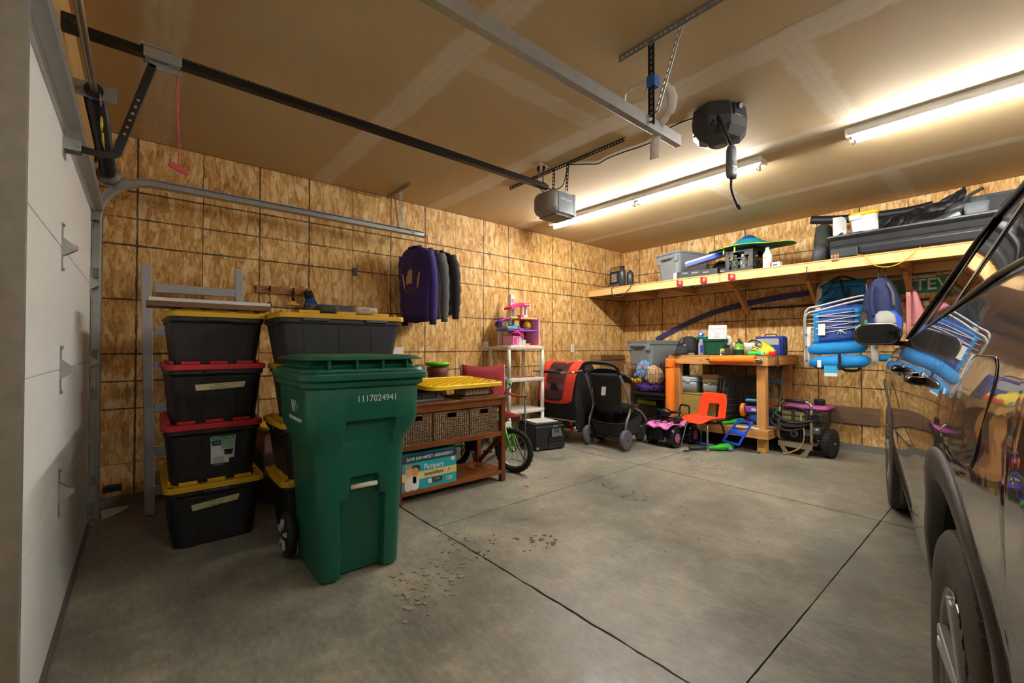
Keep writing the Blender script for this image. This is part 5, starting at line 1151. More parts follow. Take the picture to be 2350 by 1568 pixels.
G().lathe([(.044, 0), (.048, .006), (.048, .125), (.042, .145), (.024, .162), (.012, .168), (.012, .174)], 24).obj('cylinder', mat('#0f3d29', .35), pc); G().lathe([(.0486, .068), (.0486, .135)], 24, cap=False).obj('label', mat('#77b843', .4, var=.3, scale=40), pc); G().lathe([(.013, .174), (.016, .178), (.016, .192), (.012, .196)], 14).obj('cap', mat('#3c463c', .4), pc); G().bx(-.005, .02, -.050, -.0482, .075, .09).obj('price_tag', WHT, pc)
fl_ = thing('green_flashlight', 'green toy flashlight lying on the bench edge', 'flashlight', (2.38, 5.50, BZ+.0275), .0)
G().lathe([(.022, 0), (.027, .006), (.027, .05), (.022, .06), (.024, .10), (.0265, .135)], 18, (-.075, 0, 0), RY(PI/2)).obj('barrel', mat('#23d052', .3), fl_); G().lathe([(.027, 0), (.027, .02), (.018, .03)], 18, (.06, 0, 0), RY(PI/2)).obj('lens', mat('#9fd3d8', .15), fl_)
yv = thing('yellow_dry_bag', 'yellow dry bag slumped in front of the blue cooler', 'bag', (2.375, 5.68, BZ), -.12)
YB = mat('#e6cf0e', .5, var=.08, scale=16)
g = G(); R_ = lump([(.15, .07, 0, 0, 0), (.17, .085, .02, 0, 0), (.165, .08, .07, -.01, .0), (.13, .06, .12, -.035, .0), (.08, .035, .155, -.06, 0), (.03, .015, .17, -.07, 0)], 22, .035, 8); g.loft(R_); crumple(g.obj('bag', YB, yv), .07, .02)
g = G(); g.tube(smoothpts([(-.14, -.03, .14), (-.08, -.05, .175), (.0, -.05, .16), (.03, -.06, .13)], 5), .009, 6); g.obj('strap', mat('#2f2f22', .7), yv); G().cyl((-.03, -.10, .045), (-.03, -.075, .065), .03, n=16).obj('spout_ring', mat('#e8c01a', .4), yv)
yb2 = tag(G().bx(-.06, .06, -.05, .05, 0, .10).obj('yellow_carton', mat('#a8a022', .55), bevel=.003), 'olive yellow carton behind the planter', 'carton'); yb2.location = (2.075, 5.80, BZ+.0005)
cl = thing('lunch_cooler', 'blue soft cooler bag with grey top at bench right end', 'cooler bag', (2.36, 6.02, BZ), -.08)
BLUE = mat('#1b3aa0', .65, var=.08)
G().loft([rr(.30, .16, .03, 0), rr(.315, .175, .035, .012), rr(.315, .175, .035, .20), rr(.29, .15, .03, .225)]).obj('bag', BLUE, cl); G().bx(-.145, .125, -.092, -.086, .125, .205).obj('grey_panel', mat('#a9adb2', .6), cl, bevel=.006)
g = G(); g.tube([(p[0]*1.0, -.091, .10+p[1]) for p in rr(.29, .21, .04, 0, 4)], .005, 6, closed=True); g.obj('piping', mat('#15181f', .6), cl); g = G(); g.tube(smoothpts([(-.07, 0, .222), (-.05, 0, .25), (.05, 0, .25), (.07, 0, .222)], 5), .006, 6); g.obj('handle', mat('#1b1d22', .7), cl); G().bx(.158, .178, -.05, .0, .02, .13).obj('strap_buckle', mat('#1a1b1e', .6), cl, bevel=.006)
rm = thing('red_key_fob_reel', 'red plastic reel with keys hanging over the bench edge', 'key reel', (2.515, 5.63, BZ))
G().bx(-.04, .03, -.03, .03, 0, .05).obj('reel', mat('#c4231f', .35), rm, bevel=.010)
for k in range(4): G().box((.035+.004*k, -.012+.008*k, -.06-.008*k), (.004, .012, .10), Euler((.1*k-.2, .05, 0)).to_matrix()).obj('key', mat('#8a4a2c' if k % 2 else '#9c9fa1', .35, .7), rm)
g = G(); g.tube(smoothpts([(.03, 0, .03), (.045, 0, .01), (.045, .0, -.10), (.047, .006, -.20)], 5), .0025, 5); g.obj('cord', BLACK, rm)
gm = thing('grey_pipe_fitting', 'grey plastic pipe fitting beside the planter', 'pipe fitting', (2.075, 5.49, BZ))
G().cyl((-.05, -.03, .028), (.06, .035, .030), .026, n=16).obj('pipe', mat('#56575a', .5), gm); G().cyl((-.012, .03, .05), (.02, -.035, .06), .036, n=16).obj('elbow', mat('#2b2b2d', .5), gm); G().cyl((.02, -.035, .06), (.0205, -.036, .0602), .029, n=14).obj('opening', BLACK, gm); G().cyl((.06, .035, .03), (.115, .02, .024), .018, n=12).obj('spigot', mat('#4a4b4e', .5), gm)
tgv = thing('tape_package', 'blue and yellow blister package leaning on the planter', 'package', (2.035, 5.475, BZ), .3, rot=(-.25, 0, .3)); G().bx(-.035, .035, 0, .004, 0, .08).obj('card', mat('#dfe3e6', .5), tgv); G().bx(-.035, .02, -.003, 0, .035, .075).obj('print', mat('#e3b81a', .5), tgv, bevel=.002); G().bx(-.03, .03, -.003, 0, .015, .035).obj('print', mat('#27418f', .5), tgv)

# ---- under the bench
PLY = wood('#a8934a', '#7f6b2e', 0, .6)
def ply_old():
    t = NT('old_yellow_ply'); v = t.coord(); n = t.noise(v, 5, 4); k = t.ramp(t.noise(t.mapping(v, (2, 2, 7)), 4, 5, .7, dist=1.5), [(.57, 0.0), (.60, 1.0), (.63, 0.0)])
    c = t.mix(n, lin('#8f7a35'), lin('#b09a4e')); t.base(t.mix(t.math('MULTIPLY', k, .7), c, lin('#4d3f1c'))); t.put(t.p, 'Roughness', .6); return t.m
yx = thing('yellow_plywood_crate', 'old yellow plywood crate under the bench', 'crate', (1.655, 5.80, LS))
G().bx(-.21, .27, -.30, .16, 0, .318).obj('crate', ply_old(), yx, bevel=.003); G().bx(-.215, .275, -.305, .165, .3185, .332).obj('crate_top', wood('#b09a60', '#85703c', 0, .6), yx, bevel=.002)
def clear_bin(label, loc, rz, w, d, h, lidc, body):
    t = thing('clear_storage_bin', label, 'storage bin', loc, rz, 'small lidded bins under the bench')
    G().loft([rr(w*.84, d*.84, .02, 0), rr(w*.95, d*.95, .025, h*.72)]).obj('bin', body, t); lm = mat(lidc, .35, var=.05)
    G().loft([rr(w*.99, d*.99, .025, h*.70), rr(w, d, .025, h*.78)]).obj('rim', lm, t); G().loft([rr(w, d, .025, h*.785), rr(w*1.02, d*1.02, .025, h*.86), rr(w*.92, d*.9, .025, h)]).obj('lid', lm, t); G().bx(-w*.10, w*.10, -d*.52, -d*.48, h*.62, h*.80).obj('latch', lm, t, bevel=.004)
    return t
clear_bin('clear bin with pale blue lid on the yellow crate', (1.545, 5.66, LS+.3325), .15, .235, .26, .205, '#a9c6cc', mat('#8f979c', .3, var=.2, scale=14))
clear_bin('clear bin with pale green lid on the yellow crate', (1.80, 5.72, LS+.3325), .1, .20, .24, .185, '#b9c49a', mat('#98a0a0', .3, var=.2, scale=14))
cb_ = tag(G().bx(-.12, .13, -.10, .10, 0, .05).obj('flat_cardboard_box', mat('#a8845a', .7), bevel=.003), 'flat cardboard box on the pale green bin', 'box'); cb_.location = (1.81, 5.72, LS+.5185); cb_.rotation_euler = (0, 0, .1)
dc = thing('folded_dog_crate', 'grey wire dog crate folded flat and leaning under the bench', 'dog crate', (2.06, 5.80, LS), 0, rot=(0, .14, -.32))
CRT = mat('#3b3c3e', .55, .2)
for off in (-.024, .024):
    for k in range(10): G().cyl((off, -.32+.64*k/9, .02), (off, -.32+.64*k/9, .56), .0035, n=6).obj('wire', CRT, dc)
    for k in range(9): G().cyl((off, -.32, .02+.54*k/8), (off, .32, .02+.54*k/8), .0035, n=6).obj('wire', CRT, dc)
G().bx(-.012, .012, -.31, .31, .012, .55).obj('plastic_pan', mat('#2c2b2b', .5), dc, bevel=.004); g = G(); g.tube(smoothpts([(-.02, -.34, .53), (-.03, -.37, .56), (.03, -.37, .56), (.02, -.34, .53)], 4), .006, 6); g.obj('carry_handle', BLACK, dc)
for k in range(4): G().cyl((-.045, -.34+.018*k, .38), (-.045, -.34+.018*k, .57), .004, n=6).obj('door_wire', BLACK, dc)
for z in (.38, .57): G().cyl((-.045, -.345, z), (-.045, -.28, z), .004, n=6).obj('door_wire', BLACK, dc)
# toy lawn mower
tm = thing('toy_lawn_mower', 'green toy lawn mower with grey handle under the bench', 'toy mower', (2.355, 5.97, LS), -.2)
TG = mat('#2e7a45', .45)
G().loft([rr(.20, .22, .03, .04), rr(.22, .24, .04, .10), rr(.17, .19, .03, .17), rr(.14, .16, .03, .20)]).obj('deck', TG, tm)
for k in range(6): G().bx(-.08+.03*k, -.065+.03*k, -.115, -.06, .12, .17).obj('fin', TG, tm)
G().bx(-.05, .05, -.02, .06, .20, .235).obj('engine', mat('#b8202a', .4), tm, bevel=.01); G().loft([rr(.23, .12, .03, .02, 4, 0, -.06), rr(.23, .12, .03, .09, 4, 0, -.06)]).obj('grass_bag', mat('#d7b21e', .45), tm)
for x in (-.12, .12):
    for y in (-.08, .09): G().cyl((x-.02, y, .05), (x+.02, y, .05), .05, n=16).obj('wheel', mat('#1d1d1f', .6), tm)
TGY = mat('#5d6468', .5)
g = G(); g.tube(smoothpts([(-.07, .06, .20), (-.08, .10, .38), (-.075, .13, .55), (-.06, .17, .64), (.06, .17, .64), (.075, .13, .55), (.08, .10, .38), (.07, .06, .20)], 4), .011, 7); g.obj('push_handle', TGY, tm); G().bx(-.09, .09, .11, .14, .46, .53).obj('control_panel', TGY, tm, bevel=.008); G().bx(-.085, .085, .08, .10, .30, .325).obj('cross_bar', TGY, tm, bevel=.003)
# toy scooter / trike lying on the lower shelf
ORG = mat('#ec7a1e', .42); TPU = mat('#8a4fbe', .42); TBL = mat('#1246d6', .38); TSK = mat('#2aa7d8', .4)
sk = thing('toy_tricycle', 'purple toy tricycle with orange wheels on the lower bench shelf', 'toy tricycle', (2.315, 5.655, LS), .12)
G().bx(-.095, .10, -.05, .03, .155, .225).obj('body', TPU, sk, bevel=.010); G().bx(-.03, .02, -.054, -.05, .175, .205).obj('sticker', WHT, sk)
for x in (-.125, .14):
    g = G(); g.lathe([(.04, -.022), (.072, -.022), (.078, -.012), (.078, .012), (.072, .022), (.04, .022)], 24, (x, -.01, .175), RY(PI/2)); g.obj('wheel', ORG, sk)
    for k in range(6): a = 2*PI*k/6; G().beam((x, -.01, .175), (x, -.01+.045*math.cos(a), .175+.045*math.sin(a)), .022, .012, (1, 0, 0)).obj('wheel_spoke', ORG, sk)
G().loft([rr(.15, .07, .03, .28, 5, -.02, -.02), rr(.16, .08, .035, .295, 5, -.02, -.02), rr(.14, .07, .03, .31, 5, -.02, -.02)]).obj('saddle', TSK, sk); G().beam((.02, -.02, .29), (.11, -.01, .22), .06, .02, (0, 0, 1)).obj('saddle_neck', TSK, sk, bevel=.004)
G().ball((.05, .02, .10), (.13, .06, .075), 16, 9).obj('fender', mat('#245fb5', .4), sk); G().bx(-.10, .14, .02, .06, .0, .10).obj('chassis', mat('#5a2a9c', .45), sk, bevel=.01)
# blue toy frame leaning from floor against shelf
tf = thing('toy_stroller_frame', 'blue plastic toy frame leaning on the lower bench shelf', 'toy frame', (2.20, 5.36, 0), 0)
P4 = [Vector(p)-Vector((2.20, 5.36, 0)) for p in ((2.09, 5.325, .100), (2.276, 5.29, .085), (2.372, 5.395, .325), (2.235, 5.405, .345))]
for a, b in zip(P4, P4[1:]+P4[:1]): G().beam(a, b, .022, .022, (0, 1, 0)).obj('frame_bar', TBL, tf, bevel=.005)
ma, mb = P4[0].lerp(P4[3], .48), P4[1].lerp(P4[2], .48); G().beam(ma, mb, .02, .05, (P4[3]-P4[0])).obj('middle_plate', TBL, tf, bevel=.004)
for k in range(6):
    for a, b in ((P4[0], P4[3]), (P4[1], P4[2])): q = a.lerp(b, .1+.16*k); G().cyl(q+Vector((0, -.0125, 0)), q+Vector((0, -.0145, 0)), .006, n=8).obj('rivet_hole', mat('#0a2a80', .5), tf)
for q in (P4[2], P4[3]): G().ball(q, .018, 10, 7).obj('joint', TBL, tf)
GRB = mat('#2fbb23', .4)
def bat(label, p0, p1, r0, r1, grip=None, cat='toy bat'):
    t = thing('toy_bat', label, cat, (0, 0, 0)); p0, p1 = Vector(p0), Vector(p1)
    g = G(); P = [p0.lerp(p1, q) for q in (0, .02, .3, .55, .8, .95, 1)]; g.tube(P, .01, 14, rr=[r0*.8, r0, r0*1.1, (r0+r1)*.62, r1, r1, r1*.6]); g.obj('barrel', GRB, t)
    if grip:
        q = Vector(grip); G().cyl(q, p0, r0*.95, n=12).obj('grip', mat('#2a2b2b', .7), t); G().cyl(q, q+(q-p0).normalized()*.012, r0*1.4, n=12).obj('knob', mat('#2a2b2b', .7), t)
    return t
bat('green toy bat with black grip lying on the floor', (2.005, 5.09, .035), (2.185, 5.36, .045), .020, .042, (1.88, 4.98, .024))
bat('green toy bat lying on the lower bench shelf', (2.03, 5.455, LS+.018), (2.17, 5.72, LS+.036), .017, .033)
bpv = tag(G().cyl((1.70, 5.36, .016), (1.98, 5.36, .016), .015, n=12).obj('blue_plastic_tube', mat('#1c6fd0', .4)), 'blue plastic tube on the floor under the bench', 'tube')
bl = tag(G().ball((2.195, 5.275, .027), .026, 14, 9).obj('small_ball', mat('#6a8fc0', .5, var=.5, scale=14)), 'small blue and grey ball at the bat tip', 'ball')
dsc = tag(G().lathe([(.0, 0), (.030, 0), (.033, .004), (.030, .008), (0, .008)], 20).obj('black_puck', mat('#1d1f20', .6)), 'small black puck on the floor by the chair', 'puck'); dsc.location = (1.865, 4.92, .001)
for i, (x, y, rz) in enumerate(((2.30, 5.46, .1), (2.42, 5.70, -.2))):
    q = tag(G().bx(-.13, .13, -.06, .06, 0, .006).obj('papers', mat('#d9d7d2', .7), bevel=.001), ('loose white papers under the toy tricycle', 'loose white papers on the lower shelf right end')[i], 'paper'); q.location = (x, y, LS+.0005); q.rotation_euler = (0, 0, rz)
gr = thing('floor_grate', 'dark slotted rubber mat under the workbench', 'mat', (2.30, 5.50, .001), .05)
G().bx(-.12, .14, -.10, .12, 0, .008).obj('mat', mat('#45413a', .8), gr)
for k in range(9): G().bx(-.11+.028*k, -.095+.028*k, -.09, .11, .008, .013).obj('mat_rib', mat('#5a554c', .8), gr)

# ---- orange school chair
OR2 = mat('#e8461f', .30, var=.05, key='chairorange')
oc = thing('school_chair', 'orange moulded kids chair with chrome legs', 'chair', (1.92, 5.225, 0), 0, rot=(0, 0, -1.757))
oc.scale = (1.08, 1.08, 1.06)
SEATZ = .315
def seat_pt(u, v):
    """u across, v from seat front edge (0) to back top (1); local +x is the open front"""
    if v < .45:
        q = v/.45; x = .17-.30*q; z = SEATZ-.012+.004*q+.03*(abs(u-.5)*2)**3-.02*math.exp(-((q)/.12)**2); w = .175+.0*q-.02*(1-q)**3
    else:
        q = (v-.45)/.55; x = -.13-.055*q-.02*math.sin(PI*q*.5); z = SEATZ-.008+.03*0+.285*q+.0; w = .175-.02*q-.018*q**6
        bl_ = math.exp(-(q/.16)**2); x += .0; z += .0
    e = (abs(u-.5)*2); c = .035*e**2*(1 if v > .45 else 0)*1.0
    return (x+c*(.8 if v > .45 else 0), (u-.5)*2*w, z+(.012*e**4 if v < .45 else 0))
NU, NV = 16, 26
vs = [seat_pt(i/NU, j/NV) for i in range(NU+1) for j in range(NV+1)]; fs = []
for i in range(NU):
    for j in range(NV):
        u, v = (i+.5)/NU, (j+.5)/NV
        if abs(u-.5) < .20-.05*((v-.52)/.3) and .50 < v < .755: continue
        a = i*(NV+1)+j; fs.append((a, a+NV+1, a+NV+2, a+1))
g = G(); g.add(vs, fs, True); o = g.obj('shell', OR2, oc, solid=.008, sub=1)
for sx, sy in ((1, 1), (1, -1), (-1, 1), (-1, -1)):
    g = G(); pts = smoothpts([(sx*.02, sy*.10, SEATZ-.035), (sx*.09, sy*.115, SEATZ-.04), (sx*.125, sy*.13, SEATZ-.075), (sx*.165, sy*.165, .014)], 5); g.tube(pts, .011, 10); g.obj('leg', CHR if sy < 0 or sx > 0 else mat('#3a3a3c', .25, .8), oc); G().ball((sx*.166, sy*.166, .012), .012, 10, 6).obj('glide', CHR, oc)
G().bx(-.05, .05, -.11, .11, SEATZ-.04, SEATZ-.02).obj('seat_bracket', BLACK, oc, bevel=.006)

# ---- pink and black ride-on quad
qd = thing('ride_on_quad', 'pink and black ride-on toy quad bike', 'toy quad', (1.555, 5.155, 0), 0, rot=(0, 0, -1.67)); qd.scale = (.96, .96, 1.15)
QP = mat('#e27fc0', .35, var=.1, scale=20); QB = mat('#18181a', .32, key='quadblack')
for x in (-.20, .17):
    for y in (-.15, .15):
        w = thing('wheel', None, None); w.parent = qd; w.location = (x, y, .10)
        g = G(); g.lathe([(.03, -.05), (.075, -.05), (.096, -.038), (.10, 0), (.096, .038), (.075, .05), (.03, .05)], 24, (0, 0, 0), RX(PI/2)); g.obj('tire', QB, w)
        for k in range(10): a = 2*PI*k/10; G().box((.098*math.cos(a), 0, .098*math.sin(a)), (.016, .08, .016), Euler((0, -a+.4, 0)).to_matrix()).obj('tread_lug', QB, w, bevel=.003)
        s = 1 if y > 0 else -1
        G().cyl((0, s*.048, 0), (0, s*.055, 0), .045, n=20).obj('hub_cap', QP, w)
        for k in range(8): a = 2*PI*k/8; G().box((.028*math.cos(a), s*.0556, .028*math.sin(a)), (.022, .003, .007), Euler((0, -a, 0)).to_matrix()).obj('hub_slot', QB, w)
G().loft([rr(.40, .13, .03, .09, 4, -.01), rr(.42, .15, .04, .16, 4, -.01), rr(.36, .14, .04, .21, 4, -.01)]).obj('chassis', QB, qd)
def fender(cx, w):
    g = G(); g.grid(lambda u, v: (cx+.14*math.cos(PI*(.08+.84*u)), -w+2*w*v, .185+.05*math.sin(PI*(.08+.84*u))+.010*math.sin(4*PI*v)), 12, 14); return g
fender(.17, .165).obj('front_fender', QP, qd, solid=.012); fender(-.20, .16).obj('rear_fender', QP, qd, solid=.012)
G().loft([rr(.20, .14, .04, .20, 4, .15), rr(.22, .18, .05, .235, 4, .15), rr(.12, .10, .03, .26, 4, .12)]).obj('hood', QP, qd)
for y in (-.12, -.04, .04, .12): G().beam((.06, y, .285), (.28, y*1.1, .262), .014, .012).obj('front_rack_bar', QB, qd)
for x in (.12, .24): G().beam((x, -.14, .288-.10*(x-.12)), (x, .14, .288-.10*(x-.12)), .014, .012).obj('front_rack_bar', QB, qd)
G().loft([rr(.24, .13, .05, .215, 5, -.10), rr(.25, .14, .05, .255, 5, -.10), rr(.20, .11, .05, .27, 5, -.10)]).obj('seat', mat('#222224', .6), qd)
G().bx(.24, .30, -.07, .07, .07, .20).obj('bumper', QB, qd, bevel=.01); G().ball((.12, 0, .335), (.055, .075, .045), 14, 9).obj('headlight_cowl', QB, qd); G().cyl((.10, 0, .25), (.10, 0, .33), .02, n=10).obj('steering_column', QB, qd)
for s in (-1, 1): G().cyl((.08, s*.05, .34), (.05, s*.17, .35), .014, n=10).obj('grip', QB, qd)
g = G(); g.tube(smoothpts([(-.26, -.07, .24), (-.28, -.065, .37), (-.28, -.03, .385), (-.28, .03, .385), (-.28, .065, .37), (-.26, .07, .24)], 4), .011, 8); g.obj('rear_bar', BLACK, qd); G().bx(.28, .285, -.02, .02, .20, .23).obj('emblem', mat('#d9d0d4', .4), qd)

# ---- grey tote on a stand, black table, wire hamper of clothes, folded black tables
GT = mat('#7f858a', .42, var=.05, key='greytote')
def grey_tote(label, loc, rz, L, W, h, lid=False, group='grey storage totes'):
    t = thing('grey_tote', label, 'tote', loc, rz, group)
    G().loft([rr(L*.78, W*.76, .05, 0, 5), rr(L*.81, W*.80, .06, .01, 5), rr(L*.92, W*.92, .06, h*.86, 5), rr(L*.92, W*.92, .06, h*.865, 5), rr(L*.965, W*.96, .06, h*.87, 5), rr(L, W, .06, h*.99, 5), rr(L, W, .06, h, 5), rr(L*.93, W*.92, .055, h, 5), rr(L*.90, W*.89, .05, h*.8, 5)] if not lid else
             [rr(L*.78, W*.76, .05, 0, 5), rr(L*.81, W*.80, .06, .01, 5), rr(L*.94, W*.94, .06, h*.90, 5), rr(L*.95, W*.95, .06, h*.97, 5)], smooth=False).obj('body', GT, t, bevel=.006)
    for s in (-1, 1):
        G().bx(*sorted((s*L*.45, s*L*.492)), -W*.30, W*.30, h*.80, h*.90).obj('handle_ledge', GT, t, bevel=.01); G().bx(*sorted((s*L*.462, s*L*.494)), -W*.20, W*.20, h*.74, h*.83).obj('hand_hole', mat('#3b3e41', .6), t, bevel=.01)
        for y in (-1, 1): G().bx(*sorted((s*L*.43, s*L*.485)), *sorted((y*W*.30, y*W*.44)), h*.66, h*.90).obj('corner_block', GT, t, bevel=.012)
    if lid:
        G().loft([rr(L*1.0, W*1.0, .06, h*.95, 5), rr(L*1.02, W*1.02, .06, h*.97, 5), rr(L*1.0, W*1.0, .06, h*1.01, 5), rr(L*.82, W*.8, .05, h*1.02, 5), rr(L*.8, W*.78, .05, h*1.06, 5)], smooth=False).obj('lid', mat('#8b9196', .42), t, bevel=.005)
    return t
st_ = thing('grey_tote_stand', 'dark cabinet under the open grey tote', 'cabinet', (.86, 5.98, 0))
G().bx(-.30, .30, -.22, .22, .02, .84).obj('cabinet', mat('#1b1c1d', .6), st_, bevel=.006); G().bx(-.29, -.01, -.228, -.221, .05, .82).obj('door', mat('#1e1f20', .5), st_, bevel=.003); G().bx(.01, .29, -.228, -.221, .05, .82).obj('door', mat('#1e1f20', .5), st_, bevel=.003); G().bx(-.30, .30, -.22, .22, 0, .02).obj('plinth', BLACK, st_)
grey_tote('grey open tote on the dark cabinet by the workbench', (.87, 5.95, .8405), PI/2-.28, .72, .52, .42)
bt2 = thing('black_end_table', 'black wooden end table with slanted legs under the wire hamper', 'table', (1.16, 5.48, 0), .12)
BKW = mat('#1b1917', .4)
G().bx(-.26, .24, -.20, .22, .535, .565).obj('top', BKW, bt2, bevel=.004)
for x in (-.22, .20):
    for y in (-.17, .19): G().beam((x*1.12, y*1.1, 0), (x*.95, y*.95, .54), .035, .035, (0, 1, 0)).obj('leg', BKW, bt2, bevel=.003)
    G().bx(x-.012, x+.012, -.17, .19, .13, .16).obj('stretcher', BKW, bt2)
for y in (-.17, .19): G().bx(-.22, .20, y-.012, y+.012, .49, .53).obj('apron', BKW, bt2)
db_ = thing('dark_laundry_box', 'dark bin with lime stripe under the black end table', 'bin', (1.03, 5.56, 0)); G().loft([rr(.24, .20, .03, 0), rr(.28, .24, .03, .44)]).obj('bin', mat('#202123', .6), db_); G().bx(-.142, .142, -.126, -.118, .40, .45).obj('stripe', mat('#a3b019', .5), db_)
wh = thing('wire_hamper', 'copper wire hamper full of folded clothes', 'wire basket', (1.06, 5.47, .566), .05)
HW, HD, HH = .44, .34, .37; CW = mat('#6b4a3a', .4, .7)
for k in range(12):
    x = -HW/2+HW*k/11
    for y in (-HD/2, HD/2): G().cyl((x*.95, y*.95, .006), (x, y, HH), .0022, n=5).obj('wire', CW, wh)
for k in range(1, 9):
    y = -HD/2+HD*k/9
    for x in (-HW/2, HW/2): G().cyl((x*.95, y*.95, .006), (x, y, HH), .0022, n=5).obj('wire', CW, wh)
for k in range(7):
    q = k/6; z = .006+(HH-.006)*q; s = .95+.05*q; g = G(); g.tube([(p[0], p[1], z) for p in rr(HW*s, HD*s, .02, 0, 3)], .0026 if k in (0, 6) else .002, 5, closed=True); g.obj('wire_ring', CW, wh)
def cloth(name, label, loc, prof, m, seed, rot=(0, 0, 0), amp=.09, group='folded clothes in the wire hamper'):
    o = G().loft(lump(prof, 26, amp, seed)).obj(name, m, sub=2); o.location = loc; o.rotation_euler = rot; crumple(o, .05, .10); return tag(o, label, 'clothes', group)
cloth('purple_garment', 'purple knit garment at the bottom of the wire hamper', (1.07, 5.46, .574), [(.10, .08, 0, 0, 0), (.185, .145, .02, 0, 0), (.19, .145, .08, 0, 0), (.12, .10, .105, 0, 0)], mat('#4a2482', .85, var=.35, scale=30), 3, amp=.05)
cloth('tan_garment', 'tan cotton garment bunched in the wire hamper', (1.16, 5.43, .682), [(.05, .06, 0, 0, 0), (.095, .11, .03, 0, 0), (.09, .10, .16, 0, 0), (.04, .05, .235, -.02, 0)], mat('#c9a883', .85, var=.15, scale=18), 6, amp=.08)
cloth('blue_garment', 'light blue garment piled high in the wire hamper', (.955, 5.50, .715), [(.06, .06, 0, 0, 0), (.10, .12, .05, 0, 0), (.10, .11, .16, 0, 0), (.06, .06, .235, .02, 0), (.02, .02, .26, .03, 0)], mat('#6d9cc9', .85, var=.15, scale=18), 9, amp=.07)
cloth('yellow_garment', 'mustard garment peeking through the wire hamper', (.93, 5.36, .682), [(.04, .03, 0, 0, 0), (.07, .05, .02, 0, 0), (.06, .045, .05, 0, 0), (.02, .02, .06, 0, 0)], mat('#c99a17', .85, var=.15), 11)
ob_ = tag(G().bx(-.018, .018, -.02, .0, -.018, .018).obj('orange_patch', mat('#d9621f', .6), bevel=.003), 'tiny orange patch on the light blue garment', 'patch'); ob_.location = (1.01, 5.385, .905)
ft = thing('folded_black_tables', 'black ribbed folding panels standing left of the bench', 'folding panel', (1.245, 5.80, 0), 0)
for k in range(4):
    G().bx(-.085+.04*k, -.055+.04*k, -.25, .28, .01, .93+.012*k).obj('panel', mat('#202123', .5), ft, bevel=.012)
    g = G(); g.tube(smoothpts([(-.07+.04*k, -.255, .30), (-.07+.04*k, -.27, .60), (-.07+.04*k, -.262, .90), (-.07+.04*k, -.22, .955+.012*k)], 5), .008, 6); g.obj('edge_tube', mat('#2f3032', .35, .4), ft)
# ================================================================ WALL SHELF AND WHAT IT CARRIES
PINE = wood('#ecc48a', '#d2a263', 0, .5); PINEY = wood('#d9a466', '#b98045', 1, .55); PINEZ = wood('#d3a063', '#b07a42', 2, .55)
SY0, SZ0, SZ1, SXE = 5.48, 1.935, 2.025, 5.2
sh = thing('wall_shelf', 'long pale lumber shelf high on the back wall', 'shelf', (0, 0, 0))
G().bx(.004, 1.995, SY0, SY0+.038, SZ0, SZ1).obj('fascia_board', PINE, sh, bevel=.004); G().bx(2.0, SXE, SY0, SY0+.038, SZ0+.002, SZ1+.002).obj('fascia_board', PINE, sh, bevel=.004)
G().bx(.004, SXE, LY-.04, LY-.002, SZ0, SZ1).obj('ledger_board', PINE, sh, bevel=.004)
JX = [.02, .62, 1.24, 1.95, 2.74, 3.56, 4.35, 5.1]
for x in JX: G().bx(x, x+.038, SY0+.039, LY-.041, SZ0, SZ1).obj('joist', PINEY, sh, bevel=.003)
for a, b in ((.004, 2.0), (2.004, SXE)): G().bx(a, b, SY0-.004, LY-.004, SZ1+.0025, SZ1+.017).obj('deck_panel', wood('#d8a864', '#b88346', 0, .6), sh, bevel=.002)
for x in (1.95, 2.74, 3.56, 4.35): G().beam((x+.019, LY-.012, 1.62), (x+.019, 5.98, 1.94), .038, .089, (0, 1, 1)).obj('diagonal_brace', PINEZ, sh, bevel=.003)
SZ = SZ1+.0175
REDP = mat('#c3142b', .4)
for i, x in enumerate((1.50, 1.81, 2.14)):
    t = thing('red_wall_clip', ('leftmost red tool holder on the shelf front edge', 'middle red tool holder on the shelf front edge', 'rightmost red tool holder, right of the fascia joint')[i], 'clip', (x, SY0, 1.978), group='red holders on the shelf edge')
    G().bx(-.036, .036, -.016, -.001, -.034, .036).obj('plate', REDP, t, bevel=.006); G().bx(-.036, -.026, -.030, -.016, -.03, .03).obj('side_rail', REDP, t, bevel=.003); G().bx(.026, .036, -.030, -.016, -.03, .03).obj('side_rail', REDP, t, bevel=.003); G().bx(-.012, .016, -.0175, -.016, .0, .018).obj('slot', mat('#e8b58a', .5), t); G().bx(-.036, -.020, -.03, -.002, .03, .042).obj('ear', REDP, t, bevel=.003)
for i, x in enumerate((1.49, 1.60, 1.71, 1.82)):
    t = thing('dark_spring_clip', ('first dark spring clip under the shelf edge from the left', 'second dark spring clip under the shelf edge from the left', 'third dark spring clip under the shelf edge from the left', 'rightmost dark spring clip under the shelf edge')[i], 'clip', (x, SY0+.02, SZ0), group='dark clips under the shelf edge')
    for s in (-1, 1): G().beam((s*.012, 0, 0), (s*.026, -.015, -.022), .012, .006, (0, 0, 1)).obj('jaw', mat('#3d444b', .4), t)
    G().bx(-.03, .03, -.01, .02, -.006, -.0005).obj('base', mat('#3d444b', .4), t)
for i, (x, l) in enumerate(((2.89, 'black screw hook on the shelf front near the braces'), (1.32, 'tiny dark screw hook under the shelf front'))):
    g = G(); s = 1.0 if i == 0 else .5; g.tube(smoothpts([(0, -.001, .05*s), (0, -.012, .055*s), (0, -.018, .045*s), (0, -.018, -.05*s), (0, -.004, -.07*s), (0, .012, -.055*s)], 5), .004, 6); o = g.obj('screw_hook', WIRE); o.location = (x, SY0-.002, 1.935 if i == 0 else 1.90); tag(o, l, 'hook')
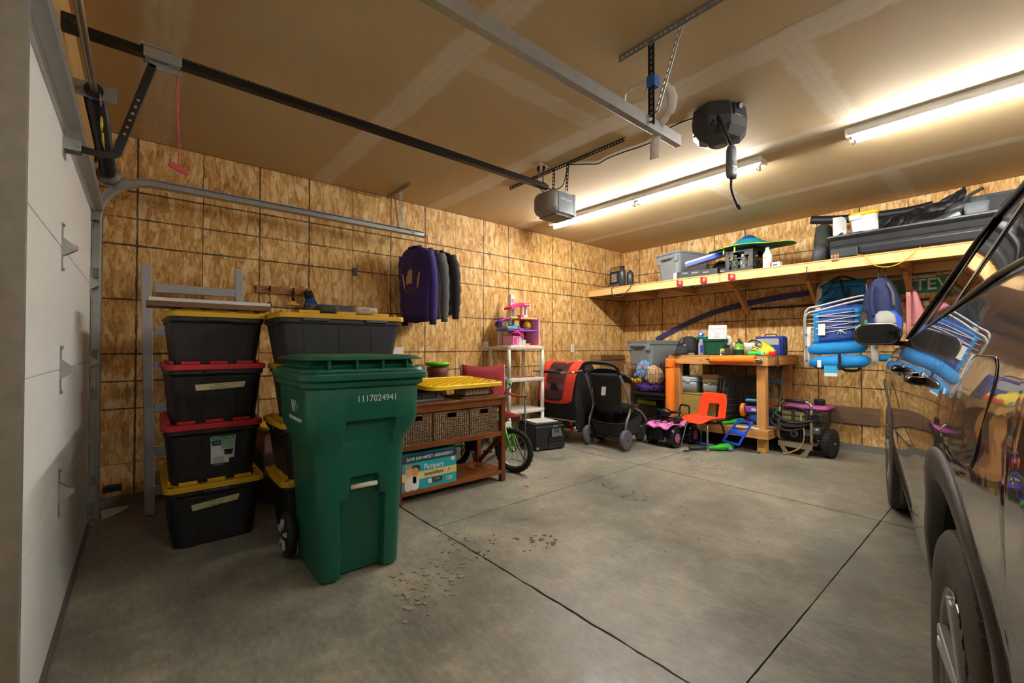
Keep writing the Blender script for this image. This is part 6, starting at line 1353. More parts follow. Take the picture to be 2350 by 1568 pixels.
# portable heater
ht = thing('propane_heater', 'black portable propane heater at the shelf left end', 'heater', (.42, 5.68, SZ), -.15)
HB = mat('#1f2021', .45)
G().bx(-.15, .07, -.09, .10, .0, .06).obj('base', mat('#5b4a3c', .6, var=.3), ht, bevel=.015); G().bx(-.14, .06, -.05, .09, .06, .26).obj('body', HB, ht, bevel=.012); G().bx(-.10, .02, -.056, -.049, .09, .22).obj('reflector', mat('#8d8a85', .3, .6), ht)
for k in range(4): G().bx(-.085, .005, -.062, -.056, .10+.03*k, .12+.03*k).obj('ceramic_tile', mat('#cfcac2', .5), ht, bevel=.002)
for k in range(7): G().cyl((-.14, -.085, .06+.035*k), (.05, -.085, .06+.035*k), .0025, n=5).obj('guard_wire', WIR, ht)
for k in range(6): g = G(); g.tube(smoothpts([(-.14+.038*k, -.085, .06), (-.14+.038*k, -.088, .28), (-.14+.038*k, -.02, .325), (-.14+.038*k, .06, .30)], 4), .0025, 5); g.obj('guard_wire', WIR, ht)
for x, y, h in ((.115, -.05, .30), (.185, .04, .25)): G().lathe([(.042, 0), (.052, .01), (.052, h*.72), (.044, h*.86), (.02, h*.96), (.018, h)], 20, (x, y, 0)).obj('gas_bottle', mat('#33373a', .35), ht)
G().bx(.085, .15, -.075, -.02, .285, .312).obj('handle', HB, ht, bevel=.012)
cb = wire('heater_cable', [(.56, 5.62, SZ+.012), (.50, 5.50, SZ+.01), (.455, 5.462, SZ-.02), (.47, 5.45, 1.94), (.55, 5.44, 1.885), (.66, 5.44, 1.90), (.76, 5.452, 1.99), (.83, 5.47, SZ+.02), (.92, 5.56, SZ+.008), (1.0, 5.62, SZ+.008), (1.08, 5.645, SZ+.008)], .006, 'grey cable looping over the shelf front by the heater', mat('#3c3d3f', .5))
grey_tote('grey lidded tote on the wall shelf', (1.27, 5.98, SZ), PI/2-.30, .62, .44, .40, lid=True)
# long black carton with open flaps
lb = thing('black_long_carton', 'long black printed carton with open flaps on the shelf', 'carton', (1.60, 5.64, SZ), .12)
g = G(); G().bx(-.20, .30, -.045, .045, 0, .10).obj('carton', mat('#17191a', .5), lb, bevel=.002); G().bx(-.20, .30, -.046, -.045, .0, .022).obj('side_stripe', mat('#3b6b52', .5), lb); G().bx(-.202, -.2005, -.043, .043, .005, .095).obj('white_end', mat('#d8d8d4', .5), lb)
G().box((-.225, -.055, .05), (.05, .003, .085), Euler((0, 0, -.5)).to_matrix()).obj('flap', WHT, lb); G().box((-.245, .055, .05), (.09, .003, .09), Euler((0, 0, .35)).to_matrix()).obj('flap', mat('#b98e5e', .7), lb); G().box((-.225, 0, -.0 + .004), (.05, .08, .003)).obj('flap', mat('#b98e5e', .7), lb)
for k, s in enumerate(('POWER', 'PROTECT', 'STRAPS')): text('lettering', s, .020, frame((-.10+.13*k, -.0465, .075-.008*k), (1, 0, 0), (0, 0, 1), (0, -1, 0)), WHT, lb, .0002)
bs = thing('blue_sign_box', 'blue and white flat box tilted against the milk crate', 'box', (1.545, 5.535, 2.215), 0, rot=(0, -.26, .46))
G().bx(0, .50, -.03, .13, -.03, .03).obj('box', mat('#dcdae4', .5), bs, bevel=.002); G().bx(.0, .50, -.0312, -.03, -.03, .008).obj('blue_face', mat('#0c3fd0', .4), bs)
bgk = thing('black_duffel', 'glossy black duffel bag beside the milk crate', 'bag', (1.84, 5.93, SZ), .2)
g = G(); g.loft(lump([(.13, .10, 0, 0, 0), (.16, .13, .03, 0, 0), (.15, .12, .13, 0, 0), (.10, .08, .20, 0, 0), (.04, .03, .22, 0, 0)], 22, .03, 4)); g.obj('bag', mat('#1b1b1c', .3, var=.2), bgk, sub=1); g = G(); g.tube(smoothpts([(-.13, -.10, .08), (-.05, -.13, .19), (.06, -.13, .19), (.13, -.10, .08)], 5), .009, 6); g.obj('strap', mat('#2a2a2b', .6), bgk)
# milk crate with bottles
mc = thing('milk_crate', 'black plastic milk crate of bottles on the shelf', 'crate', (2.20, 5.72, SZ), -.10)
MB_ = mat('#1b1d1e', .45); CW2 = .165; CH = .28
for s in (-1, 1):
    for ax_ in (0, 1):
        def fx(a, b, z0, z1, nm='lattice_bar', th=.012):
            g = G()
            if ax_ == 0: g.bx(a, b, *sorted((s*CW2, s*(CW2-th))), z0, z1)
            else: g.bx(*sorted((s*CW2, s*(CW2-th))), a, b, z0, z1)
            g.obj(nm, MB_, mc, bevel=.003)
        fx(-CW2, CW2, 0, .04, 'lower_band'); fx(-CW2, CW2, .235, CH, 'upper_band'); fx(-CW2, -CW2+.05, .04, .235, 'corner_post'); fx(CW2-.05, CW2, .04, .235, 'corner_post'); fx(-CW2+.05, -.06, .185, .235, 'hand_hold'); fx(.06, CW2-.05, .185, .235, 'hand_hold'); fx(-.06, .06, .155, .172, 'hand_hold')
        for k in range(5):
            for d in (-1, 1):
                p = (-.10+.05*k-.035*d, .045); q = (-.10+.05*k+.035*d, .165)
                g = G(); y = s*(CW2-.006); A, B_ = ((p[0], y, p[1]), (q[0], y, q[1])) if ax_ == 0 else ((y, p[0], p[1]), (y, q[0], q[1])); g.beam(A, B_, .008, .008, (0, 0, 1)); g.obj('lattice_bar', MB_, mc)
        for k in range(7):
            c = -.13+.043*k; fx(c-.006, c+.006, .24, CH-.004, 'rib', .017)
G().bx(-CW2, CW2, -CW2, CW2, 0, .01).obj('floor_panel', MB_, mc)
for i, (x, y, c, l) in enumerate(((-.09, -.09, '#5d7a4f', 'green'), (.0, -.08, '#b9bdb9', 'clear'), (.09, -.09, '#c9a9a5', 'pink labelled'), (-.05, .06, '#8b8f8c', 'grey'), (.07, .06, '#7f8d5f', 'olive'))):
    t = thing('jar', '%s jar standing in the milk crate' % l, 'jar', (2.20+x, 5.72+y, SZ+.0105), group='jars in the milk crate')
    G().lathe([(.032, 0), (.036, .006), (.036, .13), (.022, .17), (.02, .19)], 16).obj('glass', mat(c, .2, var=.3, scale=40), t); G().lathe([(.022, .19), (.022, .205), (.0, .205)], 16).obj('cap', mat('#c7c9c4', .4), t)
# teal fabric disc (snow tube) on top
td = thing('fabric_snow_disc', 'teal and lime fabric disc toy lying on the milk crate', 'fabric disc', (2.21, 5.74, SZ+CH+.002), .0, rot=(.03, .035, -.2))
TL = mat('#0f8a94', .6, var=.15, scale=7); TD = mat('#1d3f8e', .6)
def disc(u, v):
    a = 2*PI*u; r = .015+v*.485; e = 1+.05*math.sin(3*a)
    z = .018+.145*math.exp(-(r/.20)**2)+.006*math.sin(5*a+2)*v
    return (r*e*math.cos(a), r*.62*e*math.sin(a), z)
g = G(); g.grid(disc, 44, 14); g.obj('top_fabric', TL, td)
g = G(); g.grid(lambda u, v: (disc(u, v)[0], disc(u, v)[1], disc(u, v)[2]*.15+.004+.012*v), 44, 8); g.obj('underside_fabric', mat('#0c6f86', .6), td)
g = G(); g.tube([(disc(k/60, 1)[0]*1.005, disc(k/60, 1)[1]*1.005, disc(k/60, 1)[2]-.004) for k in range(60)], .004, 6, closed=True); g.obj('lime_piping', mat('#a7d81c', .5), td)
g = G(); g.grid(lambda u, v: (.10*v*math.cos(2*PI*u)+.01, .08*v*math.sin(2*PI*u), .172-.05*v*v), 24, 5); g.obj('blue_crown', TD, td)
for k, (x, y) in enumerate(((-.13, -.26), (.03, -.29))): G().box((x, y, -.02), (.018, .003, .07)).obj('lime_strap', mat('#a7d81c', .5), td)
wbt = thing('white_jug', 'white plastic jug beside the milk crate', 'jug', (2.475, 5.60, SZ), .2)
G().loft([rr(.085, .06, .015, 0), rr(.09, .065, .018, .01), rr(.09, .065, .018, .16), rr(.05, .045, .015, .20), rr(.04, .04, .012, .215)]).obj('jug', mat('#d9d8d4', .35), wbt); G().cyl((0, 0, .215), (0, 0, .245), .02, n=14).obj('cap', WHT, wbt); G().bx(-.035, .035, -.0345, -.0325, .03, .14).obj('label', mat('#c9c8b9', .5), wbt); G().bx(-.03, -.01, -.0352, -.0345, .11, .135).obj('logo', mat('#b9a23a', .5), wbt)
sbx = thing('small_red_white_box', 'small red and white box by the white jug', 'box', (2.575, 5.56, SZ), -.15); G().bx(-.05, .05, -.03, .03, 0, .055).obj('box', WHT, sbx, bevel=.002); G().bx(-.0505, -.03, -.0305, .0305, 0, .0555).obj('red_end', mat('#b5262c', .4), sbx); G().bx(-.02, .03, -.0308, -.030, .015, .035).obj('print', mat('#3a55a0', .5), sbx)
# roof-tray and load at the right
ct_ = thing('cargo_carrier_half', 'black plastic roof cargo carrier shell on the shelf', 'cargo carrier', (3.93, 5.735, SZ), .0)
CK = mat('#232427', .42, var=.12, scale=6)
def csec(x, k=1.0):
    # cross-section in y-z; a shallow tub with flared rim
    return [(x, -.19*k, .0), (x, -.225*k, .03), (x, -.235*k, .09), (x, -.225*k, .105), (x, -.235*k, .125), (x, -.245*k, .175), (x, -.275*k, .20), (x, -.275*k, .225), (x, -.245*k, .225), (x, -.20*k, .06), (x, .20*k, .06), (x, .245*k, .225), (x, .275*k, .225), (x, .275*k, .20), (x, .235*k, .12), (x, .19*k, 0)]
g = G(); g.loft([csec(-.86, .90), csec(-.83, .97), csec(-.78), csec(.80), csec(.90, .95)], smooth=False); g.obj('tub', CK, ct_, bevel=.01)
G().bx(-.84, -.62, -.268, -.222, .0, .10).obj('corner_latch', BLACK, ct_, bevel=.01); G().bx(-.86, .88, -.280, -.274, .204, .220).obj('rim_trim', mat('#3a3c40', .35), ct_, bevel=.002)
for x in (-.70, -.20, .2): G().bx(x, x+.12, -.262, -.252, .2255, .231).obj('rim_slot', BLACK, ct_)
bpl = thing('metal_bracket_plate', 'shiny metal plate bracket standing in the cargo carrier', 'bracket', (3.14, 5.60, SZ+.165), .1); G().prism([(-.055, 0), (.055, 0), (.055, .22), (.04, .255), (.015, .27), (-.055, .27)], -.002, .002, frame((0, 0, 0), (1, 0, 0), (0, 0, 1), (0, -1, 0))).obj('plate', mat('#c3c6c6', .25, .9), bpl)
for x, z in ((-.02, .06), (.03, .22), (.03, .14), (.0, .25)): G().cyl((x, -.004, z), (x, -.006, z), .006, n=8).obj('rivet', GALVD, bpl)
g = G(); g.tube(smoothpts([(-.04, -.008, .05), (-.01, -.01, .08), (.02, -.01, .10), (.015, -.01, .07)], 4), .008, 6); g.obj('hook_latch', STEELD, bpl)
lc = thing('small_cooler', 'white cooler box with yellow lid in the cargo carrier', 'cooler', (3.33, 5.70, SZ+.205), .25, rot=(-.12, -.08, .2))
G().loft([rr(.20, .17, .03, 0), rr(.215, .185, .035, .21)]).obj('box', mat('#d5d4d1', .35), lc); G().loft([rr(.225, .195, .035, .205), rr(.235, .205, .04, .215), rr(.235, .205, .04, .235), rr(.21, .18, .035, .245)]).obj('lid', mat('#e0b20f', .4), lc); G().bx(-.115, -.02, -.104, -.095, .17, .215).obj('latch', mat('#c9c8c5', .4), lc, bevel=.004)
for x in (-.06, .06): G().ball((x, -.090, .04), .01, 8, 6).obj('rivet', mat('#b5b5b3', .4), lc)
cg = thing('camouflage_bag', 'dark green camouflage bag at the left end of the carrier', 'bag', (2.94, 5.88, SZ), .0); G().loft(lump([(.06, .08, 0, 0, 0), (.085, .11, .03, 0, 0), (.08, .10, .30, 0, 0), (.07, .09, .42, 0, 0), (.03, .03, .455, 0, 0)], 20, .05, 12)).obj('bag', mat('#31352a', .8, var=.5, scale=22), cg)
gbg = thing('grey_stuff_sack', 'grey and black stuff sack hanging at the carrier corner', 'bag', (2.955, 5.655, SZ), .0); G().loft(lump([(.05, .06, 0, 0, 0), (.07, .09, .03, 0, 0), (.065, .09, .13, .01, 0), (.03, .04, .20, .02, 0)], 18, .07, 14)).obj('sack', mat('#3a3d44', .6, var=.35, scale=18), gbg)
tp_ = thing('black_tarp', 'black vinyl tarp roll draped over the carrier load', 'tarp', (0, 0, 0))
TK = mat('#1a1b1d', .45, var=.2, scale=8)
g = G(); g.tube(smoothpts([(2.79, 6.0, 2.60), (3.0, 6.02, 2.56), (3.3, 6.04, 2.53), (3.6, 6.05, 2.515), (3.78, 6.05, 2.53)], 5), .045, 12, rr=None); g.obj('roll', TK, tp_)
def tarp(u, v):
    x = 3.28+.72*u; y = 5.86+.16*v+.03*math.sin(7*u+2*v); z = 2.26+.05*u+(.24+.10*u)*v**1.2*(1-.25*math.sin(PI*u))+.03*math.sin(11*u+4*v)*math.sin(PI*v)
    return (x, y, min(z, 2.68))
g = G(); g.grid(tarp, 36, 12); crumple(g.obj('draped_sheet', TK, tp_, solid=.006), .12, .09, 1)
ss = thing('car_seat_part', 'black moulded seat with grey clamp in the carrier', 'seat', (3.86, 5.76, SZ+.20), .0, rot=(.1, -.45, .1))
G().loft([rr(.40, .16, .05, 0, 5, -.05), rr(.44, .20, .07, .04, 5, -.05), rr(.36, .18, .06, .085, 5, -.02), rr(.2, .12, .04, .10, 5, .03)]).obj('shell', mat('#35373b', .42), ss); G().ball((.16, 0, .09), (.10, .09, .055), 16, 9).obj('headrest', mat('#3b3d41', .42), ss); G().bx(.0, .14, -.13, -.09, .02, .06).obj('clamp', mat('#73787b', .4, .5), ss, bevel=.006); G().bx(-.13, -.06, -.12, -.08, .0, .02).obj('green_strap', mat('#4fae66', .6), ss)
gk = thing('grey_camp_backpack', 'grey and black backpack at the shelf right end', 'backpack', (4.22, 5.84, SZ+.062), .0)
G().loft([rr(.44, .20, .05, 0), rr(.48, .24, .06, .06), rr(.48, .24, .06, .30), rr(.42, .18, .05, .37)]).obj('pack', mat('#4a4d50', .75, var=.12), gk); G().loft([rr(.14, .08, .025, .10, 4, -.14, -.14), rr(.15, .09, .03, .24, 4, -.14, -.14), rr(.16, .10, .03, .30, 4, -.14, -.13)]).obj('pocket', mat('#6b7074', .6), gk); G().bx(-.08, .20, -.128, -.118, .22, .34).obj('black_panel', mat('#232527', .7), gk, bevel=.01); g = G(); g.tube(smoothpts([(-.23, -.10, .02), (-.245, -.13, .20), (-.20, -.15, .35), (-.10, -.12, .42)], 5), .014, 7); g.obj('strap', mat('#26282b', .7), gk)
for k in range(6):
    q = tag(G().cyl((0, 0, 0), (0, -.0, .06), .0045, n=6).obj('wooden_pencil', mat('#c99a6a', .6)), ('leftmost', 'second', 'third', 'fourth', 'fifth', 'rightmost')[k]+' wooden pencil from the left in the row on the shelf edge', 'pencil', 'pencils on the shelf edge'); q.location = (3.105+.010*k, SY0-.004, SZ-.03); q.rotation_euler = (.12, -.1+.03*k, 0)
    q2 = G().cyl((0, 0, .06), (0, 0, .068), .0046, n=6).obj('orange_tip', mat('#e88a12', .5), q)
wire('bungee_cord', [(3.31, 5.47, SZ+.004), (3.36, 5.464, 2.03), (3.40, 5.455, 1.965), (3.46, 5.455, 1.915), (3.54, 5.455, 1.90), (3.62, 5.455, 1.925), (3.70, 5.458, 1.99), (3.75, 5.47, SZ+.004)], .0045, 'yellow cord hanging in a loop below the carrier', mat('#e0ae1c', .5))

# ================================================================ HANGING THINGS ON THE BACK WALL
tg = thing('curved_blue_strip', 'dark blue flexible strip bowed along the back wall', 'strip', (0, 0, 0))
P = smoothpts([(.62, 6.372, 1.285), (.90, 6.372, 1.42), (1.22, 6.372, 1.555), (1.53, 6.372, 1.66), (1.88, 6.372, 1.735), (2.30, 6.372, 1.79), (2.75, 6.372, 1.83)], 8)
R1 = []
for i, p in enumerate(P):
    t_ = (P[min(i+1, len(P)-1)]-P[max(i-1, 0)]).normalized(); n_ = Vector((-t_.z, 0, t_.x)); R1.append([p+n_*.033+Vector((0, .012, 0)), p+n_*.033-Vector((0, .012, 0)), p-n_*.033-Vector((0, .012, 0)), p-n_*.033+Vector((0, .012, 0))])
G().loft(R1, smooth=False).obj('strip', mat('#2f3064', .55, var=.12), tg)
pl = thing('black_pole', 'black telescopic pole hanging on the back wall', 'pole', (0, 0, 0)); G().cyl((2.01, 6.36, 1.672), (2.80, 6.36, 1.668), .012, n=10).obj('shaft', mat('#17181a', .4), pl); G().cyl((1.955, 6.36, 1.673), (2.01, 6.36, 1.672), .014, n=10).obj('tip', mat('#9c9a92', .5), pl); G().cyl((2.20, 6.36, 1.671), (2.24, 6.36, 1.671), .015, n=10).obj('clamp', mat('#2b3a5c', .4), pl)
sl_ = tag(G().beam((2.16, 6.385, 1.722), (2.80, 6.385, 1.695), .012, .028).obj('thin_lath', wood('#c39f72', '#96754c', 0, .6), bevel=.002), 'thin pale wood slat above the black pole', 'slat')
# beach chairs
BCH = mat('#0a83c9', .7, var=.08, scale=9, key='beachblue'); NVY = mat('#28418c', .7, var=.1); ALU = mat('#c9cacb', .3, .7, key='alu'); CRD = mat('#d9d7d2', .7); PLW = mat('#d5d2ca', .45)
b1 = thing('beach_chair', 'bright blue folded beach chair hanging below the shelf, front one', 'beach chair', (3.09, 5.74, 0), 0, rot=(0, 0, .06), group='folded beach chairs under the shelf')
for k, (zt, y) in enumerate(((1.635, .05), (1.585, -.02))):
    g = G(); w = .275-.02*k; g.tube(smoothpts([(-w-.02, y, 1.02), (-w-.035, y, 1.45-.02*k), (-w+.0, y, zt-.055), (-w+.10, y, zt-.03), (.10, y, zt+.035), (w-.03, y, zt+.05), (w+.02, y, zt), (w+.015, y, 1.30)], 6), .0125, 9); g.obj('frame_tube', ALU, b1)
G().grid(lambda u, v: (-.215+.42*u, -.01-.012*math.sin(PI*u), 1.20+.34*v+.03*u), 8, 8).obj('back_panel', BCH, b1, solid=.008); G().grid(lambda u, v: (-.165+.30*u, -.022-.012*math.sin(PI*u), 1.215+.31*v+.03*u), 8, 8).obj('navy_panel', NVY, b1, solid=.004)
CP = [(-.19, 1.30), (.19, 1.37), (-.19, 1.36), (.185, 1.425), (-.19, 1.43), (.18, 1.48), (-.19, 1.49), (.17, 1.53)]
for (a, b) in zip(CP[:-1], CP[1:]): G().cyl((a[0], -.042, a[1]), (b[0], -.042, b[1]), .0042, n=6).obj('lacing_cord', CRD, b1)
for s in (-1, 1):
    for k in range(7): G().cyl((s*.21, -.015, 1.24+.045*k), (s*.275, -.0, 1.24+.045*k), .0035, n=5).obj('side_cord', CRD, b1)
for k in range(4): G().cyl((.02, -.043, 1.345), (.0+.025*k, -.05, 1.305-.006*(k % 2)), .004, n=5).obj('cord_end', CRD, b1)
def pillow(name, x0, x1, z, r, y, m, par, tilt=0):
    n = 12; rings = []
    for i in range(n+1):
        q = i/n; e = (1-abs(2*q-1)**6)**.5*.55+.45; x = x0+(x1-x0)*q
        rings.append([(x, y+math.cos(2*PI*k/16)*r[0]*e*(1+.04*math.sin(5*q*PI+k)), z+tilt*(q-.5)+math.sin(2*PI*k/16)*r[1]*e) for k in range(16)])
    g = G(); g.loft(rings); return g.obj(name, m, par)
pillow('upper_roll', -.26, .235, 1.155, (.05, .062), -.02, BCH, b1, .03); pillow('lower_roll', -.245, .255, 1.015, (.055, .066), -.02, BCH, b1, .03)
for x, s in ((-.275, -1), (.29, 1)): G().loft([rr(.055, .045, .015, .945 if s < 0 else .985, 4, x, -.01), rr(.06, .05, .018, 1.10, 4, x, 0), rr(.045, .045, .015, 1.30, 4, x-.015*s, .0), rr(.035, .035, .012, 1.38, 4, x-.02*s, 0)]).obj('armrest', PLW, b1); 
for x in (-.275, .29): 
    for z in (1.0, 1.15, 1.28): G().cyl((x, -.045, z+.02), (x, -.03, z+.02), .010, n=10).obj('rivet', CHR, b1)
for x, z0, z1 in ((.02, .93, 1.10), (.25, 1.19, 1.40)): G().bx(x-.012, x+.012, -.085, -.079, z0, z1).obj('black_strap', BLACK, b1)
G().bx(-.165, -.105, -.052, -.048, 1.29, 1.41).obj('care_label', WHT, b1); G().bx(-.17, -.135, -.0855, -.083, .955, 1.03).obj('side_tag', WHT, b1); tg2 = G().bx(-.11, 0, -.085, -.083, .865, .975).obj('hang_tag', mat('#3aa6d8', .4, var=.1), b1); G().bx(-.109, -.001, -.0858, -.085, .866, .90).obj('tag_wave', WHT, b1)
g = G(); g.tube(smoothpts([(.02, 0, .955), (.06, 0, .925), (.14, 0, .925), (.18, .0, .96)], 5), .012, 7); g.obj('carry_strap', BLACK, b1); pillow('side_roll', .30, .44, 1.06, (.03, .035), .02, BCH, b1)
b2 = thing('beach_chair', 'teal blue folded beach chair hanging behind the front one', 'beach chair', (3.05, 6.06, 0), 0, rot=(0, 0, .05), group='folded beach chairs under the shelf')
T2B = mat('#0c6f9c', .7, var=.08)
G().grid(lambda u, v: (-.19+.40*u, -.012*math.sin(PI*u), 1.40+.46*v), 8, 8).obj('back_panel', T2B, b2, solid=.02); G().grid(lambda u, v: (-.15+.32*u, -.022, 1.42+.28*v), 8, 8).obj('navy_panel', NVY, b2, solid=.004); pillow('head_roll', -.15, .20, 1.85, (.04, .04), -.02, T2B, b2)
G().loft([rr(.05, .04, .015, 1.50, 4, -.22), rr(.06, .05, .018, 1.66, 4, -.21), rr(.04, .04, .015, 1.82, 4, -.19)]).obj('armrest', PLW, b2); pillow('arm_roll', -.20, -.04, 1.72, (.03, .035), -.06, T2B, b2, .12)
g = G(); g.tube(smoothpts([(-.20, 0, 1.45), (-.22, 0, 1.70), (-.17, 0, 1.88), (.17, 0, 1.88), (.21, 0, 1.7), (.2, 0, 1.45)], 5), .012, 8); g.obj('frame_tube', ALU, b2)
g = G(); g.tube(smoothpts([(-.12, -.03, 1.87), (-.02, -.06, 1.925), (.06, -.05, 1.915), (.15, -.03, 1.87)], 5), .010, 7); g.obj('shoulder_strap', BLACK, b2); G().cyl((-.02, -.06, 1.925), (-.15, -.07, 1.72), .007, n=6).obj('shoulder_strap', BLACK, b2); G().cyl((-.01, -.06, 1.92), (.07, -.06, 1.62), .008, n=6).obj('shoulder_strap', BLACK, b2); G().bx(.05, .08, -.04, -.035, 1.62, 1.80).obj('buckle_strap', BLACK, b2)
# blue backpack
bk2 = thing('blue_backpack', 'navy and blue backpack hanging from the shelf underside', 'backpack', (3.465, 5.60, 0), .0)
NV2 = mat('#1a2550', .75, var=.2, scale=10)
g = G(); g.loft(lump([(.08, .06, 1.20, 0, 0), (.145, .095, 1.24, 0, 0), (.155, .105, 1.40, 0, 0), (.14, .09, 1.58, -.005, 0), (.11, .07, 1.72, -.01, 0), (.06, .04, 1.80, -.01, 0), (.02, .02, 1.83, -.01, 0)], 22, .03, 17)); crumple(g.obj('main_bag', NV2, bk2), .09, .03)
G().loft(lump([(.08, .04, 1.28, .05, -.10), (.10, .055, 1.32, .05, -.10), (.10, .05, 1.43, .05, -.10), (.06, .03, 1.50, .04, -.09)], 18, .05, 18)).obj('front_pocket', mat('#1f4fb8', .7, var=.15), bk2); G().loft(lump([(.06, .03, 1.36, .05, -.145), (.075, .035, 1.40, .05, -.14), (.07, .03, 1.47, .04, -.13), (.03, .02, 1.50, .03, -.12)], 16, .06, 19)).obj('white_panel', mat('#9a9a92', .7, var=.2), bk2); G().loft(lump([(.04, .04, 1.30, -.12, -.06), (.05, .05, 1.34, -.12, -.06), (.045, .045, 1.47, -.12, -.05), (.02, .02, 1.52, -.12, -.05)], 16, .05, 20)).obj('side_pocket', mat('#18191d', .7), bk2); G().ball((-.105, -.10, 1.38), (.02, .012, .05), 10, 7).obj('green_bottle', mat('#1e6b45', .4), bk2)
g = G(); g.tube(smoothpts([(-.03, 0, 1.80), (-.02, 0, 1.90), (.0, 0, 1.93), (.02, 0, 1.90), (.03, 0, 1.80)], 5), .006, 6); g.obj('hang_loop', BLACK, bk2); g = G(); g.tube(smoothpts([(.05, -.06, 1.76), (.09, -.10, 1.66), (.10, -.12, 1.54)], 5), .013, 7); g.obj('strap', mat('#4b4a4c', .7), bk2); g = G(); g.tube(smoothpts([(-.05, -.09, 1.74), (-.06, -.115, 1.60), (-.045, -.12, 1.45)], 5), .018, 7); g.obj('strap', NV2, bk2)
pk = thing('pink_towel', 'dusty pink towel hanging beside the navy backpack', 'towel', (3.63, 5.93, 0)); PKM = mat('#c98284', .85, var=.08)
g = G(); g.grid(lambda u, v: (-.02-.01*v+(.05+.09*v)*u*(1 if v < .75 else 1), .02*math.sin(6*u+2*v), 1.72-.36*v+.05*u*v), 10, 12); g.obj('cloth', PKM, pk, solid=.01); g = G(); g.grid(lambda u, v: (-.035+.03*u, -.03+.01*math.sin(3*u), 1.70-.42*v), 4, 10); g.obj('cloth_fold', PKM, pk, solid=.01); g = G(); g.tube([(0, 0, 1.715), (-.004, .0, 1.82), (.002, 0, 1.9335)], .004, 6); g.obj('hang_cord', PKM, pk)
sg = thing('street_sign', 'green street sign reading STEVE on the back wall', 'street sign', (3.46, LY-.008, 1.81), .0)
G().prism(rp(.86, .17, .02), 0, .003, frame((.43, 0, 0), (1, 0, 0), (0, 0, 1), (0, -1, 0))).obj('plate', mat('#0f7a4d', .4), sg); text('lettering', 'STEVE', .165, frame((.27, -.0042, -.004), (1, 0, 0), (0, 0, 1), (0, -1, 0)), mat('#d9dfdb', .4), sg, .0004, bold=.002, sx=.95)
wr_ = thing('plastic_wrapped_roll', 'clear plastic wrapped roll in front of the street sign', 'plastic roll', (3.40, LY-.045, 1.89), 0, rot=(0, .03, 0)); G().cyl((0, 0, 0), (.36, 0, .012), .016, n=12).obj('roll', mat('#b9b7b0', .35), wr_); G().grid(lambda u, v: (-.05+.30*u, -.012+.008*math.sin(9*u+5*v), -.01-.13*v+.02*u), 8, 5).obj('plastic_film', mat('#98948a', .2, alpha=.35), wr_)
pd = thing('purple_spray_gun', 'small purple and white gadget hung under the street sign', 'gadget', (3.62, LY-.06, 1.60)); G().cyl((0, 0, 0), (.16, 0, .02), .018, n=12).obj('barrel', mat('#6a4a78', .4), pd); G().cyl((.16, 0, .02), (.22, 0, .022), .022, n=12).obj('cup', mat('#c9c5ca', .4), pd); G().bx(-.10, .10, -.01, .02, .05, .065).obj('holder', mat('#2a2733', .6), pd); G().ball((.07, -.01, .01), .028, 12, 8).obj('knob', mat('#e2dfe4', .4), pd)
wb3 = tag(G().bx(2.55, 3.308, LY-.022, LY-.001, .30, .492).obj('weathered_board', wood('#9c7f68', '#755b48', 0, .7), bevel=.003), 'weathered brown board screwed low on the back wall', 'board')
pkb = thing('pink_storage_bin', 'dark bin with pink lid behind the pressure washer', 'bin', (2.70, 6.19, 0), -.03); G().loft([rr(.32, .24, .03, 0), rr(.38, .30, .04, .47)]).obj('bin', mat('#2a2530', .5), pkb); G().loft([rr(.40, .32, .04, .455), rr(.43, .34, .045, .465), rr(.43, .34, .045, .485), rr(.36, .27, .04, .505)]).obj('lid', mat('#cf62b4', .5), pkb)
bsx = thing('black_speaker', 'small black speaker on the pink bin lid', 'speaker', (2.815, 6.15, .506), .1); G().bx(-.05, .05, -.035, .035, 0, .065).obj('body', mat('#1b1c1c', .5), bsx, bevel=.010); G().loft([rr(.09, .062, .01, .0652), rr(.085, .058, .01, .072)]).obj('top_panel', mat('#5c6062', .3), bsx)

# ---- pressure washer
pw = thing('pressure_washer', 'pressure washer with steel frame and black hose by the bench', 'pressure washer', (2.755, 5.84, 0), -.12)
STL = mat('#b3a892', .32, .75, var=.12, key='washersteel'); ENG = mat('#1c1c1d', .5)
for s in (-1, 1):
    w = thing('wheel', None, None); w.parent = pw; w.location = (.235 if s > 0 else -.178, 0, .15)
    g = G(); g.lathe([(.06, -.045), (.11, -.045), (.142, -.036), (.15, -.015), (.15, .015), (.142, .036), (.11, .045), (.06, .045)], 28, (0, 0, 0), RY(PI/2)); g.obj('tire', mat('#1c1d1e', .75), w)
    for k in range(26):
        a = 2*PI*k/26; G().box((0, .149*math.cos(a), .149*math.sin(a)), (.078, .016, .004), Euler((a-PI/2, 0, .0)).to_matrix()).obj('tread_block', mat('#222324', .75), w)
    G().cyl((s*-.02, 0, 0), (s*.03, 0, 0), .062, n=18).obj('rim', mat('#2b2a28', .5), w); G().cyl((s*.03, 0, 0), (s*.055, 0, 0), .014, n=10).obj('axle_nut', CHR, w)
G().cyl((-.20, 0, .15), (.20, 0, .15), .010, n=8).obj('axle', STL, pw)
g = G(); g.prism([(-.17, -.24), (.17, -.24), (.15, .08), (-.15, .08)], .135, .142); g.obj('deck', STL, pw); G().bx(-.17, .17, -.243, -.238, .085, .142).obj('front_lip', STL, pw, bevel=.002)
Mf = frame((0, -.245, 0), (1, 0, 0), (0, 0, 1), (0, -1, 0))
g = G(); g.prism([(-.17, .13), (-.15, .13), (-.10, .045), (-.075, .02), (.075, .02), (.10, .045), (.15, .13), (.17, .13), (.11, .005), (-.11, .005)], -.002, .002, Mf); g.obj('foot', STL, pw); 
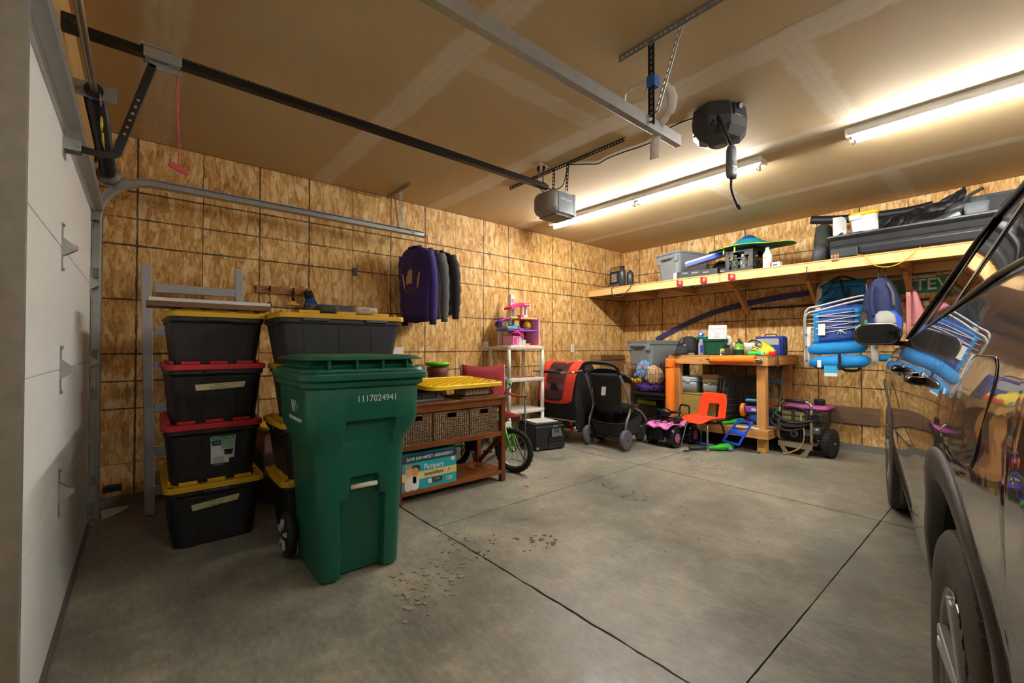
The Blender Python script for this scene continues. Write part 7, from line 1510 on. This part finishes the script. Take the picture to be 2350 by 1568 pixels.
for s in (-1, 1): g = G(); g.prism([(s*.14, .12), (s*.105, .012), (s*.04, .012)], -.0025, .0025, frame((0, -.242, 0), (1, 0, 0), (0, 0, 1), (0, -1, 0))); g.obj('foot_gusset', STL, pw)
for s in (-1, 1):
    g = G(); g.tube(smoothpts([(s*.15, -.10, .12), (s*.155, -.22, .16), (s*.162, -.245, .25), (s*.155, -.235, .42), (s*.155, -.225, .50)], 5), .014, 9); g.obj('frame_tube', STL, pw); G().bx(s*.155-.018, s*.155+.018, -.25, -.20, .38, .46).obj('clamp', BLACK, pw, bevel=.006); G().cyl((s*.155, -.252, .43), (s*.155, -.258, .43), .007, n=8).obj('clamp_bolt', CHR, pw)
g = G(); g.tube(smoothpts([(-.155, -.225, .50), (-.145, -.22, .555), (-.09, -.22, .585), (.09, -.22, .585), (.145, -.22, .555), (.155, -.225, .50)], 6), .014, 9); g.obj('handle', CHR, pw); G().cyl((-.10, -.22, .586), (.10, -.22, .586), .019, n=12).obj('handle_grip', mat('#191919', .6), pw)
G().bx(-.135, .125, -.235, -.225, .34, .50).obj('nozzle_panel', mat('#2e2c27', .5), pw, bevel=.008)
for x in (-.08, .05):
    for z in (.40, .455): G().bx(x-.045, x+.045, -.240, -.235, z-.02, z+.02).obj('chart_label', mat('#6d6a45', .5, var=.3, scale=60), pw)
for k in range(4): G().cyl((-.10+.065*k, -.236, .365), (-.10+.065*k, -.245, .365), .009, n=10).obj('nozzle', BLACK, pw)
G().bx(-.12, .12, -.15, .03, .142, .30).obj('engine_block', ENG, pw, bevel=.012)
for k in range(8): G().bx(-.125+.03*k, -.113+.03*k, -.165, -.15, .17, .29).obj('cooling_fin', ENG, pw)
G().cyl((-.03, -.165, .225), (-.03, -.19, .225), .035, n=18).obj('pump_ring', mat('#8d8a80', .4, .6), pw); G().cyl((-.03, -.19, .225), (-.03, -.192, .225), .025, n=16).obj('pump_face', BLACK, pw); G().bx(-.02, .16, -.12, .06, .30, .38).obj('engine_cover', ENG, pw, bevel=.02); G().bx(.06, .22, -.13, .06, .36, .47).obj('fuel_tank', mat('#2a2623', .5), pw, bevel=.025); G().cyl((.13, -.04, .47), (.13, -.04, .49), .022, n=12).obj('fuel_cap', BLACK, pw); G().cyl((.12, -.15, .28), (.20, -.13, .28), .045, n=16).obj('muffler', mat('#7b7f80', .4, .6), pw); G().bx(.05, .13, -.17, -.13, .22, .29).obj('carburetor', mat('#6f7b80', .4, .5), pw, bevel=.008); G().bx(.02, .05, -.19, -.17, .31, .34).obj('red_valve', mat('#c0281f', .4), pw, bevel=.004); G().bx(-.06, -.035, -.19, -.17, .315, .335).obj('orange_tag', mat('#e0881c', .4), pw); G().cyl((-.12, -.18, .32), (-.02, -.18, .335), .010, n=8).obj('brass_fitting', mat('#b9bcbb', .3, .8), pw)
g = G()
def hose(pts, r, nm='hose'): gg = G(); gg.tube(smoothpts(pts, 8), r, 8); gg.obj(nm, mat('#161617', .5), pw)
hose([(-.235, -.27, .47), (-.16, -.30, .43), (-.06, -.30, .37), (.05, -.29, .365), (.15, -.25, .39), (.20, -.18, .40)], .015); hose([(-.24, -.27, .40), (-.20, -.30, .33), (-.10, -.30, .275), (.02, -.29, .28), (.13, -.25, .35), (.19, -.18, .40)], .012); hose([(-.20, -.25, .46), (-.17, -.28, .38), (-.10, -.29, .33), (-.02, -.29, .31)], .012); hose([(-.10, -.24, .50), (-.04, -.25, .525), (.06, -.25, .515), (.11, -.245, .49)], .008); hose([(-.18, -.26, .44), (-.15, -.29, .36), (-.06, -.30, .32), (.06, -.29, .33), (.16, -.24, .38)], .010)
gg = G(); gg.tube(smoothpts([(.075, -.25, .46), (.07, -.26, .40), (.10, -.27, .30), (.10, -.27, .20), (.06, -.27, .10), (-.04, -.275, .03), (-.08, -.28, .016)], 6), .007, 7); gg.obj('clear_hose', mat('#b59b6d', .35), pw); G().cyl((-.08, -.28, .016), (-.10, -.283, .014), .011, n=10).obj('hose_end', mat('#9d9a90', .4), pw)
G().box((-.245, -.285, .44), (.04, .05, .11), Euler((.1, .25, 0)).to_matrix()).obj('spray_gun_grip', mat('#202021', .6), pw, bevel=.012); G().beam((-.255, -.285, .50), (-.18, -.27, .48), .04, .04).obj('spray_gun_head', mat('#202021', .6), pw, bevel=.01); G().cyl((-.26, -.287, .39), (-.265, -.287, .36), .012, .008, 10).obj('gun_nozzle', CHR, pw); G().bx(-.22, -.21, -.30, -.27, .36, .46).obj('gun_trigger', BLACK, pw, bevel=.003)

# ---- mud and scraps on the floor
def crumbs(name, label, spots, m, cat, seed):
    r = random.Random(seed); g = G()
    for (cx, cy, rad, n, smax) in spots:
        for k in range(n):
            a = r.uniform(0, 2*PI); d = rad*math.sqrt(r.random()); s = r.uniform(.25, 1)*smax
            P = [(cx+d*math.cos(a)+s*q*math.cos(b), cy+d*math.sin(a)+s*q*math.sin(b)) for b, q in [(2*PI*j/7, r.uniform(.5, 1.1)) for j in range(7)]]
            g.prism(P, .0005, .0015+s*.12)
    o = g.obj(name, m); tag(o, label, cat, kind='stuff'); return o
MUD = mat('#9a8b70', .95, var=.25, scale=60, bump=.6, bscale=150); MUDD = mat('#6a5c48', .95, var=.3, scale=60, bump=.5, bscale=150)
crumbs('dried_mud', 'dried mud clods scattered on the floor near the cart', [(2.30, 1.30, .10, 12, .022), (2.42, 1.42, .10, 12, .022), (2.46, 1.24, .08, 10, .026), (2.35, 1.50, .14, 14, .018), (2.55, 1.32, .1, 10, .02), (2.05, 1.72, .10, 12, .014), (2.25, 1.60, .16, 14, .014), (2.62, 1.12, .10, 8, .02)], MUD, 'mud', 5)
crumbs('mud_stains', 'dark mud flakes along the floor joint and slab', [(2.20, 1.70, .18, 26, .012), (2.45, 2.10, .10, 26, .016), (2.30, 1.95, .20, 22, .012), (2.35, 3.2, .16, 20, .013), (2.05, 3.25, .10, 16, .013), (2.3, 4.6, .25, 30, .008), (2.9, 3.0, .5, 12, .008)], MUDD, 'mud', 9)
for i, (x, y, c, l) in enumerate(((1.62, 2.72, '#d42a4a', 'red scrap of foil on the floor by the console'), (1.55, 3.02, '#6cc72c', 'green scrap on the floor by the bicycle'), (2.75, 4.95, '#cf2230', 'red scrap on the floor before the washer'), (2.05, 4.60, '#2f6f8f', 'teal scrap on the floor before the chair'), (2.08, 2.45, '#d3203a', 'tiny red scrap near the mud flakes'), (1.15, 4.02, '#d95a9a', 'pink scrap on the floor behind the stroller'), (2.45, 2.75, '#7fd46a', 'tiny pale green scrap in mid floor'))):
    r = random.Random(i); s = .018 if i < 2 else .010; g = G(); g.prism([(s*q*math.cos(b)*1.6, s*q*math.sin(b)) for b, q in [(2*PI*j/7, r.uniform(.5, 1.1)) for j in range(7)]], .001, .004); o = tag(g.obj('floor_scrap', mat(c, .5)), l, 'scrap', 'coloured scraps on the floor'); o.location = (x, y, 0); o.rotation_euler = (0, 0, i*.8)
# ================================================================ DARK SUV
def paint():
    t = NT('car_paint'); v = t.coord(); n = t.noise(v, 900, 1)
    t.base(t.mix(n, (.005, .007, .012), (.012, .015, .022))); t.put(t.p, 'Metallic', .25); t.put(t.p, 'Roughness', .28); t.put(t.p, 'Coat Weight', 1.0); t.put(t.p, 'Coat Roughness', .015); t.put(t.p, 'Coat IOR', 1.75); return t.m
PAINT = paint(); CLAD = mat('#3a3531', .55, var=.08, scale=30, bump=.12, bscale=400, key='clad'); GLASSK = mat('#0a0b0c', .03, var=0, spec=.9, coat=1.0, key='carglass'); TRIM = mat('#0c0c0d', .25, key='cartrim')
car = thing('dark_suv', 'black sport utility vehicle parked nose to the back wall', 'car', (5.182, 1.80, 0), .19)
WB, RA = 2.89, .52
def wz(z): 
    K = [(.22, .90), (.30, .935), (.40, .958), (.60, .978), (.80, .985), (.95, .988), (1.04, .980), (1.12, .962), (1.30, .925)]
    for (a, b), (c, d) in zip(K[:-1], K[1:]):
        if z <= c: return b+(d-b)*max(0, (z-a))/(c-a)
    return K[-1][1]
def half(y, z):
    w = wz(z)-.006*math.exp(-((z-.72)/.08)**2)
    for yc in (0, WB): w += .010*math.exp(-((y-yc)/.45)**2)*math.exp(-((z-.85)/.25)**2)
    if y > 2.9: w -= .16*(y-2.9)**2
    if y < -.55: w -= .30*(y+.55)**2
    return w
def belt(y): return 1.275-.052*y if y > -.2 else 1.285-.10*(y+.2)*0
def zlow(y):
    z = .26
    for yc in (0, WB):
        d = abs(y-yc)
        if d < RA: z = max(z, .375+math.sqrt(max(0, RA*RA-d*d))*.97)
        elif d < RA+.04: z = max(z, .26)
    return z
def side(y0, y1, name, sgn, m=PAINT, n=30, zt=None):
    g = G()
    def fn(u, v):
        y = y0+(y1-y0)*u; a, b = zlow(y), (zt(y) if zt else belt(y)); q = v; z = a+(b-a)*q
        return (sgn*half(y, z), y, z)
    g.grid(fn, n, 22); return g.obj(name, m, car)
for s in (-1, 1):
    side(-1.02, .395, 'quarter_panel', s, n=60); side(.40, 1.275, 'rear_door', s, n=24); side(1.28, 2.20, 'front_door', s, n=24)
    side(2.205, 3.70, 'front_fender', s, n=60, zt=lambda y: belt(2.2)-.16*max(0, (y-2.2))/1.5-.05*max(0, (y-2.2))**2)
    for y in (.3975, 1.2775, 2.2025): 
        g = G(); g.grid(lambda u, v: (s*(half(y, .28+.9*v)-.006), y-.004+.008*u, max(zlow(y), .28)+(belt(y)-max(zlow(y), .28))*v), 1, 12); g.obj('door_gap', TRIM, car)
    # cladding: arches and sill
    for yc in (0, WB):
        rings = []
        for k in range(33):
            a = -.12*PI+1.24*PI*k/32 if True else 0
            pts = []
            for r, o in ((RA-.032, -.03), (RA-.028, .001), (RA+.02, .006), (RA+.050, .005), (RA+.055, -.006)):
                y = yc+r*math.cos(a); z = .375+r*.97*math.sin(a); pts.append((s*(half(y, max(z, .3))+o), y, z))
            rings.append(pts)
        g = G(); g.loft(rings, smooth=True, closed=False, cap0=False, cap1=False); g.obj('arch_cladding', CLAD, car)
        # liner
        g = G(); g.grid(lambda u, v: (s*(.955-.40*v), yc+(RA-.03)*math.cos(-.1+(PI+.2)*u), .375+(RA-.03)*.97*math.sin(-.1+(PI+.2)*u)), 24, 3); g.obj('wheel_liner', mat('#1d1a16', .9), car)
        g = G(); g.cyl((s*.56, yc, .36), (s*.55, yc, .36), .44, n=28); g.obj('liner_wall', mat('#171411', .9), car)
    g = G()
    for (a, b) in ((RA+.05, WB-RA-.05),):
        rings = [[(s*(half(y, .30)-.02), y, .40), (s*(half(y, .36)+.003), y, .385), (s*(half(y, .30)+.004), y, .30), (s*(.90), y, .21), (s*.80, y, .21)] for y in [a+(b-a)*k/14 for k in range(15)]]
        g.loft(rings, closed=False, cap0=False, cap1=False); g.obj('sill_cladding', PAINT, car)
    # greenhouse
    def gh(y, q):
        """q 0 at belt, 1 at roof rail"""
        zb = belt(y)+.005; zr = 1.70-.03*max(0, y-.6)**2-.10*max(0, -y-.3)**2
        zr = min(zr, 1.205+(2.22-y)*.64) if y > 1.1 else zr
        zr = max(zr, zb+.002); z = zb+(zr-zb)*q; xw = half(y, 1.15)-.028-(z-zb)*.50
        return (s*xw, y, z)
    def pane(y0, y1, name, m, q0=.0, q1=1.0, off=0, n=14):
        g = G(); g.grid(lambda u, v: tuple(Vector(gh(y0+(y1-y0)*u, q0+(q1-q0)*v))+Vector((s*off, 0, 0))), n, 8); return g.obj(name, m, car)
    pane(1.30, 2.12, 'front_window', GLASSK, .03, .95); pane(.47, 1.24, 'rear_window', GLASSK, .03, .95); pane(-.55, .40, 'quarter_window', GLASSK, .05, .93)
    pane(1.23, 1.31, 'b_pillar', TRIM, 0, 1, .004, 2); pane(.39, .48, 'c_pillar', TRIM, 0, 1, .004, 2); pane(-1.0, -.54, 'd_pillar', PAINT, 0, 1, .002, 6)
    pane(-.6, 2.20, 'window_surround', TRIM, 0, 1, -.012, 40)
    for nm, q, r, m in (('belt_moulding', .01, .005, mat('#1a1b1d', .2, .4)), ('roof_moulding', .99, .010, TRIM)):
        g = G(); g.tube([Vector(gh(-.6+2.8*k/40, q))+Vector((s*.008, 0, 0)) for k in range(41)], r, 7); g.obj(nm, m, car)
    # handles
    for y in (.62, 1.50):
        z = 1.055; x = half(y, z)
        g = G(); g.tube(smoothpts([(s*(x-.005), y-.12, z), (s*(x+.028), y-.09, z), (s*(x+.034), y, z+.004), (s*(x+.028), y+.09, z+.004), (s*(x-.005), y+.12, z+.004)], 5), .014, 8); g.obj('door_handle', mat('#111215', .12, .5, var=0), car); g = G(); g.ball((s*(x-.004), y-.02, z-.004), (.012, .07, .03), 14, 8); g.obj('handle_cup', TRIM, car)
    # mirror
    mz, my = 1.235, 1.90
    g = G(); rings = []
    for q, sc in ((-.07, .90), (-.055, 1.0), (0, .98), (.05, .80), (.085, .45)): rings.append([(s*(1.06+p[0]*sc), my+q, mz+p[1]*sc) for p in rr(.205, .125, .05, 0, 6)])
    g.loft(rings); g.obj('mirror_housing', PAINT, car)
    g = G(); g.prism(rp(.180, .102, .045, 6), 0, .002, frame((s*1.06, my-.0735, mz), (1, 0, 0), (0, 0, 1), (0, -1, 0))); g.obj('mirror_glass', mat('#060607', .04, .0, var=0, spec=.35), car)
    G().beam((s*.93, my+.02, mz-.055), (s*1.0, my+.01, mz-.045), .06, .03, (0, 0, 1)).obj('mirror_arm', TRIM, car, bevel=.008)
    # wheels
    for yc in (0, WB):
        w = thing('wheel', None, None); w.parent = car; w.location = (s*.862, yc, .375); w.rotation_euler = (0, 0, 0)
        TIRE = mat('#4a443c', .8, var=.15, scale=24, key='cartire')
        g = G(); g.lathe([(.225, -.10), (.26, -.118), (.315, -.125), (.350, -.122), (.365, -.112), (.373, -.085), (.375, .0), (.373, .085), (.365, .112), (.350, .122), (.315, .125), (.26, .118), (.225, .10)], 64, (0, 0, 0), RY(PI/2)); g.obj('tire', TIRE, w)
        tb = G()
        for k in range(84):
            a = 2*PI*k/84
            for j, xo in enumerate((-.0955, -.048, 0, .048, .0955)):
                M = TR(0, 0, 0) @ RX(a+(.03*(j % 2))) @ TR(xo, 0, .3735-(.005 if abs(xo) > .08 else 0)) @ RY(math.copysign(.25, xo) if abs(xo) > .08 else 0) @ RZ(.35 if j % 2 else (-.3 if j == 2 else .12)); hw = .0135 if abs(xo) > .08 else .019; tb.bx(-hw, hw, -.0112, .0112, -.004, .0016, M)
        o = tb.obj('tread_blocks', mat('#453f37', .85, var=.2, scale=30, key='tread'), w); o['kind'] = 'stuff'
        g = G(); g.lathe([(.225, .09), (.232, .112), (.238, .116), (.228, .105), (.205, .06), (.19, -.05)], 40, (0, 0, 0), RY(s*PI/2)); g.obj('rim', mat('#8b8c8c', .3, .8, var=.05), w)
        for k in range(5):
            a = 2*PI*k/5+.2
            for d in (-.09, .09):
                p0 = Vector((s*.098, .05*math.cos(a), .05*math.sin(a))); p1 = Vector((s*.112, .226*math.cos(a+d), .222*math.sin(a+d))); G().beam(p0, p1, .030, .022, (s, 0, 0)).obj('spoke', mat('#b9babb', .3, .45, var=.04, key='spoke'), w, bevel=.004)
        G().cyl((s*.05, 0, 0), (s*.106, 0, 0), .06, n=20).obj('hub', mat('#3a3b3d', .3, .6), w); G().cyl((s*-.06, 0, 0), (s*.0, 0, 0), .17, n=28).obj('brake_disc', mat('#4d4a47', .5, .6), w)
        if s < 0:
            for k, chx in enumerate('VALENZA'):
                a = 1.95+.15*k
                dr = Vector((0, math.cos(a), math.sin(a))); tn = Vector((0, math.sin(a), -math.cos(a)))
                text('sidewall_letter', chx, .042, frame(Vector((-.1243, 0, 0))+dr*.300, dr.cross(Vector((-1, 0, 0))), dr, Vector((-1, 0, 0))), mat('#2e2a25', .8), w, .0014)
# badge, fuel flap, roof, hood, ends
s = -1
for k in range(1):
    y0, y1, z0, z1 = -.36, -.10, .955, 1.145
    g = G(); pts = rp(y1-y0, z1-z0, .06, 6, (y0+y1)/2, (z0+z1)/2)
    g.tube([(-(half(p[0], p[1])+.0005), p[0], p[1]) for p in pts], .0013, 5, closed=True); g.obj('fuel_flap_gap', TRIM, car)
    g = G(); n = len(pts); ctr = ((y0+y1)/2, (z0+z1)/2); R0 = [[(-(half(ctr[0]+(p[0]-ctr[0])*q, ctr[1]+(p[1]-ctr[1])*q)+.002), ctr[0]+(p[0]-ctr[0])*q, ctr[1]+(p[1]-ctr[1])*q) for p in pts] for q in (.97, .7, .4, .1)]; g.loft(R0, False, True); g.obj('fuel_flap', PAINT, car)
text('badge', 'TOURING', .04, frame((-half(2.45, .62)-.003, 2.45, .62), (0, -1, 0), (0, 0, 1), (-1, 0, 0)), mat('#c7c9cb', .2, .9, var=0), car)
def roofz(x, y): 
    e = 1.715-.03*max(0, y-.6)**2-.10*max(0, -y-.3)**2
    return e+.055*(1-(x/.72)**2)
g = G(); g.grid(lambda u, v: ((-.72+1.44*u)*(1-.02), -.98+2.12*v, roofz(-.72+1.44*u, -.98+2.12*v)), 14, 20); g.obj('roof', PAINT, car)
g = G(); g.grid(lambda u, v: ((-.70-.20*v+(1.40+.40*v)*u), 1.12+1.16*v, roofz(-.7+1.4*u, 1.12)*(1-v)+(1.16+.04*(1-(2*u-1)**2))*v-.02*math.sin(PI*v)*-1), 14, 12); g.obj('windshield', GLASSK, car)
hz_ = lambda y: belt(2.2)-.16*max(0, (y-2.2))/1.5-.05*max(0, (y-2.2))**2
g = G(); g.grid(lambda u, v: ((2*u-1)*(half(2.22+1.48*v, 1.0)-.02), 2.22+1.48*v, hz_(2.22+1.48*v)+.05*(1-(2*u-1)**2)), 16, 16); g.obj('hood', PAINT, car)
g = G(); g.grid(lambda u, v: ((2*u-1)*(half(3.70, .8)+.0), 3.70+.13*(1-(2*u-1)**4)*math.sin(PI*(.15+.7*v)), .25+.70*v), 20, 10); g.obj('front_fascia', PAINT, car)
g = G(); g.grid(lambda u, v: ((2*u-1)*half(-1.02, .8), -1.02-.10*(1-(2*u-1)**6)*math.sin(PI*(.1+.8*v)), .28+.95*v), 20, 10); g.obj('tailgate', PAINT, car)
g = G(); g.grid(lambda u, v: ((2*u-1)*(.90-.18*v), -1.04+.06*v, 1.22+.46*v), 12, 8); g.obj('rear_glass', GLASSK, car)
g = G(); g.grid(lambda u, v: ((2*u-1)*(half(-1.02, .5)+.012), -1.03-.14*(1-(2*u-1)**8), .30+.32*v), 20, 4); g.obj('rear_bumper', CLAD, car, solid=.02)
G().bx(-.80, .80, -.9, 3.6, .20, .26).obj('underbody', mat('#141312', .9), car); G().bx(-.86, .86, .50, 2.35, .27, .60).obj('cabin_floor', mat('#141312', .9), car)
for x in (-.42, .42):
    G().loft([rr(.46, .16, .06, .62, 4, x, .95), rr(.46, .18, .06, 1.20, 4, x, .85), rr(.30, .12, .05, 1.32, 4, x, .83), rr(.28, .11, .05, 1.46, 4, x, .82)]).obj('front_seat', mat('#26262a', .8), car)
